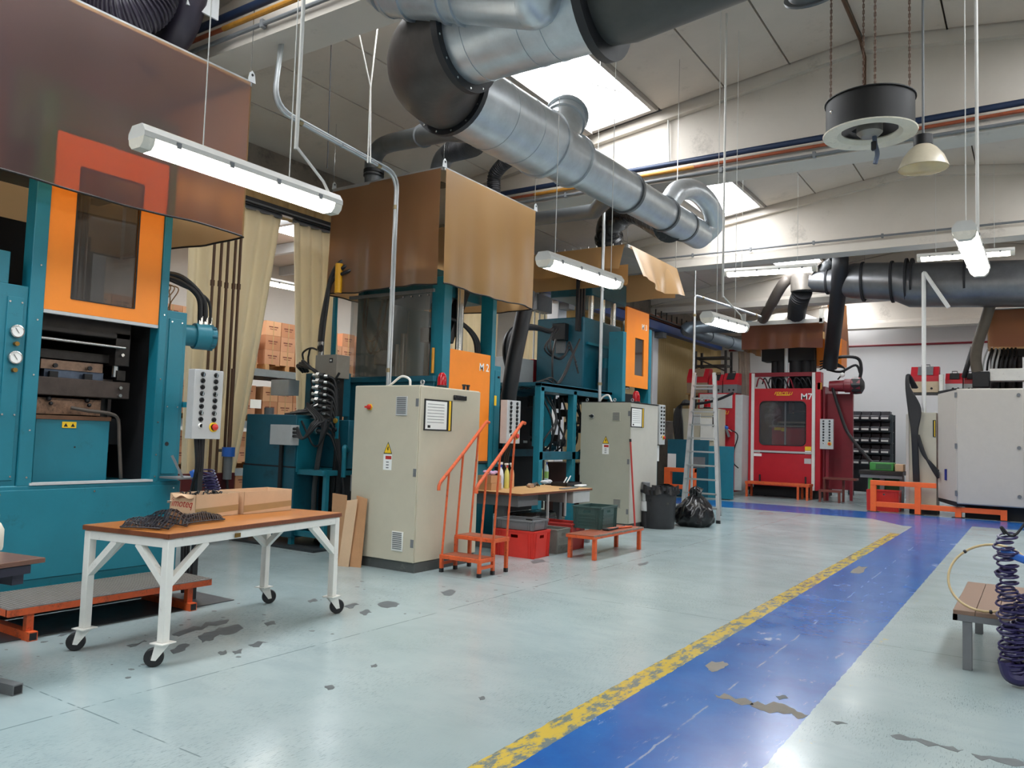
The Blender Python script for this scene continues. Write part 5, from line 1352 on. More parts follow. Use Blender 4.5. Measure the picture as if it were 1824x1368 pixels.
for y in (ty0+0.2, ty1-0.3):
    MB().bx(-6.28, -6.16, y-0.04, y+0.04, 0.05, tz-0.05).build('leg', GREYP, t)
    MB().bx(tx0+0.02, tx1+0.12, y-0.035, y+0.035, 0.0, 0.06).build('foot', GREYP, t, bevel=0.004)
for y in (ty0+0.75, ty0+1.25):
    MB().bx(tx1-0.05, tx1-0.02, y, y+0.02, 0.42, tz-0.03).build('hanger', LGREY, t)
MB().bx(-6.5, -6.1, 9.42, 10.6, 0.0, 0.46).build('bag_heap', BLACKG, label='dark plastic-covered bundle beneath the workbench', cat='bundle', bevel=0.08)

def spray_bottle(label, p, body_hex, trig_hex, h=0.25, s=1.0, lab=None, cat='bottle', group='spray bottles on the workbench'):
    p = Vector(p); bm_ = mat('bottle_'+body_hex[1:], body_hex, 0.22, var=0.05)
    t = thing('spray_bottle', label, cat, p, group)
    MB().lathe([(0.0, 0), (0.038*s, 0), (0.042*s, 0.01), (0.042*s, h*0.55), (0.030*s, h*0.72), (0.014*s, h*0.80), (0.014*s, h*0.86), (0.0, h*0.86)], p, 16).build('body', bm_, t)
    tm = mat('trig_'+trig_hex[1:], trig_hex, 0.35, var=0.05)
    MB().cyl(p+Vector((0, 0, h*0.84)), p+Vector((0, 0, h*0.93)), 0.018*s, 12).build('collar', tm, t)
    MB().obx(p+Vector((0.0, -0.015, h*0.99)), (0.028*s, 0.09*s, 0.03*s)).obx(p+Vector((0, -0.03, h*0.92)), (0.012*s, 0.012*s, 0.05*s), 0, 0.4).build('trigger', WHITE, t, bevel=0.004)
    if lab:
        MB().lathe([(0.0428*s, h*0.15), (0.0428*s, h*0.48)], p, 16).build('label', mat('lab_'+lab[1:], lab, 0.5), t)
def onbench(px, py): return PZ(px, py, tz)
spray_bottle('white spray bottle with blue collar on the workbench beside the handrail', onbench(891, 870), '#dfe3ea', '#2b3fa8', 0.37, 1.1, '#c9d4ea')
spray_bottle('clear yellow spray bottle with red collar between two others', onbench(902, 870), '#d8d070', '#c2281e', 0.36, 0.9)
spray_bottle('spray bottle with red collar and orange liquid on the workbench', onbench(911, 869), '#d9a078', '#c2281e', 0.36, 0.9)
spray_bottle('pale yellow spray bottle with white trigger at the back of the workbench', onbench(961, 858), '#dbe09a', '#e8e8e6', 0.36, 1.2, '#c7d06c')
spray_bottle('spray bottle with blue cap and green label at the back of the workbench', onbench(973, 857), '#cfdfe6', '#3a44a8', 0.35, 0.9, '#9bc26a')
# stacked open carton with pink rag
q = PX(870, 868, -6.50); q.z = tz
t = thing('carton', 'tan cardboard bin box holding pink rags on the workbench', 'box', (q.x, q.y, tz))
MB().prism([(q.x-0.12, q.y-0.10, tz), (q.x+0.12, q.y-0.10, tz), (q.x+0.12, q.y+0.15, tz), (q.x-0.12, q.y+0.15, tz)], (0, 0, 0.10)).build('lower_box', CARD, t, smooth=False)
MB().prism([(q.x-0.12, q.y-0.10, tz+0.104), (q.x+0.11, q.y-0.10, tz+0.104), (q.x+0.11, q.y+0.15, tz+0.104), (q.x-0.12, q.y+0.15, tz+0.104)], (0, 0, 0.10)).build('upper_box', CARD, t, smooth=False)
rg = MB()
for k in range(7):
    rg.ball((q.x+RND.uniform(-.06, .06), q.y+0.03+RND.uniform(-.08, .08), tz+0.232+RND.uniform(0, .03)), 0.04, 8, 6, (1, 1.3, 0.6))
rg.build('rag', mat('pink_rag', '#c9a3c4', 0.8, var=0.15), label='pink rag heaped in the carton on the workbench', cat='rag')
# gloves, rags and trays
def lump(name, label, cat, c, parts, m):
    b_ = MB()
    for dx, dy, dz, r, sq in parts: b_.ball((c.x+dx, c.y+dy, c.z+dz), r, 10, 7, sq)
    return b_.build(name, m, label=label, cat=cat)
q = onbench(944, 868)
t = thing('work_glove', 'crumpled brown and dark work gloves on the workbench', 'gloves', q)
gl = MB()
for k in range(4): gl.tube([q+Vector((0.03*k-0.05, 0.05, 0.02)), q+Vector((0.03*k-0.05, 0.12, 0.035+0.01*k)), q+Vector((0.035*k-0.06, 0.20, 0.02))], [0.022, 0.016, 0.012], 8)
gl.ball(q+Vector((0, 0.0, 0.025)), 0.06, 10, 8, (1.0, 1.2, 0.42)).build('palm', mat('dark_glove', '#4a4742', 0.8), t)
MB().tube([q+Vector((0.02, -0.06, 0.03)), q+Vector((0.10, -0.10, 0.03))], [0.035, 0.040], 10).build('cuff', mat('tan_glove', '#a98d76', 0.8), t)
q = onbench(970, 862)
lump('rag', 'crumpled white cloth on the workbench behind the gloves', 'rag', q, [(0, 0, 0.03, 0.06, (1.3, 1, .5)), (0.05, 0.06, 0.04, 0.05, (1, 1.2, .7)), (-0.05, 0.08, 0.03, 0.05, (1, 1, .6))], mat('white_cloth', '#c9c9cc', 0.85))
q = onbench(1000, 866)
t = thing('tool_tray', 'black tray with white handled tools on the workbench', 'tray', q)
MB().bx(q.x-0.16, q.x+0.12, q.y-0.05, q.y+0.45, tz, tz+0.01).build('tray_bottom', BLACK, t)
for a in ((q.x-0.16, q.x-0.15, q.y-0.05, q.y+0.45), (q.x+0.11, q.x+0.12, q.y-0.05, q.y+0.45), (q.x-0.16, q.x+0.12, q.y-0.05, q.y-0.04), (q.x-0.16, q.x+0.12, q.y+0.44, q.y+0.45)):
    MB().bx(*a, tz, tz+0.06).build('tray_side', BLACK, t)
MB().tube([(q.x, q.y+0.05, tz+0.03), (q.x+0.03, q.y+0.12, tz+0.14)], 0.010, 8).build('tool_handle', PAPER, t)
MB().tube([(q.x, q.y+0.15, tz+0.03), (q.x+0.03, q.y+0.24, tz+0.16)], 0.010, 8).build('tool_handle', PAPER, t)
q = onbench(1000, 870)
MB().obx((q.x+0.1, q.y+0.05, tz+0.008), (0.10, 0.5, 0.012), 0.1).build('flat_file', GREYP, label='flat grey metal rule lying on the workbench edge', cat='tool')
q = onbench(1034, 866)
MB().obx((q.x, q.y, tz+0.012), (0.12, 0.3, 0.022), 0.2).build('paper_roll', PAPER, label='folded white paper at the end of the workbench', cat='paper', bevel=0.008)

# ------------------------------------------------------------------ bin, bag, broom, ladder
q = PZ(1172, 940)
bc = Vector((q.x, q.y+0.02, 0))
t = thing('waste_bin', 'scuffed black round waste bin with a black liner', 'bin', bc)
MB().lathe([(0.0, 0), (0.27, 0), (0.28, 0.02), (0.315, 0.68), (0.34, 0.69), (0.34, 0.74), (0.315, 0.74), (0.28, 0.05), (0.0, 0.04)], bc, 28).build('body', mat('scuffed_black_plastic', '#2a2a2d', 0.5, var=0.25, scale=6, dirt='#6a6648', dirt_amt=0.02), t)
def lin_(u, v):
    a = u*2*math.pi; r = 0.335+0.018*math.sin(a*9)*(v)+0.012*math.sin(a*23)
    return bc+Vector((r*math.cos(a)*(1+0.05*v), r*math.sin(a)*(1+0.05*v), 0.76-0.15*v+0.02*math.sin(a*5)))
MB().sheet(lin_, 72, 3).build('liner', BLACKG, t)
MB().lathe([(0.31, 0.70), (0.2, 0.66), (0.0, 0.68)], bc, 20).build('liner_bottom', BLACKG, t)
hd = PZ(1199, 925)
for a in (0.6, -2.4):
    MB().obx(bc+Vector((0.345*math.cos(a), 0.345*math.sin(a), 0.66)), (0.05, 0.16, 0.05), a).build('handle', BLACK, t, bevel=0.01)
q = PZ(1230, 938)
bg = Vector((q.x, q.y+0.15, 0)); rb = random.Random(11)
def bag(u, v):
    a = u*2*math.pi; th = v*math.pi
    prof = [(0.0, 0.0), (0.26, 0.0), (0.34, 0.08), (0.36, 0.2), (0.31, 0.36), (0.20, 0.48), (0.10, 0.56), (0.12, 0.66), (0.02, 0.70)]
    f = v*(len(prof)-1); i = min(int(f), len(prof)-2); w = f-i
    r = prof[i][0]*(1-w)+prof[i+1][0]*w; z = prof[i][1]*(1-w)+prof[i+1][1]*w
    k = 1+0.07*math.sin(a*5+z*9)+0.05*math.sin(a*11-z*14)+0.03*math.sin(a*17+z*30)
    return bg+Vector((r*k*math.cos(a)+0.05*z, r*k*math.sin(a), z*(1+0.06*math.sin(a*3))))
t = thing('refuse_sack', 'full black plastic refuse sack standing beside the bin', 'refuse sack', bg)
MB().sheet(bag, 60, 24).build('sack', mat('black_film', '#101013', 0.22, var=0.1, bump=0.6, bscale=14), t)
p0 = PZ(1142, 975); 
t = thing('broom', 'red broom handle leaning beside the grey cabinet', 'broom', (-5.85, 12.9, 0))
e = PX(1131, 945, -5.84); e.z = 0.03; f = PX(1123, 787, -5.93)
MB().tube([e, f], 0.016, 10).build('handle', mat('red_handle', '#b83a34', 0.35), t)
MB().tube([f, f+(f-e).normalized()*0.05], 0.020, 10).build('grip', BLACK, t)
MB().obx(e+Vector((0, 0, 0.0)), (0.07, 0.3, 0.05), 0.1).build('brush_head', BLACK, t)
t = thing('pump_fitting', 'grey pump with black hose standing behind the broom', 'pump', PZ(1149, 940))
qp = PZ(1149, 940)
for z0, z1, r, m in ((0.0, 0.30, 0.07, BLACK), (0.30, 0.48, 0.085, LGREY), (0.48, 0.64, 0.065, LGREY), (0.64, 0.82, 0.075, GREYP)):
    MB().cyl((qp.x, qp.y, z0), (qp.x, qp.y, z1), r, 14).build('body', m, t, bevel=0.01)
MB().tube(arc((qp.x+0.12, qp.y-0.05, 0.35), (0, 1, 0), (0, 0, 1), 0.16, -1.6, 1.9, 12), 0.035, 10).build('hose', BLACK, t)

# aluminium step ladder with its tall conduit behind
t = thing('step_ladder', 'tall aluminium step ladder standing by the teal panel', 'ladder', (-5.55, 15.4, 0))
Lb, Rb = Vector((-5.90, 15.15, 0)), Vector((-5.16, 15.15, 0))
Lt, Rt = PY(1237, 664, 15.95), PY(1272, 664, 15.95)
for a, b_ in ((Lb, Lt), (Rb, Rt)):
    s = MB().bar(a+Vector((0, 0, 0.05)), b_, 0.03, 0.07).build('stile', ALU, t)
    MB().bar(a, a+Vector((0, 0, 0.06)), 0.04, 0.08).build('foot', BLACK, s)
ny = 11
for k in range(1, ny):
    f_ = k/ny
    MB().bar(Lb.lerp(Lt, f_), Rb.lerp(Rt, f_), 0.08, 0.03).build('rung', ALU, t)
RLb, RRb = Vector((-6.45, 16.75, 0)), Vector((-5.66, 16.75, 0))
for a, b_ in ((RLb, Lt+Vector((0, 0.06, -0.05))), (RRb, Rt+Vector((0, 0.06, -0.05)))):
    MB().bar(a, b_, 0.03, 0.06).build('rear_stile', ALU, t)
for f_ in (0.12, 0.45, 0.7):
    MB().bar(RLb.lerp(Lt, f_), RRb.lerp(Rt, f_), 0.05, 0.02).build('rear_brace', ALU, t)
MB().bx(Lt.x-0.02, Rt.x+0.02, 15.85, 16.1, Lt.z-0.35, Lt.z-0.32).build('platform', ALU, t)

# ================================================================== UNDER THE ROOF: DUCTS, LAMPS, PIPES
DZ = 4.40; DX = -4.0
CLOTH = mat('dark_duct_cloth', '#4d4743', 0.42, 0.2, var=0.25, scale=4, bump=0.2, bscale=12)
def dpt(y): return Vector((DX, y, DZ + (y-5.0)*0.022))
t = thing('extract_duct', 'main galvanised extract duct with dark cloth elbow, tapering along the presses', 'duct', (DX, 7.9, DZ-0.32))
segs = [(4.98, 6.42, 0.318, 0.318), (6.42, 7.0, 0.275, 0.258), (7.0, 8.32, 0.232, 0.228), (8.32, 9.45, 0.212, 0.208), (9.45, 10.15, 0.205, 0.205), (10.15, 10.75, 0.200, 0.200)]
for k, (a, b_, r0, r1) in enumerate(segs):
    s = MB().tube([dpt(a), dpt(b_)], [r0, r1], 40).build('duct_section', GALV, t)
    if k == 0:
        for y in (5.55, 5.98):
            MB().ring(dpt(y), (0, 1, 0.02), r0-0.005, r0+0.004, 0.012, 40).build('seam', GALV, s)
for y, r in ((6.42, 0.335), (7.0, 0.282), (8.32, 0.25), (9.45, 0.228), (10.15, 0.216)):
    MB().ring(dpt(y), (0, 1, 0.02), r-0.05, r, 0.05, 40).build('clamp_ring', GALVD if y > 7 else GALV, t)
R_ = 0.62
ctr = Vector((DX+R_, 4.98, DZ))
ep = arc(ctr, (-1, 0, 0), (0, -1, 0), R_, 0.0, math.pi/2, 12)
MB().tube(ep, [0.325+0.035*math.sin(math.pi*i/12) for i in range(13)], 40, caps=False).build('elbow', CLOTH, t)
for p, d in ((ep[0], (0, 1, 0)), (ep[-1], (1, 0, 0))):
    f = MB().ring(p, d, 0.28, 0.375, 0.05, 40).build('flange', BLACK, t)
    dd = Vector(d); a_ = dd.orthogonal().normalized(); b2 = dd.cross(a_)
    for k in range(14):
        q = p+(a_*math.cos(k*math.pi/7)+b2*math.sin(k*math.pi/7))*0.352
        MB().cyl(q-dd*0.03, q+dd*0.03, 0.009, 6).build('bolt', STEEL, f)
xe = ep[-1]
q1 = PY(1072, 30, xe.y)
MB().tube([xe, (q1.x, xe.y, DZ)], 0.315, 40).build('duct_section', GALV, t)
for x in (xe.x+0.16, xe.x+0.75, q1.x-0.5):
    MB().ring((x, xe.y, DZ), (1, 0, 0), 0.31, 0.320, 0.014, 40).build('seam', GALV, t)
MB().ring((q1.x, xe.y, DZ), (1, 0, 0), 0.28, 0.40, 0.06, 40).build('flange', BLACK, t)
MB().tube([(q1.x, xe.y, DZ), (q1.x+0.15, xe.y, DZ), (q1.x+1.6, xe.y, DZ+0.18), (5.5, xe.y, DZ+0.6)], [0.30, 0.32, 0.34, 0.34], 36).build('cloth_section', mat('olive_cloth', '#45443f', 0.5, var=0.2), t)
MB().obx((xe.x+1.4, xe.y-0.316, DZ-0.05), (0.42, 0.01, 0.25)).build('patch_plate', GALV, t)
# side branch stub with open collar
b0 = dpt(6.65); b1 = PY(1010, 206, 7.1)
MB().tube([b0, b1], 0.20, 28).build('branch', GALV, t)
dd = (b1-b0).normalized()
for f_, r in ((0.80, 0.222), (1.0, 0.232)):
    MB().ring(b0.lerp(b1, f_), dd, 0.18, r, 0.03, 28).build('branch_collar', GALV, t)
MB().tube([b1, b1+dd*0.01], 0.185, 24).build('branch_mouth', DARK, t)
# silver flexible bend at the end
MB().tube(cat_rom([dpt(9.5)+Vector((0.05, 0, 0.15)), dpt(9.65)+Vector((0.12, 0, 0.34)), dpt(10.05)+Vector((0.18, 0, 0.44)), dpt(10.5)+Vector((0.22, 0, 0.36)), dpt(10.78)+Vector((0.20, 0.04, 0.16)), dpt(10.76)+Vector((0.04, 0.02, -0.02))], 6), 0.14, 24).build('flexible_bend', mat('silver_flex', '#c3c6c8', 0.3, 0.6, bump=0.5, bscale=20), t)
for y in (5.2, 7.6, 9.9):
    MB().tube([dpt(y)+Vector((0, 0, 0.25)), (DX, y, roof_z(DX)-0.002)], 0.004, 5).build('hanger_wire', STEEL, t)
# second galvanised duct crossing in front
a_, b_ = PY(560, -150, 3.95), PY(700, -22, 3.95); c_ = PY(948, -6, 4.02)
t = thing('feeder_duct', 'bright galvanised feeder duct joining the crossing main duct', 'duct', (-2.8, 4.0, 4.3))
MB().tube([a_, b_], 0.19, 28).build('duct_section', GALV, t)
MB().tube([b_, c_], [0.195, 0.195], 28).ball(c_, 0.195, 20, 12).build('duct_section', GALV, t)
for f_ in (0.0, 0.16, 0.45, 0.55):
    MB().ring(b_.lerp(c_, f_), c_-b_, 0.19, 0.212 if f_ else 0.2, 0.03, 28).build('clamp_ring', GALV, t)
MB().tube([a_, a_+Vector((-0.8, 0, 0.9))], 0.19, 24).build('riser', GALV, t)
# dark round duct mouth near the ridge
t = thing('duct_mouth', 'dark round duct with riveted flange hanging below the ridge', 'duct', (-1.9, 6.8, 5.4))
m0 = PY(1446, -8, 7.0)
MB().tube([m0, m0+Vector((0.10, -0.4, 0.35)), m0+Vector((0.2, -1.2, 0.9))], [0.20, 0.21, 0.21], 28).build('duct_section', GALVD, t)
MB().ring(m0, (-0.05, 0.75, -0.65), 0.19, 0.235, 0.02, 28).build('flange', GALVD, t)

# duct from hood M2 to the main duct
t = thing('hood_duct', 'dark grey pipe rising from the M 2 hood and bending across to the main duct', 'duct', (-7.6, 8.4, 5.2))
hx, hy = -8.05, 8.30
z_ = 5.2
top_ = Vector((hx, hy-0.05, 5.62))
e_ = PX(800, 232, -5.5)
MB().tube(cat_rom([(hx, hy, z_-0.05), (hx, hy-0.02, 5.45), (hx+0.04, hy-0.04, 5.58), (hx+0.22, hy-0.10, 5.66), (hx+0.5, hy-0.2, 5.64)], 5) + [e_, dpt(6.2)+Vector((-0.1, 0.2, 0.1))], 0.125, 24).build('pipe', GALVD, t)
MB().ring((hx, hy, 5.36), (0, 0, 1), 0.12, 0.15, 0.05, 24).ring((hx, hy, 5.30), (0, 0, 1), 0.12, 0.15, 0.02, 24).build('collar', BLACK, t)
p_ = Vector((hx+0.5, hy-0.2, 5.64)).lerp(e_, 0.62)
MB().ring(p_, e_-Vector((hx+0.5, hy-0.2, 5.64)), 0.12, 0.145, 0.02, 24).build('hanger_ring', GREYP, t)
def flex(parent, pts, r, m=BLACK, pitch=0.035, name='flexible_hose'):
    path = cat_rom(pts, 14); out = []; rad = []
    L_ = [0]
    for i in range(1, len(path)): L_.append(L_[-1]+(path[i]-path[i-1]).length)
    n = max(8, int(L_[-1]/pitch)*4)
    for k in range(n+1):
        s = L_[-1]*k/n; i = 0
        while i < len(L_)-2 and L_[i+1] < s: i += 1
        w = (s-L_[i])/max(1e-6, L_[i+1]-L_[i])
        out.append(path[i].lerp(path[i+1], w)); rad.append(r*(1.0 if k % 4 in (0, 1) else 0.91))
    return MB().tube(out, rad, 18).build(name, m, parent)
t = thing('flexible_duct', 'black corrugated hose from the M 2 hood to the main duct', 'hose', (-7.2, 8.9, 5.2))
g0 = Vector((-7.35, 8.95, 5.24))
MB().tube(cat_rom([g0, g0+Vector((0, 0, 0.22)), g0+Vector((0.10, -0.05, 0.36)), g0+Vector((0.30, -0.15, 0.40))], 6), 0.14, 20).build('elbow', GALVD, t)
flex(t, [g0+Vector((0.30, -0.15, 0.40)), g0+Vector((0.9, -0.4, 0.30)), PX(862, 246, -5.5), dpt(6.75)+Vector((-0.15, 0.0, 0.05))], 0.145)
t = thing('flexible_duct', 'black corrugated hose hanging straight down beside the M 2 hood', 'hose', (-6.9, 10.1, 4.4))
g1 = PX(895, 265, -5.7)
flex(t, [dpt(7.7)+Vector((-0.15, 0, 0.1)), Vector((-5.2, 8.9, 5.25)), Vector((-6.6, 9.9, 5.85)), Vector((-7.15, 10.12, 5.75)), Vector((-7.2, 10.15, 5.45)), Vector((-7.2, 10.15, 5.10))], 0.11)
# straight black extraction hose between M2 and M3
t = thing('flexible_duct', 'straight black extraction hose running down between the M 2 and M 3 presses', 'hose', (-6.6, 10.6, 2.4))
MB().tube([PX(940, 520, -7.0), PX(936, 545, -7.0), PX(916, 640, -7.0), PX(906, 705, -7.05), PX(905, 720, -7.1)], 0.13, 18).build('hose', BLACK, t)
# duct to hood M3
t = thing('hood_duct', 'grey pipe with black elbow feeding the ragged hood', 'duct', (-7.0, 12, 5.1))
MB().tube([PX(940, 392, -7.3), PX(1060, 376, -5.6), dpt(8.2)+Vector((-0.1, 0, 0))], 0.115, 22).build('pipe', GALVD, t)
MB().tube(cat_rom([PX(1085, 428, -7.4), PX(1084, 408, -7.3), PX(1094, 393, -7.0), PX(1130, 378, -6.2), dpt(9.9)+Vector((-0.1, 0, -0.05))], 6), [0.30, 0.30, 0.30] + [0.26]*12 + [0.22]*10, 24).build('elbow', BLACKG, t)

# ------------------------------------------------------------------ lamps
TUBEM = emit('lit_diffuser', '#fff6e6', TUBE)
DIFF = mat('clear_diffuser_end', '#d8d2c4', 0.25, var=0.04)
HOUS = mat('lamp_housing', '#c4c2bc', 0.45, var=0.05)
def tube_lamp(label, p, q, cords=(0.2, 0.8), up_to=None, w=0.16, name='fluorescent_lamp', pole=False):
    p, q = Vector(p), Vector(q); d = (q-p).normalized(); s = Vector((-d.y, d.x, 0)).normalized(); up = Vector((0, 0, 1))
    t = thing(name, label, 'lamp', (p+q)/2, 'fluorescent lamps under the roof')
    prof = [(-0.5, 0.0), (0.5, 0.0), (0.5, 0.03), (0.30, 0.075), (-0.30, 0.075), (-0.5, 0.03)]
    MB().prism([p+s*a*w+up*b_ for a, b_ in prof], q-p).build('housing', HOUS, t, smooth=False)
    prof = [(-0.47, 0.0), (-0.42, -0.035), (-0.25, -0.062), (0.25, -0.062), (0.42, -0.035), (0.47, 0.0)]
    e = 0.07
    MB().prism([p+d*e+s*a*w+up*b_ for a, b_ in prof], (q-p)-d*2*e).build('diffuser', TUBEM, t, smooth=True)
    for a0 in (p, q-d*e):
        MB().prism([a0+s*a*w+up*b_ for a, b_ in prof], d*e).build('diffuser_end', DIFF, t)
    L_ = (q-p).length
    for k in range(4):
        for sg in (-1, 1):
            c = p+d*L_*(0.14+0.24*k)+s*sg*w*0.5
            MB().obx(c+up*0.005, (0.03, 0.012, 0.035), math.atan2(d.y, d.x)).build('clip', GREYP, t)
    for f_ in cords:
        c = p.lerp(q, f_)
        zt = roof_z(c.x)-0.002 if c.x > XL else 5.74
        if any(y-0.01 < c.y < y+0.47 for y in BEAM_Y): zt = BEAM_BOT
        MB().tube([c+up*0.07, Vector((c.x, c.y, zt))], 0.004, 5).build('cord', HOUS, t)
    if pole:
        c = p.lerp(q, pole)
        zt = roof_z(c.x)-0.002
        MB().tube([q-d*0.02+up*0.03, q-d*0.12+up*0.15, c+up*0.32, c+up*0.5], 0.010, 8).build('cable', HOUS, t)
        MB().tube([c+up*0.3, Vector((c.x, c.y, zt))], 0.014, 8).build('conduit', HOUS, t)
    return t
tube_lamp('lit fluorescent batten hanging in front of the big smoky hood', (-4.19, 2.43, 3.18), (-4.19, 3.94, 3.18), (0.28, 0.72), pole=0.75)
tube_lamp('lit fluorescent batten hanging in the pallet store behind the curtains', (-11.76, 9.1, 4.25), (-11.76, 10.67, 4.28))
tube_lamp('lit fluorescent batten hanging before the ragged hood', (-3.58, 5.82, 3.12), (-3.58, 7.29, 3.17), (0.14, 0.9))
tube_lamp('lit fluorescent batten crossing in front of the round grey elbow', (-4.59, 13.61, 4.56), (-3.02, 13.61, 4.52))
tube_lamp('lit fluorescent batten low beside the aluminium conduit arch', (-3.15, 8.74, 3.00), (-3.15, 10.12, 3.06), (0.25, 0.75), pole=0.4)
tube_lamp('lit fluorescent batten hanging beside the far galvanised duct', (-1.86, 16.6, 5.18), (-0.29, 16.6, 5.15))
tube_lamp('lit fluorescent batten under the bell lamp pointing along the walkway', (-0.42, 6.45, 3.15), (-0.40, 7.95, 3.15), (0.1,), pole=0.85)
tube_lamp('lit fluorescent batten between the stored boxes and the M 2 press', (-11.9, 13.2, 4.0), (-11.9, 14.8, 4.0))

# round air circulator hung on chains
fc = Vector((-1.35, 8.30, 4.66))
t = thing('air_circulator', 'black drum fan with cream ring hanging on chains', 'fan', fc)
MB().lathe([(0.395, 0.34), (0.42, 0.34), (0.42, 0.33), (0.405, 0.33), (0.405, 0.02), (0.385, 0.02), (0.385, 0.34)], fc, 40).build('drum', mat('matt_black', '#0a090a', 0.6, var=0.1), t)
MB().lathe([(0.26, 0.045), (0.30, 0.005), (0.43, 0.0), (0.435, 0.012), (0.40, 0.025), (0.30, 0.03), (0.27, 0.06)], fc, 40).build('ring', mat('cream_plastic', '#e0d9c6', 0.4, var=0.08, dirt='#9d937c', dirt_amt=0.2), t)
MB().lathe([(0.0, 0.20), (0.12, 0.20), (0.12, 0.02), (0.08, -0.02), (0.0, -0.025)], fc, 20).build('motor', mat('grey_motor', '#8f8b85', 0.4, 0.4), t)
for k in range(4):
    a = k*math.pi/2+0.4
    MB().prism([fc+Vector((0.10*math.cos(a-.3), 0.10*math.sin(a-.3), 0.12)), fc+Vector((0.36*math.cos(a-.25), 0.36*math.sin(a-.25), 0.10)), fc+Vector((0.36*math.cos(a+.25), 0.36*math.sin(a+.25), 0.17)), fc+Vector((0.10*math.cos(a+.3), 0.10*math.sin(a+.3), 0.15))], (0, 0, 0.008)).build('blade', GREYP, t, smooth=False)
CHAIN = mat('rusty_chain', '#5b4233', 0.6, 0.4, var=0.2)
for a in (0.3, 1.9, 3.4, 5.0):
    c = fc+Vector((0.36*math.cos(a), 0.36*math.sin(a), 0.31))
    zt = roof_z(c.x)-0.003
    m = MB(); z = c.z; k = 0
    while z < zt-0.03:
        ax = Vector((1, 0, 0)) if k % 2 else Vector((0, 1, 0))
        m.tube([Vector((c.x, c.y, z))-ax*0.008, Vector((c.x, c.y, z))-ax*0.008+Vector((0, 0, 0.04)), Vector((c.x, c.y, z))+ax*0.008+Vector((0, 0, 0.04)), Vector((c.x, c.y, z))+ax*0.008], 0.004, 4, closed=True)
        z += 0.034; k += 1
    m.tube([(c.x, c.y, c.z-0.01), (c.x, c.y, zt)], 0.003, 4)
    m.build('chain', CHAIN, t)
hose(t, [fc+Vector((0.04, 0, 0.02)), fc+Vector((0.05, -0.0, -0.10)), fc+Vector((0.07, 0, -0.2)), fc+Vector((0.05, 0, -0.3))], 0.022, mat('blue_grey_cable', '#4a5468', 0.5), name='cable')
MB().obx(fc+Vector((0.04, 0, -0.12)), (0.05, 0.05, 0.09)).build('plug', BLACK, t, bevel=0.01)
MB().ball(fc+Vector((-0.30, -0.26, 0.20)), 0.022).build('hook_eye', STEEL, t)
# bell lamp
lc = Vector((-0.93, 8.8, 4.40))
t = thing('bell_lamp', 'unlit cream bell-shaped pendant lamp beside the drum fan', 'lamp', lc)
MB().lathe([(0.235, 0.0), (0.23, 0.02), (0.19, 0.12), (0.13, 0.20), (0.07, 0.25), (0.06, 0.25), (0.12, 0.195), (0.18, 0.115), (0.22, 0.012)], lc, 30).build('shade', mat('cream_glass', '#c8bda6', 0.3, var=0.08), t)
MB().lathe([(0.0, -0.03), (0.15, -0.025), (0.23, 0.0)], lc, 30).build('lens', mat('yellowed_lens', '#cbb17c', 0.2, var=0.1), t)
MB().cyl(lc+Vector((0, 0, 0.24)), lc+Vector((0, 0, 0.34)), 0.09, 16).build('ballast', BLACK, t)
MB().tube([lc+Vector((0, 0, 0.33)), Vector((lc.x, lc.y, roof_z(lc.x)-0.002))], 0.012, 8).build('stem', GREYP, t)
# hanging cable on the right of the lamp
MB().tube([(-0.33, 6.23, 3.1), (-0.33, 6.23, 3.4)], 0.004, 5) 

# ------------------------------------------------------------------ conduits and pipes
def conduit(name, label, paths, m=ALU, cat='conduit', r=0.022, clips=True):
    t = thing(name, label, cat, paths[0][0])
    for i, pts in enumerate(paths):
        MB().tube(pts, r if i == 0 else r*0.5, 10).build('pipe', m, t)
        if clips and i == 0:
            for k in range(len(pts)-1):
                a, b_ = Vector(pts[k]), Vector(pts[k+1])
                if (b_-a).length > 0.5:
                    for f_ in (0.08, 0.5, 0.92):
                        MB().ring(a.lerp(b_, f_), b_-a, r*0.9, r*1.35, 0.05 if f_ != 0.5 else 0.015, 10).build('coupling', ALU if f_ == 0.5 else mat('dull_brass', '#9a8a6a', 0.4, 0.6), t)
    return t
def bend(a, b_, c, r=0.2, n=6):
    a, b_, c = Vector(a), Vector(b_), Vector(c)
    p = b_+(a-b_).normalized()*r; q = b_+(c-b_).normalized()*r
    return [p*(1-s)**2+b_*2*s*(1-s)+q*s*s for s in [i/n for i in range(n+1)]]
A_, B_, C_, D_ = (-6.43, 7.02, 2.12), (-6.43, 7.02, 4.67), (-6.43, 5.14, 4.82), (-6.43, 5.20, 5.50)
conduit('cable_conduit', 'galvanised conduit bent from the roof beam down to the beige cabinet',
        [[A_]+bend(A_, B_, C_)+bend(B_, C_, D_, 0.25)+[D_], [Vector(p)+Vector((0.035, 0, 0.02)) for p in [A_]+bend(A_, B_, C_)+bend(B_, C_, D_, 0.25)+[D_]]])
q = PY(1068, 708, 12.95)
conduit('cable_conduit', 'straight galvanised conduit rising from the grey cabinet to the roof', [[(q.x, 12.95, 2.24), (q.x, 12.95, roof_z(q.x)-0.002)]], r=0.03)
k1, k2, k3 = PY(1235, 665, 17.5), PY(1238, 526, 17.5), PY(1355, 564, 19.5)
conduit('cable_conduit', 'aluminium conduit arch rising behind the step ladder', [[(k1.x, 17.5, 0.0)]+bend((k1.x, 17.5, 0.0), (k2.x, 17.5, k2.z), k3, 0.08)+[k3], [(k2.x, 17.5, k2.z), (k2.x, 17.5, roof_z(k2.x)-0.002)]], r=0.028)
j1, j2, j3 = PY(1646, 735, 21.52), PY(1642, 484, 21.52), PY(1690, 548, 21.52)
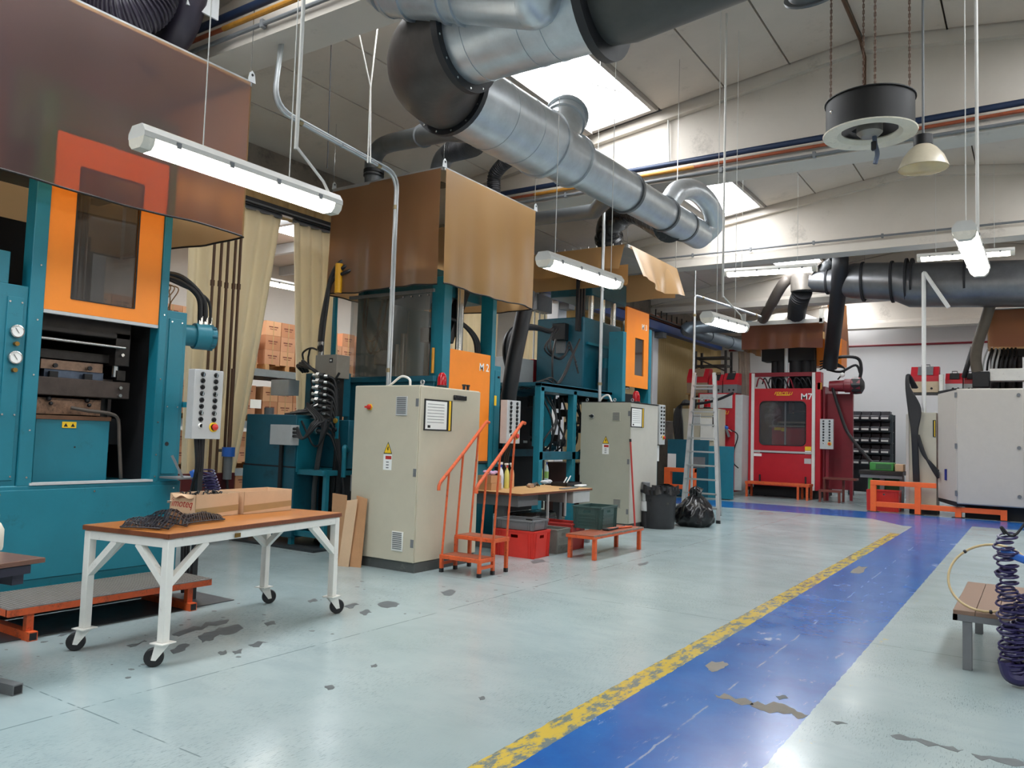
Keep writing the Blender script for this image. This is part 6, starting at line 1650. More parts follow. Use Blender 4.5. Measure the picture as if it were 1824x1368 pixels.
conduit('cable_conduit', 'white conduit dropping in front of the far duct to the caged cabinet', [[(j1.x, 21.52, PY(1640, 735, 21.45).z)]+bend((j1.x, 21.52, 2.4), (j1.x, 21.52, j2.z), j3, 0.08)+[j3]], m=WHITE, r=0.05, clips=False)
PIPEB = mat('navy_pipe', '#1c2c48', 0.45, 0.2, var=0.15)
PIPEO = mat('orange_pipe', '#93492b', 0.5, 0.2, var=0.25, scale=14)
PIPEY = mat('yellow_pipe', '#b07a2c', 0.5, 0.2, var=0.2, scale=14)
for (y, zb) in ((11.1, 5.73), (4.98, 5.80)):
    MB().tube([(XL+0.2, y-0.06, zb), (XR, y-0.06, zb+0.05)], 0.042, 12).build('compressed_air_pipe', PIPEB, label='navy blue pipe fixed along the %s roof beam' % ('middle' if y > 8 else 'first'), cat='pipe')
    t = thing('process_pipe', 'rust-orange pipe below the navy pipe on the %s roof beam' % ('middle' if y > 8 else 'first'), 'pipe', (-2, y-0.06, zb-0.12))
    MB().tube([(XL+0.2, y-0.055, zb-0.10), (-7.0, y-0.055, zb-0.10)], 0.024, 10).tube([(-4.2, y-0.055, zb-0.09), (XR, y-0.055, zb-0.04)], 0.024, 10).build('pipe', PIPEO, t)
    MB().tube([(-7.0, y-0.055, zb-0.10), (-4.2, y-0.055, zb-0.09)], 0.028, 10).build('pipe', PIPEY, t)
for (y, zb) in ((11.1, 5.54), (16.85, 5.74), (4.98, 5.60)):
    t = thing('cable_run', 'grey cable run clipped under the roof beam near the %s' % ({11.1: 'drum fan', 16.85: 'far lamps', 4.98: 'big smoky hood'}[y]), 'cable', (-2, y-0.03, zb))
    MB().tube([(XL+0.2, y-0.034, zb), (XR-0.05, y-0.034, zb)], 0.022, 8).build('pipe', GREYP, t)
    for k in range(12):
        MB().obx((-9+1.3*k, y-0.031, zb), (0.04, 0.056, 0.08)).build('clip', GREYP, t)
# chains and ropes over the M2 hood
for x, y, lab in ((-5.9, 6.9, 'white chain hanging from the roof above the bent conduit'),):
    t = thing('hanging_chain', lab, 'chain', (x, y, 4.8))
    a0 = PX(655, 290, x); a1 = PX(660, 155, x); a2 = PX(675, 25, x); a3 = PX(640, 62, x)
    MB().tube([a0, a1, a2, a2+(a2-a1).normalized()*0.5], 0.009, 6).tube([a0+Vector((0.02, 0.02, 0)), a1, a3], 0.008, 6).build('chain', mat('white_chain', '#c9c7c2', 0.4), t)
q = PX(585, 175, -6.8)
MB().tube([PX(583, 300, -6.8), Vector((-6.8, q.y, roof_z(-6.8)))], 0.006, 5).build('hanging_wire', BLACK, label='thin dark wire hanging from the roof behind the lamp conduit', cat='wire')

MB().tube([(RIDGE_X, 5.5, 6.96), (RIDGE_X, 11.0, 6.96), (RIDGE_X+0.02, 11.16, 6.8), (RIDGE_X+0.02, 11.16, 5.8)], 0.022, 8).build('ridge_pipe', BROWNPIPE, label='thin brown pipe running under the roof ridge and down the beam', cat='pipe')
q = PY(1190, 190, 11.17); e = PY(1192, 288, 11.17)
MB().tube([(q.x-0.5, 9.6, roof_z(q.x-0.5)-0.02), (q.x, 11.12, q.z), (q.x, 11.17, q.z-0.1), (e.x, 11.17, e.z)], 0.014, 8).build('beam_cable', HOUS, label='pale cable dropping down the middle roof beam beside the roof light', cat='cable')

# ================================================================== THE RED PRESS AND ITS NEIGHBOURS
FY = 24.2
def fx(px, py=780): return PY(px, py, FY).x
def fz(py, px=1390): return PY(px, py, FY).z
def rounded(w0, w1, v0, v1, y, r, n=5):
    pts = []
    for cx, cz, a0 in ((w1-r, v0+r, -math.pi/2), (w1-r, v1-r, 0), (w0+r, v1-r, math.pi/2), (w0+r, v0+r, math.pi)):
        for i in range(n+1):
            a = a0+math.pi/2*i/n
            pts.append(Vector((cx+r*math.cos(a), y, cz+r*math.sin(a))))
    return pts
def press_m7():
    t = thing('moulding_press', 'red moulding press with rounded window lettered M7', 'press', (-6.35, 25.2, 0))
    xl, xr = fx(1333), fx(1455)
    ztop = 3.72
    MB().bx(xl, xr, FY+0.1, 26.3, 0.02, 0.5).build('base', DARK, t)
    MB().bx(xl+0.1, xr-0.1, FY+0.9, 26.3, 0.5, 3.0).build('core', DARK, t)
    for a, c in ((xl, fx(1338)), (fx(1452), xr+0.1)):
        MB().bx(a, c, FY, FY+0.35, 0.25, ztop).build('column', RED, t, bevel=0.01)
    for px_ in (1340.5, 1449):
        x = fx(px_)
        MB().bx(x-0.045, x+0.045, FY-0.03, FY+0.02, 0.25, ztop-0.02).build('white_strip', WHITE, t, bevel=0.004)
    MB().bx(xl, xr, FY+0.02, FY+0.2, ztop-0.12, ztop).build('top_bar', REDD, t)
    z0, z1 = fz(803), fz(692)
    x0, x1 = fx(1342), fx(1447)
    w0, w1, v0, v1 = fx(1353), fx(1435), fz(793), fz(715)
    # door with rounded window: ring of quads between outer rectangle and rounded hole
    hole = rounded(w0, w1, v0, v1, FY, 0.14, 5)
    outer = []
    for p in hole:
        cx, cz = (w0+w1)/2, (v0+v1)/2
        dx, dz = p.x-cx, p.z-cz
        if dx == 0 and dz == 0: continue
        s = min(((x1-cx) if dx > 0 else (cx-x0))/max(1e-6, abs(dx)), ((z1-cz) if dz > 0 else (cz-z0))/max(1e-6, abs(dz)))
        outer.append(Vector((cx+dx*s, FY, cz+dz*s)))
    # snap the corner rays to the corners
    for c in ((x0, z0), (x0, z1), (x1, z0), (x1, z1)):
        k = min(range(len(outer)), key=lambda i: (outer[i].x-c[0])**2+(outer[i].z-c[1])**2)
        outer[k] = Vector((c[0], FY, c[1]))
    n = len(hole); b_ = MB()
    vs = outer+hole+[p+Vector((0, 0.04, 0)) for p in hole]
    b_.add(vs, [(i, (i+1) % n, n+(i+1) % n, n+i) for i in range(n)] + [(n+i, n+(i+1) % n, 2*n+(i+1) % n, 2*n+i) for i in range(n)])
    d = b_.build('door', RED, t, smooth=False)
    MB().prism([p+Vector((0, 0.03, 0)) for p in hole], (0, 0.006, 0)).build('window_pane', clear('m7_window', '#b5b5ba', 0.06, 0.05, 0.05), d)
    MB().tube(hole, 0.015, 6, closed=True).build('window_seal', BLACK, d)
    MB().bx(x0, x1, FY-0.02, FY+0.0, z0-0.06, z0-0.005).build('door_edge', LGREY, d)
    text('M7', d, PAPER, (fx(1436), FY-0.004, fz(707)), (1, 0, 0), (0, 0, 1), 0.26, bold=True)
    text('FERCELLI', d, YELLOW, (fx(1394), FY-0.004, fz(701)), (1, 0, 0), (0, 0, 1), 0.13, bold=True, shear=0.35)
    MB().bx(fx(1382), fx(1406), FY-0.004, FY-0.001, fz(704.5), fz(703.5)).build('logo_bar', YELLOW, d)
    MB().bx(fx(1434), fx(1445), FY-0.004, FY-0.001, fz(801), fz(794)).build('label', YELLOW, d)
    MB().bx(fx(1434), fx(1445), FY-0.004, FY-0.001, fz(807), fz(801.5)).build('label', PAPER, d)
    # lower panel
    lp = MB().bx(x0, x1, FY-0.005, FY+0.05, 0.32, z0-0.08).build('lower_panel', RED, t, bevel=0.004)
    MB().bx(fx(1342), fx(1357), FY-0.009, FY-0.005, fz(814), fz(809)).build('label', PAPER, lp)
    MB().bx(fx(1433), fx(1445), FY-0.009, FY-0.005, fz(824), fz(815)).build('label', LGREY, lp)
    # inside the window: tool, rod, red table
    MB().bx(fx(1369), fx(1428), FY+0.35, FY+0.8, fz(795), fz(760)).build('table_block', RED, t)
    MB().bx(fx(1365), fx(1430), FY+0.3, FY+0.85, fz(760), fz(757)).bx(fx(1380), fx(1430), FY+0.32, FY+0.85, fz(753), fz(750)).build('mould_plate', mat('pale_mould', '#8d8a78', 0.4, 0.4), t)
    MB().bx(fx(1398), fx(1405), FY+0.4, FY+0.6, fz(736), fz(715)).bx(fx(1398), fx(1428), FY+0.4, FY+0.7, fz(733), fz(730)).build('injection_head', mat('warm_brown_steel', '#6b5248', 0.5, 0.4), t)
    MB().cyl((fx(1394.5), FY+0.25, fz(792)), (fx(1394.5), FY+0.25, fz(716)), 0.025, 10).build('rod', LGREY, t)
    MB().bx(fx(1374), fx(1386), FY+0.28, FY+0.30, fz(766), fz(761)).bx(fx(1387), fx(1396), FY+0.27, FY+0.29, fz(768), fz(761.5)).build('label', YELLOW, t)
    # ram and dark cylinders above the door
    MB().cyl((fx(1397), FY+0.15, fz(692)), (fx(1397), FY+0.15, 4.6), 0.055, 14).build('ram', LGREY, t)
    for px_, r in ((1372, 0.12), (1384, 0.16), (1410, 0.20), (1428, 0.16), (1440, 0.1)):
        MB().cyl((fx(px_), FY+0.5, fz(694)), (fx(px_), FY+0.5, 4.4), r, 14).build('cylinder', DARK, t)
    MB().bx(fx(1350), fx(1445), FY+0.3, FY+0.9, 4.1, 4.5).build('crosshead', DARK, t)
    for k in range(9):
        x = xl+0.2+0.18*k
        hose(t, [(x, FY+0.1, 3.3+0.1*math.sin(k)), (x+0.1, FY+0.02, 3.55), (x+0.25, FY+0.05, 3.3+0.15*math.cos(k*2)), (x+0.3, FY+0.3, 3.1)], 0.022, RND.choice([BLACK, BLACK, REDD]))
    # right-hand flank: dark red panels, orange box, motor, hoses
    MB().bx(xr+0.12, xr+0.9, FY+0.5, FY+0.56, 0.3, 3.1).build('side_panel', REDD, t, bevel=0.006)
    MB().bx(xr+0.12, xr+0.18, FY+0.2, 26.2, 0.3, 3.3).build('side_panel', REDD, t, bevel=0.006)
    MB().bx(xr+0.82, xr+0.9, FY+0.42, FY+0.5, 0.0, 3.3).build('side_post', REDD, t)
    MB().bx(xr-0.5, xr+0.55, FY+0.6, FY+1.4, 3.95, 4.75).build('orange_panel', ORANGE, t)
    c = PY(1478, 688, FY+0.1)
    mo = MB().lathe([(0.0, 0), (0.15, 0), (0.17, 0.4), (0.20, 0.42), (0.20, 0.6), (0.23, 0.62), (0.23, 0.85), (0.15, 0.9), (0.0, 0.9)], c, 18, (1, 0, 0.02)).build('hydraulic_motor', REDD, t)
    MB().lathe([(0.24, 0.62), (0.25, 0.7), (0.24, 0.86), (0.12, 0.93), (0, 0.93)], c, 8, (1, 0, 0.02)).build('motor_cover', BLACK, mo)
    e = c+Vector((0.8, 0, 0.15))
    hose(t, [c+Vector((-0.1, 0.1, 0.75)), c+Vector((0.3, 0, 0.85)), c+Vector((0.75, 0, 0.8)), c+Vector((0.85, 0, 0.5)), e], 0.045, BLACK)
    hose(t, [c+Vector((-0.1, 0.1, 0.5)), c+Vector((0.3, 0, 0.42)), c+Vector((0.7, 0, 0.6)), e+Vector((0.03, 0, 0.2))], 0.035, BLACK)
    for k in range(4):
        hose(t, [c+Vector((-0.3, 0.1, 0.5+0.08*k)), c+Vector((0.0, 0, 0.6+0.05*k)), c+Vector((0.4, 0.05, 0.5)), c+Vector((0.2, 0.1, 0.2))], 0.02, RND.choice([BLACK, REDD]))
    MB().bx(c.x-0.32, c.x-0.2, FY+0.0, FY+0.1, c.z-0.1, c.z+0.1).build('indicator_box', mat('amber_box', '#c9892e', 0.4), t)
    MB().ball(c+Vector((0.35, -0.05, 0.32)), 0.07).build('white_cap', PAPER, t)
    # hose sweeping down to the parts table
    hose(t, [PY(1483, 690, FY), PY(1490, 715, FY-0.1), PY(1505, 760, FY-0.4), PY(1520, 785, FY-0.9), PY(1545, 815, FY-1.3), PY(1556, 826, FY-1.5)], 0.045, BLACK)
    return t
press_m7()
# wisp of vapour inside the window of the red press
sm = bpy.data.materials.new('thin_vapour'); sm.use_nodes = True
nt = sm.node_tree; nt.nodes.remove(nt.nodes['Principled BSDF'])
vv = nt.nodes.new('ShaderNodeVolumePrincipled'); vv.inputs['Color'].default_value = (0.9, 0.9, 0.95, 1)
tc_ = nt.nodes.new('ShaderNodeTexCoord'); nn = nt.nodes.new('ShaderNodeTexNoise'); nn.inputs['Scale'].default_value = 5; nn.inputs['Detail'].default_value = 5; nn.inputs['Distortion'].default_value = 1.2
rr2 = nt.nodes.new('ShaderNodeMapRange'); rr2.inputs[1].default_value = 0.45; rr2.inputs[2].default_value = 0.75; rr2.inputs[3].default_value = 0.0; rr2.inputs[4].default_value = 20.0
nt.links.new(tc_.outputs['Object'], nn.inputs['Vector']); nt.links.new(nn.outputs['Fac'], rr2.inputs[0]); nt.links.new(rr2.outputs[0], vv.inputs['Density'])
nt.links.new(vv.outputs[0], nt.nodes['Material Output'].inputs['Volume'])
q = PY(1376, 740, FY+0.2)
MB().ball(q, 0.12, 14, 10, (2.2, 0.6, 3.4)).build('smoke_wisp', sm, kind='stuff', label='pale vapour rising inside the window of the red press', cat='smoke')

t = hood('short brown vinyl hood with white top plate above the red press', PY(1466, 600, 23.9).x, PY(1322, 610, 23.9).x, 23.9, 26.0, 4.40, 5.16, VINYL_RED, VINYL_RED, 0.03, hem=False, wires=False, gap=0.0, top_h=0.42, top_m=WHITE)
MB().bx(PY(1322, 610, 23.9).x, PY(1466, 600, 23.9).x, 23.80, 23.84, 5.12, 5.24).build('front_rim', WHITE, t)
for x in (PY(1326, 580, 23.9).x, PY(1464, 570, 23.9).x):
    MB().bx(x-0.06, x+0.06, 23.80, 23.83, 5.1, 5.5).build('hanger_plate', WHITE, t)
    MB().tube([(x, 23.9, 5.45), (x, 23.9, roof_z(x)-0.002)], 0.008, 5).build('wire', STEEL, t)
# slanting side curtain of the red press
xs = PY(1468, 560, 24.0).x
MB().prism([PY(1469, 522, 24.1), PY(1507, 545, 25.9), PY(1512, 634, 25.9), PY(1498, 640, 25.2), PY(1484, 590, 24.6)][::-1], (0.012, 0.006, 0)).build('vinyl_curtain', VINYL_RED, label='slanting brown vinyl curtain beside the red press hood', cat='curtain', smooth=False)
# clear wrinkled curtain left of the red press
MB().sheet(lambda u, v: Vector((fx(1312)+(fx(1334)-fx(1312))*u, FY+0.05+0.05*math.sin(u*14+v*3), 2.9+1.5*v)), 20, 6).build('plastic_curtain', clear('wrinkled_clear', '#8a6f58', 0.45, 0.12, 0.25), label='wrinkled clear plastic curtain hanging beside the red press', cat='curtain')
# platform and steps before the red press
t = thing('platform_step', 'rusty orange low platform before the red press door', 'platform', (-6.4, 23.7, 0))
x0, x1 = PY(1332, 870, 23.75).x, PY(1445, 878, 23.75).x
MB().bx(x0, x1, 23.45, 24.0, 0.38, 0.45).build('deck', RUST, t, bevel=0.004)
for x in (x0+0.05, x1-0.3, x1-0.05):
    for y in (23.48, 23.96):
        MB().bar((x, y, 0), (x, y, 0.38), 0.06).build('leg', RUST, t)
for x in (x0+0.3, x1-0.2):
    MB().bx(x-0.02, x+0.02, 23.9, 23.96, 0.45, 0.65).build('stop', DARK, t)
t = thing('step_stairs', 'brown two-step stairs at the flank of the red press', 'stairs', (-4.9, 23.6, 0))
x0, x1 = PY(1462, 880, 23.6).x, PY(1508, 880, 23.6).x
MB().bx(x0, x1-0.1, 23.3, 23.6, 0.28, 0.34).build('step', mat('brown_step', '#6b3128', 0.5), t, bevel=0.004)
MB().bx(x0+0.05, x1+0.25, 23.6, 23.95, 0.62, 0.68).build('step', mat('brown_step', '#6b3128'), t, bevel=0.004)
for x in (x0+0.04, x1-0.14):
    for y, z in ((23.33, 0.28), (23.9, 0.62)):
        MB().bar((x, y, 0), (x, y, z), 0.06).build('leg', mat('brown_step', '#6b3128'), t)
cp7 = control_panel('switch_box', 'pale switch panel at the flank of the red press', (PY(1472, 800, 23.9).x, 23.9, PY(1472, 800, 23.9).z), 0.36, 0.86, 0.10, (0, -1, 0), 9)
MB().bx(PY(1472, 800, 23.9).x-0.04, PY(1472, 800, 23.9).x+0.04, 24.01, 24.06, 0.0, 2.2).build('post', REDD, cp7)

# ------------------------------------------------------------------ group left of the red press
CY = 22.9
def cx_(px, py=760, y=CY): return PY(px, py, y).x
def cz_(py, px=1260, y=CY): return PY(px, py, y).z
t = thing('leaning_panel', 'plain teal sheet panel with a grey label standing behind the ladder', 'panel', (-7.4, 21.6, 0))
TY = 21.55
MB().bx(PY(1188, 850, TY).x, PY(1262, 850, TY).x, TY, TY+0.04, 0.02, PY(1225, 783, TY).z).build('sheet', TEAL_SHADE, t, bevel=0.004)
MB().bx(PY(1262, 850, TY).x, PY(1307, 850, TY).x, TY-0.03, TY+0.01, 0.02, PY(1290, 795, TY).z).build('sheet', TEAL, t, bevel=0.004)
MB().bx(PY(1189, 830, TY).x, PY(1204, 830, TY).x, TY-0.006, TY, PY(1196, 833, TY).z, PY(1196, 808, TY).z).build('instruction_sheet', PAPER, t)
MB().bx(PY(1230, 830, TY).x, PY(1256, 830, TY).x, TY-0.012, TY, PY(1244, 833, TY).z, PY(1244, 814, TY).z).build('grey_box', GREYP, t)
MB().bx(PY(1190, 830, TY).x, PY(1300, 830, TY).x, TY+0.04, TY+0.3, 0, 0.06).build('foot', DARK, t)
def guard_rail(label, xs, y, z=0.76, low=0.26, w=0.13, end=None, stub=0.25):
    t = thing('guard_rail', label, 'guard rail', (sum(xs)/len(xs), y, 0))
    for x in xs:
        p = MB().bx(x-w/2, x+w/2, y-w/2, y+w/2, 0.012, z if end is None or x < end else stub).build('post', GUARD, t, bevel=0.006)
        MB().bx(x-w, x+w, y-w*0.8, y+w*0.8, 0, 0.012).build('foot_plate', DARK, p)
    MB().bx(xs[0]-w/2, xs[-1]+w/2 if end is None else end, y-w/2-0.004, y+w/2+0.004, z-0.11, z+0.004).build('rail', GUARD, t, bevel=0.006)
    MB().bx(xs[0]-w/2, xs[-1]+w/2, y-w/2+0.006, y+w/2-0.006, low-0.06, low+0.06).build('rail', GUARD, t, bevel=0.006)
guard_rail('orange guard rail in front of the teal sheet panel', [PY(1190, 860, 21.1).x, PY(1233, 860, 21.1).x], 21.1, 0.82, 0.30, 0.18)
guard_rail('orange guard rail at the blue cross aisle before the pale cabinets', [PY(1556, 880, 21.15).x, PY(1635, 880, 21.15).x, PY(1707, 890, 21.15).x, PY(1788, 890, 21.15).x], 21.15, 0.76, 0.19, end=PY(1668, 860, 21.15).x)
# beige cabinet with hoses
t = thing('electric_cabinet', 'beige cabinet with red beacon behind the step ladder', 'cabinet', (cx_(1240), CY+0.3, 0))
MB().bx(cx_(1199), cx_(1280), CY, CY+0.62, 0.0, cz_(728)).build('body', BEIGE, t, bevel=0.01)
MB().bx(cx_(1232), cx_(1248), CY-0.05, CY, cz_(755), cz_(738)).build('display', LGREY, t)
MB().bx(cx_(1248), cx_(1272), CY-0.03, CY, cz_(785), cz_(745)).build('door', WHITE, t, bevel=0.006)
MB().bx(cx_(1270), cx_(1275), CY-0.05, CY-0.03, cz_(760), cz_(740)).build('handle', BLACK, t)
beacon(t, (cx_(1255), CY+0.2, cz_(728)), 1.7)
for k in range(6):
    hose(t, [(cx_(1232), CY+0.4, cz_(722)), (cx_(1215), CY+0.2, cz_(719)+0.02*k), (cx_(1205)+0.03*k, CY-0.05, cz_(730)), (cx_(1203)+0.05*k, CY-0.10, cz_(755)), (cx_(1207)+0.04*k, CY-0.08, cz_(790))], 0.035, BLACK)
hose(t, [(cx_(1215), CY-0.1, cz_(721)), (cx_(1250), CY-0.12, cz_(719)), (cx_(1280), CY-0.1, cz_(712)), (cx_(1306), CY, cz_(700))], 0.04, BLACK)
# red control cabinet with gauges
RYY = 23.6
def rx(px, py=760): return PY(px, py, RYY).x
def rz(py, px=1280): return PY(px, py, RYY).z
t = thing('temperature_cabinet', 'red cabinet with a pale gauge panel and yellow labels beside the red press', 'cabinet', (rx(1280), RYY+0.4, 0))
MB().bx(rx(1243), rx(1309), RYY, RYY+0.9, 0.1, rz(700)).build('body', RED, t, bevel=0.01)
MB().bx(rx(1309), rx(1322), RYY, RYY+0.9, 0.15, rz(703)).build('side_door', LGREY, t, bevel=0.01)
gp = MB().bx(rx(1246), rx(1304), RYY-0.02, RYY, rz(727), rz(702)).build('gauge_panel', LGREY, t, bevel=0.004)
for px_ in (1251, 1260, 1268, 1277):
    gauge((rx(px_), RYY-0.02, rz(711)), (0, -1, 0), 0.055, t)
text('CELLI', t, YELLOW, (rx(1287), RYY-0.004, rz(735)), (1, 0, 0), (0, 0, 1), 0.14, bold=True, shear=0.35)
MB().bx(rx(1280), rx(1292), RYY-0.008, RYY, rz(757), rz(747)).build('label', YELLOW, t)
MB().bx(rx(1280), rx(1292), RYY-0.008, RYY, rz(771), rz(759)).build('label', YELLOW, t)
hose(t, [(rx(1305), RYY-0.15, rz(765)), (rx(1318), RYY-0.2, rz(775)), (rx(1312), RYY-0.2, rz(800)), (rx(1311), RYY-0.2, rz(822)), (rx(1319), RYY-0.15, rz(832))], 0.018, BLACK)
t = thing('blow_gun', 'blue air blow gun hanging on the red cabinet beside yellow labels', 'air gun', (rx(1296), RYY-0.1, rz(770)))
MB().obx((rx(1292), RYY-0.10, rz(760)), (0.26, 0.08, 0.09), 0, 0, 0.35).build('body', BLUE, t, bevel=0.02)
MB().bar((rx(1296), RYY-0.10, rz(764)), (rx(1301), RYY-0.10, rz(778)), 0.06).build('grip', GREYP, t)
MB().tube([(rx(1299), RYY-0.10, rz(764)), (rx(1306), RYY-0.10, rz(769))], 0.015, 8).build('nozzle', STEEL, t)
MB().bx(rx(1290), rx(1296), RYY-0.06, RYY, rz(762), rz(757)).build('holder', DSTEEL, t)
def heater(label, x0, x1, y, zb, zt, face, m_top, group, tilt=0.4, hd=True):
    t = thing('temperature_controller', label, 'controller', ((x0+x1)/2, y+0.2, zb), group)
    h = zt-zb
    MB().bx(x0, x1, y, y+0.45, zb, zb+h*0.42).build('lower_case', face, t, bevel=0.008)
    c = MB().prism([(x0, y, zb+h*0.42), (x0, y+0.45, zb+h*0.42), (x0, y+0.45, zt), (x0, y+0.18, zt), (x0, y, zb+h*0.62)], (x1-x0, 0, 0)).build('hood_case', RED, t, smooth=False)
    w = x1-x0
    MB().prism([(x0+w*.25, y-0.004, zb+h*0.66), (x1-w*.2, y-0.004, zb+h*0.66), (x1-w*.2, y+0.155, zt-0.01), (x0+w*.25, y+0.155, zt-0.01)], (0, 0.0, 0.012)).build('vent_field', m_top, c, smooth=False)
    MB().cyl((x0+w*.45, y-0.012, zb+h*0.15), (x0+w*.45, y, zb+h*0.15), 0.03, 10).cyl((x0+w*.75, y-0.012, zb+h*0.15), (x0+w*.75, y, zb+h*0.15), 0.03, 10).build('knob', BLACK if hd else GREYP, t)
    if hd:
        MB().tube([(x0+w*.35, y+0.3, zt), (x0+w*.35, y+0.3, zt+0.06), (x0+w*.65, y+0.3, zt+0.06), (x0+w*.65, y+0.3, zt)], 0.012, 6).build('handle', BLACK, t)
    return t
G1 = 'red temperature controllers by the red press'
BR = mat('brown_case', '#8a7460', 0.5, var=0.1)
heater('wide red temperature controller with brown face on the rack', rx(1221), rx(1258), RYY+0.05, rz(699.8), rz(655), BR, BR, G1)
heater('red temperature controller with grey face and dark vent, middle of the rack', rx(1260), rx(1284), RYY+0.05, rz(699.8), rz(666), GREYP, DARK, G1)
heater('red temperature controller with grey face closest to the red press', rx(1286), rx(1311), RYY+0.05, rz(699.8), rz(664), GREYP, DARK, G1)
t = thing('rack_stand', 'dark steel rack carrying the red temperature controllers', 'rack', (rx(1240), RYY+0.3, 0))
for x in (rx(1218), rx(1273)):
    for y in (RYY+0.95, RYY+1.5):
        MB().bar((x, y, 0), (x, y, rz(618)), 0.07).build('post', mat('rack_steel', '#3c3a3a', 0.5, 0.3), t)
for z in (rz(630), rz(645), rz(702)):
    MB().bx(rx(1218), rx(1273), RYY+0.92, RYY+1.5, z-0.04, z+0.02).build('shelf', mat('rack_steel', '#3c3a3a'), t)
MB().bar((rx(1220), RYY+0.98, rz(632)), (rx(1270), RYY+0.98, rz(655)), 0.05).build('brace', mat('rack_steel', '#3c3a3a'), t)
MB().bx(rx(1219), rx(1242), RYY+0.04, RYY+0.95, rz(702), rz(700.6)).bx(rx(1219), rx(1222), RYY+0.3, RYY+0.4, 0, rz(702)).build('tray', PINEP, t)

# ------------------------------------------------------------------ right of the red press: caged cabinet, heaters, second red press
t = thing('electric_cabinet', 'large pale cabinet with hinged door overhanging the orange guard rail', 'cabinet', (-0.6, 21.6, 0))
y0 = 20.95
x0, x1 = PY(1703, 800, y0).x, PY(1823, 800, y0).x
zb, zt = PY(1703, 898, y0).z, PY(1703, 692, y0).z
PALE = mat('pale_cabinet', '#b9b2a8', 0.42, var=0.03)
MB().bx(x0, x1+0.02, y0+0.04, y0+0.5, zb, zt).build('door', PALE, t, bevel=0.03)
MB().bx(x1, x1+1.2, y0+0.06, y0+0.9, zb, zt).build('body', PALE, t, bevel=0.02)
xb = PY(1671, 800, y0+0.5).x
MB().prism([(x0, y0+0.04, zb+0.05), (xb, y0+0.5, zb+0.10), (xb, y0+0.5, zt-0.10), (x0, y0+0.04, zt-0.03)], (0.5, 0.3, 0)).build('flank', PALE, t, smooth=False)
MB().prism([(x0, y0+0.05, zt-0.02), (xb, y0+0.5, zt-0.12), (xb, y0+0.5, zt-0.03), (x0, y0+0.05, zt+0.01)], (0.4, 0.3, 0)).build('top_edge', DARK, t, smooth=False)
MB().prism([(x0, y0+0.05, zb-0.06), (xb, y0+0.5, zb+0.02), (xb, y0+0.5, zb+0.11), (x0, y0+0.05, zb+0.04)], (0.4, 0.3, 0)).build('bottom_edge', DARK, t, smooth=False)
for z in (zb+0.25, (zb+zt)/2, zt-0.15):
    MB().bx(x0-0.03, x0+0.02, y0+0.02, y0+0.05, z-0.06, z+0.06).build('hinge', GREYP, t)
    MB().cyl((x1-0.08, y0+0.01, z), (x1-0.08, y0+0.04, z), 0.04, 12).build('lock', GREYP, t)
mx_ = (x0*0.45+xb*0.55); my_ = y0+0.29
MB().obx((mx_, my_, 0.98), (0.05, 0.05, 0.26), 0.8).build('thermometer', mat('deep_blue', '#26307a', 0.4), t)
MB().bx(x0+0.15, x1+1.0, y0+0.35, y0+0.85, 0.0, zb).build('plinth', DARK, t)
# beige cabinet with a fall of black cables
BY = 21.45
def bxx(px, py=800): return PY(px, py, BY).x
def bzz(py, px=1640): return PY(px, py, BY).z
t = thing('electric_cabinet', 'narrow beige cabinet with a thick fall of black cables', 'cabinet', (bxx(1650), BY+0.3, 0))
MB().bx(bxx(1617), bxx(1668), BY, BY+0.7, 0.1, bzz(735)).build('body', BEIGE, t, bevel=0.01)
MB().bx(bxx(1614), bxx(1619), BY-0.02, BY+0.8, 0.1, bzz(738)).build('side_door', PALE, t)
MB().bx(bxx(1619), bxx(1668), BY+0.05, BY+0.7, 0, 0.1).build('plinth', DARK, t)
MB().bx(bxx(1662), bxx(1667), BY-0.03, BY, bzz(778), bzz(748)).build('document_holder', INK, t)
MB().bx(bxx(1664.5), bxx(1666), BY-0.035, BY-0.03, bzz(777), bzz(749)).build('yellow_edge', YELLOW, t)
for k in range(14):
    s = k/13
    hose(t, [(bxx(1624+8*s), BY+0.2, bzz(690)), (bxx(1617+3*s), BY-0.05, bzz(668)), (bxx(1616+5*s), BY-0.12, bzz(690)), (bxx(1620+20*s), BY-0.12, bzz(728)), (bxx(1626+9*s), BY-0.15, bzz(770)), (bxx(1628+8*s), BY-0.12, bzz(820)), (bxx(1629+8*s), BY-0.08, bzz(858))], 0.028, BLACK)
for k in range(4):
    hose(t, [(bxx(1634+k), BY-0.15, bzz(775)), (bxx(1645+k), BY-0.15, bzz(808)), (bxx(1660), BY-0.15, bzz(825+2*k)), (bxx(1672), BY-0.1, bzz(838+4*k))], 0.03, BLACK)
G2 = 'red temperature controllers by the caged cabinet'
HY = 23.0
hx_ = lambda px: PY(px, 690, HY).x
hz_ = lambda py: PY(1660, py, HY).z
heater('large red temperature controller with cream face above the cable fall', hx_(1622), hx_(1672), HY, hz_(699), hz_(652), mat('cream_face', '#b9a78c', 0.5), GREYP, G2)
heater('small red temperature controller with dark vent beside a white tube', hx_(1683), hx_(1714), HY+0.1, hz_(697), hz_(664), LGREY, DARK, G2)
heater('red temperature controller half hidden by the dark hose guard', hx_(1716), hx_(1736), HY+0.2, hz_(697), hz_(664), LGREY, DARK, G2)
t = thing('rack_stand', 'steel stand under the red temperature controllers by the caged cabinet', 'rack', (hx_(1680), HY+0.3, 0))
MB().bx(hx_(1618), hx_(1740), HY, HY+0.7, hz_(701.5), hz_(699.5)).build('shelf', mat('rack_steel', '#3c3a3a'), t)
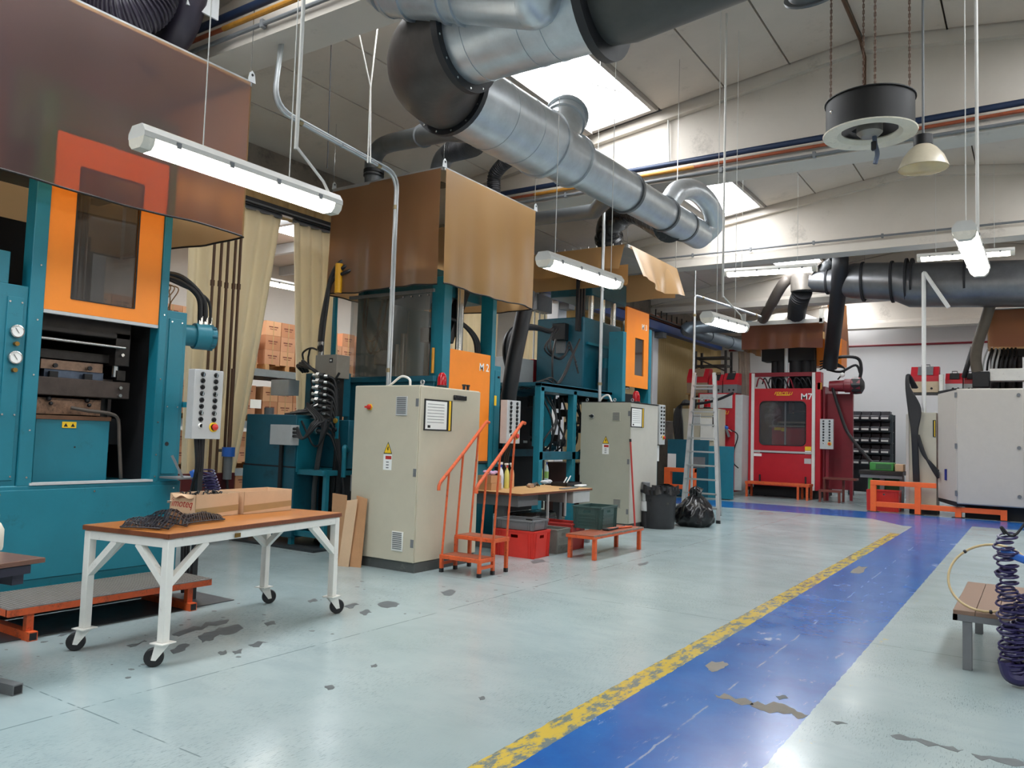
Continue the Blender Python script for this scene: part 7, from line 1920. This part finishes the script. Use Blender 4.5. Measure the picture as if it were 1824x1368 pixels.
for px_ in (1622, 1735):
    MB().bx(hx_(px_)-0.04, hx_(px_)+0.04, HY+0.5, HY+0.58, 0, hz_(701)).build('post', mat('rack_steel', '#3c3a3a'), t)
MB().cyl((hx_(1677.5), HY-0.05, hz_(697)), (hx_(1677.5), HY-0.05, hz_(668)), 0.06, 12).build('white_tube', WHITE, t)
# second red press, mostly hidden
t = thing('moulding_press', 'second dark red press half hidden behind the caged cabinet', 'press', (0.6, 24.0, 0))
SY = 23.4
sx = lambda px, py=640: PY(px, py, SY).x
sz = lambda py, px=1790: PY(px, py, SY).z
MB().bx(sx(1745), sx(1745)+2.6, SY+0.2, SY+2.2, 0.1, sz(692)).build('base', REDD, t)
MB().bx(sx(1768), sx(1768)+2.2, SY+0.0, SY+0.4, sz(634), sz(622)).build('crosshead', DARK, t)
for px_ in (1772, 1785, 1800, 1815):
    MB().cyl((sx(px_), SY+0.3, sz(695)), (sx(px_), SY+0.3, sz(620)), 0.07 if px_ % 2 else 0.12, 12).build('cylinder', DSTEEL, t)
hose(t, [PY(1775, 500, 22.2), PY(1766, 535, 22.35), PY(1754, 575, 22.6), PY(1742, 612, 22.8), PY(1738, 640, 22.95), PY(1741, 662, 23.0)], 0.13, mat('taupe_hose', '#5e554a', 0.6), n=14)
hose(t, [PY(1733, 618, SY-0.4), PY(1728, 635, SY-0.4), PY(1722, 655, SY-0.4), PY(1717, 672, SY-0.3)], 0.06, BLACK)
MB().bx(sx(1764), sx(1764)+2.0, SY-0.45, SY-0.1, sz(681), sz(659)).build('white_trunking', WHITE, t, bevel=0.02)
MB().bx(sx(1734), sx(1764), SY-0.5, SY-0.1, sz(692), sz(664)).build('hose_guard', BLACK, t, bevel=0.02)
for k in range(8):
    hose(t, [(sx(1750+8*k), SY-0.05, sz(660)), (sx(1752+8*k), SY-0.1, sz(645)), (sx(1756+8*k), SY-0.05, sz(630)), (sx(1760+7*k), SY, sz(620))], 0.025, RND.choice([BLACK, BLACK, LGREY]))
hood('red-brown vinyl hood over the half hidden red press', sx(1763)+2.6, sx(1763), SY-0.5, SY+1.6, sz(622), sz(557), VINYL_RED, VINYL_RED, 0.02, hem=False, gap=0.0)
# parts table with green box
t = thing('parts_table', 'grey table with green panels holding a green box beside the orange guard rail', 'table', (-3.1, 22.2, 0))
PYY = 22.0
pxx = lambda px: PY(px, 850, PYY).x
pzz = lambda py: PY(1570, py, PYY).z
MB().bx(pxx(1530), pxx(1608), PYY, PYY+0.9, pzz(846), pzz(839)).build('top', DSTEEL, t, bevel=0.006)
MB().bx(pxx(1532), pxx(1607), PYY+0.02, PYY+0.06, pzz(852), pzz(846)).build('apron', GREYP, t)
for px_ in (1548, 1570, 1605):
    MB().bx(pxx(px_)-0.05, pxx(px_)+0.05, PYY+0.1, PYY+0.2, 0, pzz(846)).build('leg', GREYP, t)
MB().bx(pxx(1545), pxx(1607), PYY+0.35, PYY+0.4, pzz(880), pzz(850)).build('green_panel', mat('bottle_green', '#2f5a35', 0.5), t)
MB().bx(pxx(1546), pxx(1553), PYY+0.05, PYY+0.1, pzz(878), pzz(851)).build('green_post', mat('leaf_green', '#3f8a3f', 0.5), t)
t = thing('green_box', 'small green plastic box on the grey parts table', 'box', (pxx(1569), PYY+0.3, pzz(839)))
MB().bx(pxx(1547), pxx(1590), PYY+0.15, PYY+0.6, pzz(839), pzz(824)).build('body', mat('leaf_green', '#3f8a3f'), t, bevel=0.02)
MB().bx(pxx(1558), pxx(1586), PYY+0.14, PYY+0.16, pzz(836), pzz(827)).build('front', mat('bottle_green', '#2f5a35'), t)
MB().bx(pxx(1592), pxx(1607), PYY+0.2, PYY+0.6, pzz(839), pzz(826)).build('parcel', CARD2, label='small tan carton on the parts table beside the green box', cat='box', bevel=0.01)
crate('red plastic crate under the parts table behind the guard rail', (pxx(1550), PYY-0.5), (1, 0), pxx(1606)-pxx(1550), 0.42, 0.50, PLRED, group='crates behind the guard rail')
# shelf of dark bins against the end wall
t = thing('bin_shelf', 'dark steel shelf unit against the white end wall', 'shelf', (-4.6, 28.0, 0))
SHY = 27.6
qx = lambda px: PY(px, 790, SHY).x
qz = lambda py: PY(1560, py, SHY).z
SB = mat('shelf_blue_grey', '#3f4a50', 0.5, 0.2)
for px_ in (1512, 1587):
    for y in (SHY+0.1, SHY+0.6):
        MB().bx(qx(px_)-0.04, qx(px_)+0.04, y, y+0.06, 0, qz(738)).build('post', SB, t)
levels = [748, 768, 788, 808, 828]
MB().bx(qx(1512), qx(1587), SHY+0.66, SHY+0.68, 0.1, qz(740)).build('back_sheet', mat('bin_grey', '#4a4a50', 0.5), t)
for py_ in levels:
    MB().bx(qx(1512), qx(1587), SHY+0.05, SHY+0.65, qz(py_+2), qz(py_)).build('board', SB, t)
for i, py_ in enumerate(levels):
    for j in range(4):
        a = 1515+17.6*j; c = a+16.2
        bn = thing('storage_bin', 'dark grey storage bin, %s row from the top, %s from the red press' % (('first', 'second', 'third', 'fourth', 'fifth')[i], ('first', 'second', 'third', 'fourth')[j]), 'bin', ((qx(a)+qx(c))/2, SHY+0.3, qz(py_)), 'storage bins on the steel shelf')
        h = (qz(744)-qz(764))*0.80
        MB().prism([(qx(a), SHY-0.02, qz(py_)), (qx(c), SHY-0.02, qz(py_)), (qx(c), SHY+0.55, qz(py_)), (qx(a), SHY+0.55, qz(py_))], (0, 0, h*0.5)).bx(qx(a), qx(c), SHY+0.2, SHY+0.55, qz(py_), qz(py_)+h).build('body', mat('bin_grey', '#4a4a50', 0.5), bn, bevel=0.02)
        MB().bx(qx(a)+0.03, qx(c)-0.03, SHY-0.03, SHY-0.02, qz(py_)+h*0.10, qz(py_)+h*0.30).build('label_strip', PAPER, bn)

# ------------------------------------------------------------------ far ducts
t = thing('extract_duct', 'large dark galvanised duct with clamp rings hung across the far bay', 'duct', (-2.3, 22.0, 5.2))
UY = 22.12
dpts = [PY(1445, 500, UY), PY(1472, 502, UY), PY(1520, 500, UY), PY(1600, 502, UY), PY(1625, 508, UY), PY(1700, 507, UY), PY(1824, 505, UY), PY(1824, 505, UY)+Vector((3, 0, 0.1))]
DGALV = mat('dull_galvanised', '#77787a', 0.35, 0.7, var=0.18, scale=3)
MB().tube(dpts, [0.30, 0.30, 0.46, 0.50, 0.56, 0.56, 0.56, 0.56], 32).build('duct_section', DGALV, t)
for px_, r in ((1474, 0.34), (1538, 0.52), (1590, 0.54), (1616, 0.60), (1626, 0.60), (1720, 0.585)):
    p = PY(px_, 502, UY); 
    MB().ring(p, (1, 0, 0), r-0.12, r, 0.05, 32).build('clamp_ring', DARK, t)
el = PY(1430, 490, UY)
MB().tube(cat_rom([el+Vector((0.0, 0, -0.45)), el+Vector((0, 0, -0.1)), el+Vector((0.10, 0, 0.12)), el+Vector((0.35, 0, 0.0))], 5), 0.31, 24).build('elbow', mat('beige_duct', '#8b847c', 0.4, 0.4), t)
flex(t, [el+Vector((0, 0, -0.45)), PY(1422, 540, UY+0.5), PY(1418, 566, 24.6)+Vector((0, 0, -0.05))], 0.26, pitch=0.05)
MB().tube(cat_rom([el+Vector((-0.25, 0, 0.0)), PY(1404, 497, UY), PY(1392, 510, UY), PY(1375, 540, UY+0.5), PY(1358, 572, 24.0)], 5), 0.15, 18).build('branch_pipe', mat('brown_grey_pipe', '#6a625b', 0.45, 0.2), t)
MB().tube([PY(1452, 498, UY), PY(1478, 468, UY), PY(1486, 460, UY-0.2)], 0.14, 18).build('branch_pipe', GALVD, t)
MB().tube(cat_rom([PY(1497, 452, UY-0.5), PY(1496, 480, UY-0.5), PY(1489, 560, UY+0.5), PY(1482, 620, FY-0.4), PY(1478, 655, FY-0.1)], 6), 0.20, 18).build('black_hose', BLACK, t)
for px_ in (1540, 1630, 1745):
    p = PY(px_, 470, UY)
    MB().tube([p, (p.x, p.y, roof_z(p.x)-0.002)], 0.008, 5).build('hanger_wire', STEEL, t)
t = thing('blue_grey_duct', 'slender blue-grey pipe duct running along the far corner', 'duct', (-8.5, 26, 4.5))
BG = mat('blue_grey_duct_paint', '#7d8b96', 0.35, 0.5, var=0.1)
q0, q1_, q2, q3 = PY(1322, 612, 27.0), PY(1215, 580, 22.9), PY(1262, 524, 24.0), PY(1460, 508, 26.0)
q1_.x = max(q1_.x, -9.4); q1_.z = 5.0; q2.z = min(q2.z, 5.2); q3.z = min(q3.z, 5.25); q2.x = -8.6; q0.z = min(q0.z, 4.9)
MB().tube([q0]+bend(q0, q1_, q2, 0.5)+bend(q1_, q2, q3, 0.4)+[q3], 0.20, 18).build('pipe', BG, t)
for f_ in (0.25, 0.6):
    MB().ring(q0.lerp(q1_, f_), q1_-q0, 0.19, 0.22, 0.05, 18).build('clamp_ring', BG, t)

# ------------------------------------------------------------------ near right: low bench with coiled hoses
sz0 = 0.42
t = thing('low_table', 'low brown slatted table on grey steel legs', 'table', (-0.1, 7.4, 0))
x0, x1, y0, y1 = -0.52, 0.75, 6.66, 8.15
BT = mat('brown_slat', '#7b6150', 0.5, var=0.12, stretch=(1, 8, 1))
for k in range(9):
    a = x0+(x1-x0)*k/9
    MB().bx(a+0.002, a+(x1-x0)/9-0.002, y0, y1, sz0-0.03, sz0).build('slat', BT, t, bevel=0.002)
MB().bx(x0, x1, y0, y0+0.03, sz0-0.075, sz0-0.03).bx(x0, x1, y1-0.03, y1, sz0-0.075, sz0-0.03).bx(x0, x0+0.03, y0, y1, sz0-0.075, sz0-0.03).build('frame', GREYP, t)
for x in (x0+0.09, x1-0.09):
    for y in (y0+0.04, y1-0.08):
        MB().bar((x, y, 0), (x, y, sz0-0.07), 0.06).build('leg', GREYP, t, bevel=0.003)
# loop of beige tube standing on the table
t = thing('tube_loop', 'large loop of beige plastic tube with black clips leaning on the low table', 'tube', (-0.25, 6.62, 0.4))
cpx = PY(1765, 1030, 6.80)
lo = []
for i in range(48):
    a = 2*math.pi*i/48
    lo.append(PY(1765+76*math.cos(a), 1030-60*math.sin(a), 6.80+0.12*math.sin(a)))
zmin = min(p.z for p in lo); lo = [p+Vector((0, 0, max(0, sz0+0.01-zmin))) for p in lo]
MB().tube(lo, 0.009, 8, closed=True).build('tube', mat('beige_tube', '#b9a479', 0.4), t)
for i in (5, 17, 36):
    MB().ball(lo[i], 0.014).build('clip', BLACK, t)
# coiled navy hoses hanging from an air outlet
def coil_pts(top, bot, r, turns, squash=1.0):
    n = int(turns*14); out = []; rc = random.Random(3)
    for i in range(n+1):
        u = i/n; a = u*turns*2*math.pi
        c = top.lerp(bot, u)+Vector((0.016*math.sin(a*0.31), 0, 0.014*math.sin(a*1.0+0.6)+0.010*math.sin(a*0.23)))
        out.append(c+Vector((r*math.cos(a), r*0.8*math.sin(a), 0)))
    return out
t = thing('coiled_hose', 'coiled dark navy air hose hanging in a loop with blue coupling', 'air hose', (-0.08, 6.45, 0.05))
A0, A1 = PY(1790, 952, 6.42), PY(1800, 1120, 6.42)
B0 = A1+Vector((0.10, 0.02, 0)); B1 = PY(1822, 1000, 6.42)
A1.z = 0.12; A2 = Vector((A1.x+0.06, A1.y, 0.06))
MB().tube(coil_pts(A0, Vector((A1.x, 6.42, 0.13)), 0.055, 30), 0.008, 6).build('coil', NAVY, t)
MB().tube(coil_pts(Vector((A1.x+0.02, 6.42, 0.09)), Vector((A1.x+0.10, 6.42, 0.62)), 0.055, 24), 0.008, 6).build('coil', NAVY, t)
MB().tube(cat_rom([Vector((A1.x-0.03, 6.42, 0.16)), Vector((A1.x, 6.42, 0.075)), Vector((A1.x+0.08, 6.42, 0.07)), Vector((A1.x+0.12, 6.42, 0.16))], 6), 0.05, 10).build('coil_turn', NAVY, t)
cb = PY(1806, 990, 6.42)
MB().obx(cb, (0.16, 0.05, 0.05), 0.1, 0, 0.35).build('coupling', BLUE, t, bevel=0.012)
up_ = PY(1812, 950, 6.42)
MB().tube(cat_rom([A0, A0+Vector((-0.02, 0, 0.05)), up_, up_+Vector((0.2, 0, 0.4))], 6), 0.009, 6).build('tail', BLACK, t)
st_ = Vector((cb.x+0.19, 6.42, 0))
MB().bar(st_, st_+Vector((0, 0, 1.2)), 0.03).bx(st_.x-0.12, st_.x+0.12, 6.32, 6.52, 0, 0.012).bar(st_+Vector((0, 0, 0.82)), (cb.x, 6.42, cb.z), 0.02).build('stand', PINEP, t)

# ================================================================== SIDE WALL: CURTAINS, RAILS, PALLET STORE
CURT = cloth_mat('beige_curtain', '#e6dcc4')
def curtain(label, y_top, y_bot, x, z0=0.05, z1=4.9, amp=0.06, folds=6):
    """hanging strip curtain: y ranges at top and bottom"""
    t = thing('strip_curtain', label, 'curtain', (x, (y_bot[0]+y_bot[1])/2, z0))
    k = 3; 
    def fn(u, v):
        a = y_bot[0]+(y_bot[1]-y_bot[0])*u; b_ = y_top[0]+(y_top[1]-y_top[0])*u
        w = v**0.8
        return Vector((x+amp*math.sin(u*folds*2*math.pi)*(1.0-0.4*v), a*(1-w)+b_*w, z0+(z1-z0)*v))
    MB().sheet(fn, folds*14, 14).build('cloth', CURT, t, thick=0.006)
    MB().bx(x-0.03, x+0.03, y_top[0], y_top[1], z1-0.01, z1+0.05).build('hem', GREYP, t)
    return t
CXX = XL+0.04
yy = lambda px, py=500: PX(px, py, CXX).y
curtain('beige curtain drawn aside behind the first press and its pipes', (yy(330), yy(500, 400)), (yy(335, 700), yy(405, 700)), CXX, folds=6)
curtain('beige curtain hanging beside the brown hood', (yy(522, 420), yy(600, 440)), (yy(550, 640), yy(618, 640)), CXX, folds=4)
curtain('beige curtain hanging between the M 2 and M 3 presses', (yy(925), yy(975)), (yy(935, 700), yy(985, 700)), CXX, folds=5)
curtain('beige curtain drawn behind the clear plastic sheet', (yy(800), yy(890)), (yy(810, 640), yy(880, 640)), CXX, folds=7)
RAILK = mat('black_rail', '#2a2a2c', 0.4, 0.3)
t = thing('curtain_rail', 'black curtain track along the side wall below the fibreglass panels', 'rail', (XL+0.06, 9, 4.93))
MB().bx(XL+0.02, XL+0.12, 3.0, 16.8, 4.94, 5.06).build('track', RAILK, t)
MB().bx(XL+0.12, XL+0.16, 3.0, 16.8, 4.97, 4.99).build('lip', GREYP, t)
t = thing('crane_rail', 'dark blue runway rail along the side wall beyond the M 2 press', 'rail', (XL+0.4, 20, 4.9))
MB().bx(XL+0.2, XL+0.45, 11.6, 28.2, 4.92, 5.16).build('rail', mat('rail_blue', '#25427a', 0.45), t)
MB().bx(XL+0.2, XL+0.45, 11.6, 28.2, 5.20, 5.24).bx(XL+0.2, XL+0.45, 11.6, 28.2, 5.30, 5.33).build('bus_bar', mat('copper_bar', '#8a4a30', 0.5), t)
for y in (16.9, 22.8):
    MB().bx(XL+0.1, XL+0.4, y, y+0.3, 4.75, 4.92).build('bracket', GREYP, t)
for k in range(14):
    y = 22+0.42*k
    MB().bar((XL+0.5, y, 5.25), (XL+0.5, y, 5.5), 0.03).build('hanger', DSTEEL, t)
MB().bx(XL+0.47, XL+0.53, 17.5, 28.2, 5.22, 5.27).build('cable_tray', DSTEEL, t)
# brown vertical pipes at the first bay
t = thing('pipe_bundle', 'dark brown vertical pipes rising beside the drawn curtain', 'pipe', (-9.6, 6.8, 0))
for px_, dx in ((373, 0.0), (386, 0.05), (398, 0.02), (411, 0.06), (420, 0.1)):
    p = PX(px_, 600, -9.7+dx)
    MB().tube([(-9.7+dx, p.y, 0.9), (-9.7+dx, p.y, 4.9)], 0.020, 8).build('pipe', BROWNPIPE, t)
    MB().ring((-9.7+dx, p.y, 3.6), (0, 0, 1), 0.018, 0.030, 0.08, 8).build('coupling', BROWNPIPE, t)
p = PX(400, 800, -9.68)
MB().bx(-9.72, -9.62, p.y-0.7, p.y+0.15, 0.0, 0.92).build('pipe_box', mat('maroon_box', '#5c1f1f', 0.5), t)
t = thing('filter_regulator', 'blue-capped air filter regulator on the brown pipes', 'regulator', (-9.5, p.y+0.2, 1.1))
fy = PX(407, 803, -9.5)
MB().cyl((-9.5, fy.y, fy.z+0.05), (-9.5, fy.y, fy.z-0.08), 0.09, 14).build('cap', BLUE, t)
MB().cyl((-9.5, fy.y, fy.z-0.08), (-9.5, fy.y, fy.z-0.4), 0.06, 14).build('bowl', GREYP, t)
MB().cyl((-9.5, fy.y, fy.z+0.05), (-9.5, fy.y, 2.4), 0.025, 8).build('pipe', BROWNPIPE, t)
MB().bx(-9.68, -9.5, fy.y-0.03, fy.y+0.03, fy.z-0.02, fy.z+0.02).build('bracket', GREYP, t)
hose(t, [(-9.5, fy.y, fy.z-0.4), (-9.5, fy.y+0.04, 0.5), (-9.52, fy.y+0.06, 0.2), (-9.54, fy.y+0.05, 0.03)], 0.02, BLACK)
# pallet racks with cartons in the store
t = thing('pallet_rack', 'grey pallet rack holding cartons behind the curtains', 'rack', (-13.1, 10, 0))
RX0, RX1 = -13.7, -12.6
RACKM = mat('rack_grey', '#7f868a', 0.45, 0.2)
LV = [0.0, 0.80, 1.70, 2.72]
YP = (6.9, 8.2, 9.5, 10.8, 12.1, 13.4, 14.7, 16.0)
for y in (6.2, 8.85, 11.45, 14.05, 16.7):
    for x in (RX0, RX1):
        MB().bx(x-0.05, x+0.05, y-0.05, y+0.05, 0, 3.4).build('upright', RACKM, t)
for z in LV[1:]:
    for x in (RX0, RX1):
        MB().bx(x-0.03, x+0.03, 6.2, 16.7, z-0.14, z).build('beam', RACKM, t)
    MB().bx(RX0, RX1, 6.2, 16.7, z-0.02, z).build('deck', PINEP, t)
CAMM = [mat('carton_%d' % i, c, 0.8, var=0.06, scale=2) for i, c in enumerate(('#b98767', '#ad7856', '#c4946f'))]
PRINT = mat('carton_print', '#6e3a2c', 0.7)
def mesh_of(mb, m):
    me = bpy.data.meshes.new('carton_piece'); me.from_pydata(mb.v, [], mb.f); me.update(); me.materials.append(m); return me
CS, CH = 0.365, 0.285
body_me = [mesh_of(MB().bx(-CS/2, CS/2, -CS/2, CS/2, 0, CH), m) for m in CAMM]
tape_me = mesh_of(MB().bx(CS/2, CS/2+0.002, -0.012, 0.012, 0.005, CH-0.005), TAPE)
print_me = mesh_of(MB().bx(CS/2, CS/2+0.0015, -CS*0.32, CS*0.3, CH*0.56, CH*0.64).bx(CS/2, CS/2+0.0015, -CS*0.25, CS*0.22, CH*0.42, CH*0.47), PRINT)
def carton(x, y, z, k, note):
    b_ = thing('carton', note, 'box', (x, y, z), 'cartons in the pallet store')
    for nm, me in (('body', body_me[k % 3]), ('tape', tape_me), ('print', print_me)):
        o = bpy.data.objects.new(nm, me); COL.objects.link(o); o.parent = b_
    return b_
ORD = ('first', 'second', 'third', 'fourth', 'fifth', 'sixth', 'seventh', 'eighth')
LVN = ('on the floor', 'on the lowest shelf', 'on the middle shelf', 'on the top shelf')
def pallet(x, y, z, note):
    b_ = thing('pallet', note, 'pallet', (x, y, z), 'wooden pallets in the store')
    for k in range(5):
        MB().bx(x-0.48, x+0.48, y-0.56+0.26*k, y-0.46+0.26*k, z+0.09, z+0.11).build('board', PINEP, b_)
    for dy in (-0.5, 0.0, 0.5):
        MB().bx(x-0.48, x+0.48, y+dy-0.05, y+dy+0.05, z, z+0.09).build('bearer', PINEP, b_)
n_ = 0
for lev, z in enumerate(LV):
    for j, y in enumerate(YP):
        if lev == 0 and j > 5: continue
        pallet(-13.12, y, z+0.002, 'wooden pallet %s of the rack, %s from the brown pipes' % (LVN[lev], ORD[j]))
        rows = 3 if lev == 3 else 2
        for a in range(3):
            for r in range(rows):
                if lev == 3 and r == 2 and (j*3 + a) % 5 == 3: continue
                for c in ((0, 1) if r == rows-1 else (0,)):
                    n_ += 1
                    carton(-12.83-0.38*c, y-0.38+0.38*a, z+0.115+r*(CH+0.003), (n_*7+a) % 3,
                           'carton %s, %s pallet from the brown pipes, %s layer, %s %s' % (LVN[lev], ORD[j], ('bottom', 'second', 'third')[r], ('front', 'rear')[c], ('first', 'middle', 'last')[a]))
q = PX(455, 745-60, -12.68)
MB().bx(-12.644, -12.641, q.y-0.13, q.y+0.13, 1.95, 2.12).build('shipping_label', PAPER, label='white paper label stuck on a middle-shelf carton', cat='label')
# long white unit seen between curtain and pillar, and wall boxes
q = PX(955, 560, -9.5)
t = thing('wall_box', 'grey wall box hanging under the blue runway rail', 'box', (-9.6, q.y, 3.9))
MB().bx(-9.7, -9.45, PX(947, 545, -9.6).y, PX(974, 545, -9.6).y, PX(960, 556, -9.6).z, PX(960, 527, -9.6).z).build('case', GREYP, t, bevel=0.01)
for k in range(3):
    yk = PX(951+9*k, 560, -9.6).y
    MB().tube([(-9.58, yk, 0.3), (-9.58, yk, PX(960, 556, -9.6).z)], 0.02, 8).build('drop_pipe', LGREY, t)
MB().tube([(-9.58, PX(960, 527, -9.6).y, PX(960, 527, -9.6).z), (-9.58, PX(960, 527, -9.6).y, 4.92)], 0.02, 8).build('stem', GREYP, t)
# red slotted machine guard between the presses
t = thing('red_unit', 'red slotted guard unit on a grey case between the M 2 and M 3 presses', 'machine unit', (-8.9, 15.2, 0))
a = PX(951, 640, -8.7); c = PX(979, 690, -8.7)
MB().prism([(-8.7, a.y, 2.5), (-8.7, c.y, 2.5), (-8.7, c.y, PX(979, 655, -8.7).z), (-8.7, a.y+0.35, a.z), (-8.7, a.y, a.z)], (-0.5, 0, 0)).build('guard', RED, t, smooth=False)
for i in range(6):
    for j in range(4):
        MB().bx(-8.7, -8.695, a.y+0.42+0.11*j, a.y+0.48+0.11*j, 2.62+0.11*i, 2.645+0.11*i).build('slot', PAPER, t)
MB().bx(-9.3, -8.7, a.y-0.85, a.y, 0.0, a.z-0.02).build('case', LGREY, t, bevel=0.01)
# overhead black flexible hose and bracket over the first press
t = thing('flexible_duct', 'thick black hoses looping above the big smoky hood', 'hose', (-7.4, 3.4, 5.1))
q0, q1 = PX(170, -20, -7.0), PX(230, 15, -7.0)
flex(t, [PX(120, -60, -7.6), PX(160, 5, -7.3), PX(225, 22, -7.0), PX(268, -5, -6.9), PX(275, -70, -6.9)], 0.24, mat('dark_violet_rubber', '#2a2530', 0.4), pitch=0.03)
MB().tube(cat_rom([PX(345, -60, -6.9), PX(338, 0, -6.9), PX(315, 60, -7.1), PX(280, 95, -7.4), PX(240, 110, -7.6)+Vector((0, 0, -0.05))], 6), 0.16, 16).build('hose', mat('dark_violet_rubber', '#2a2530'), t)
MB().obx(PX(362, -2, -6.8), (0.02, 0.35, 0.28)).build('white_plate', LGREY, t)
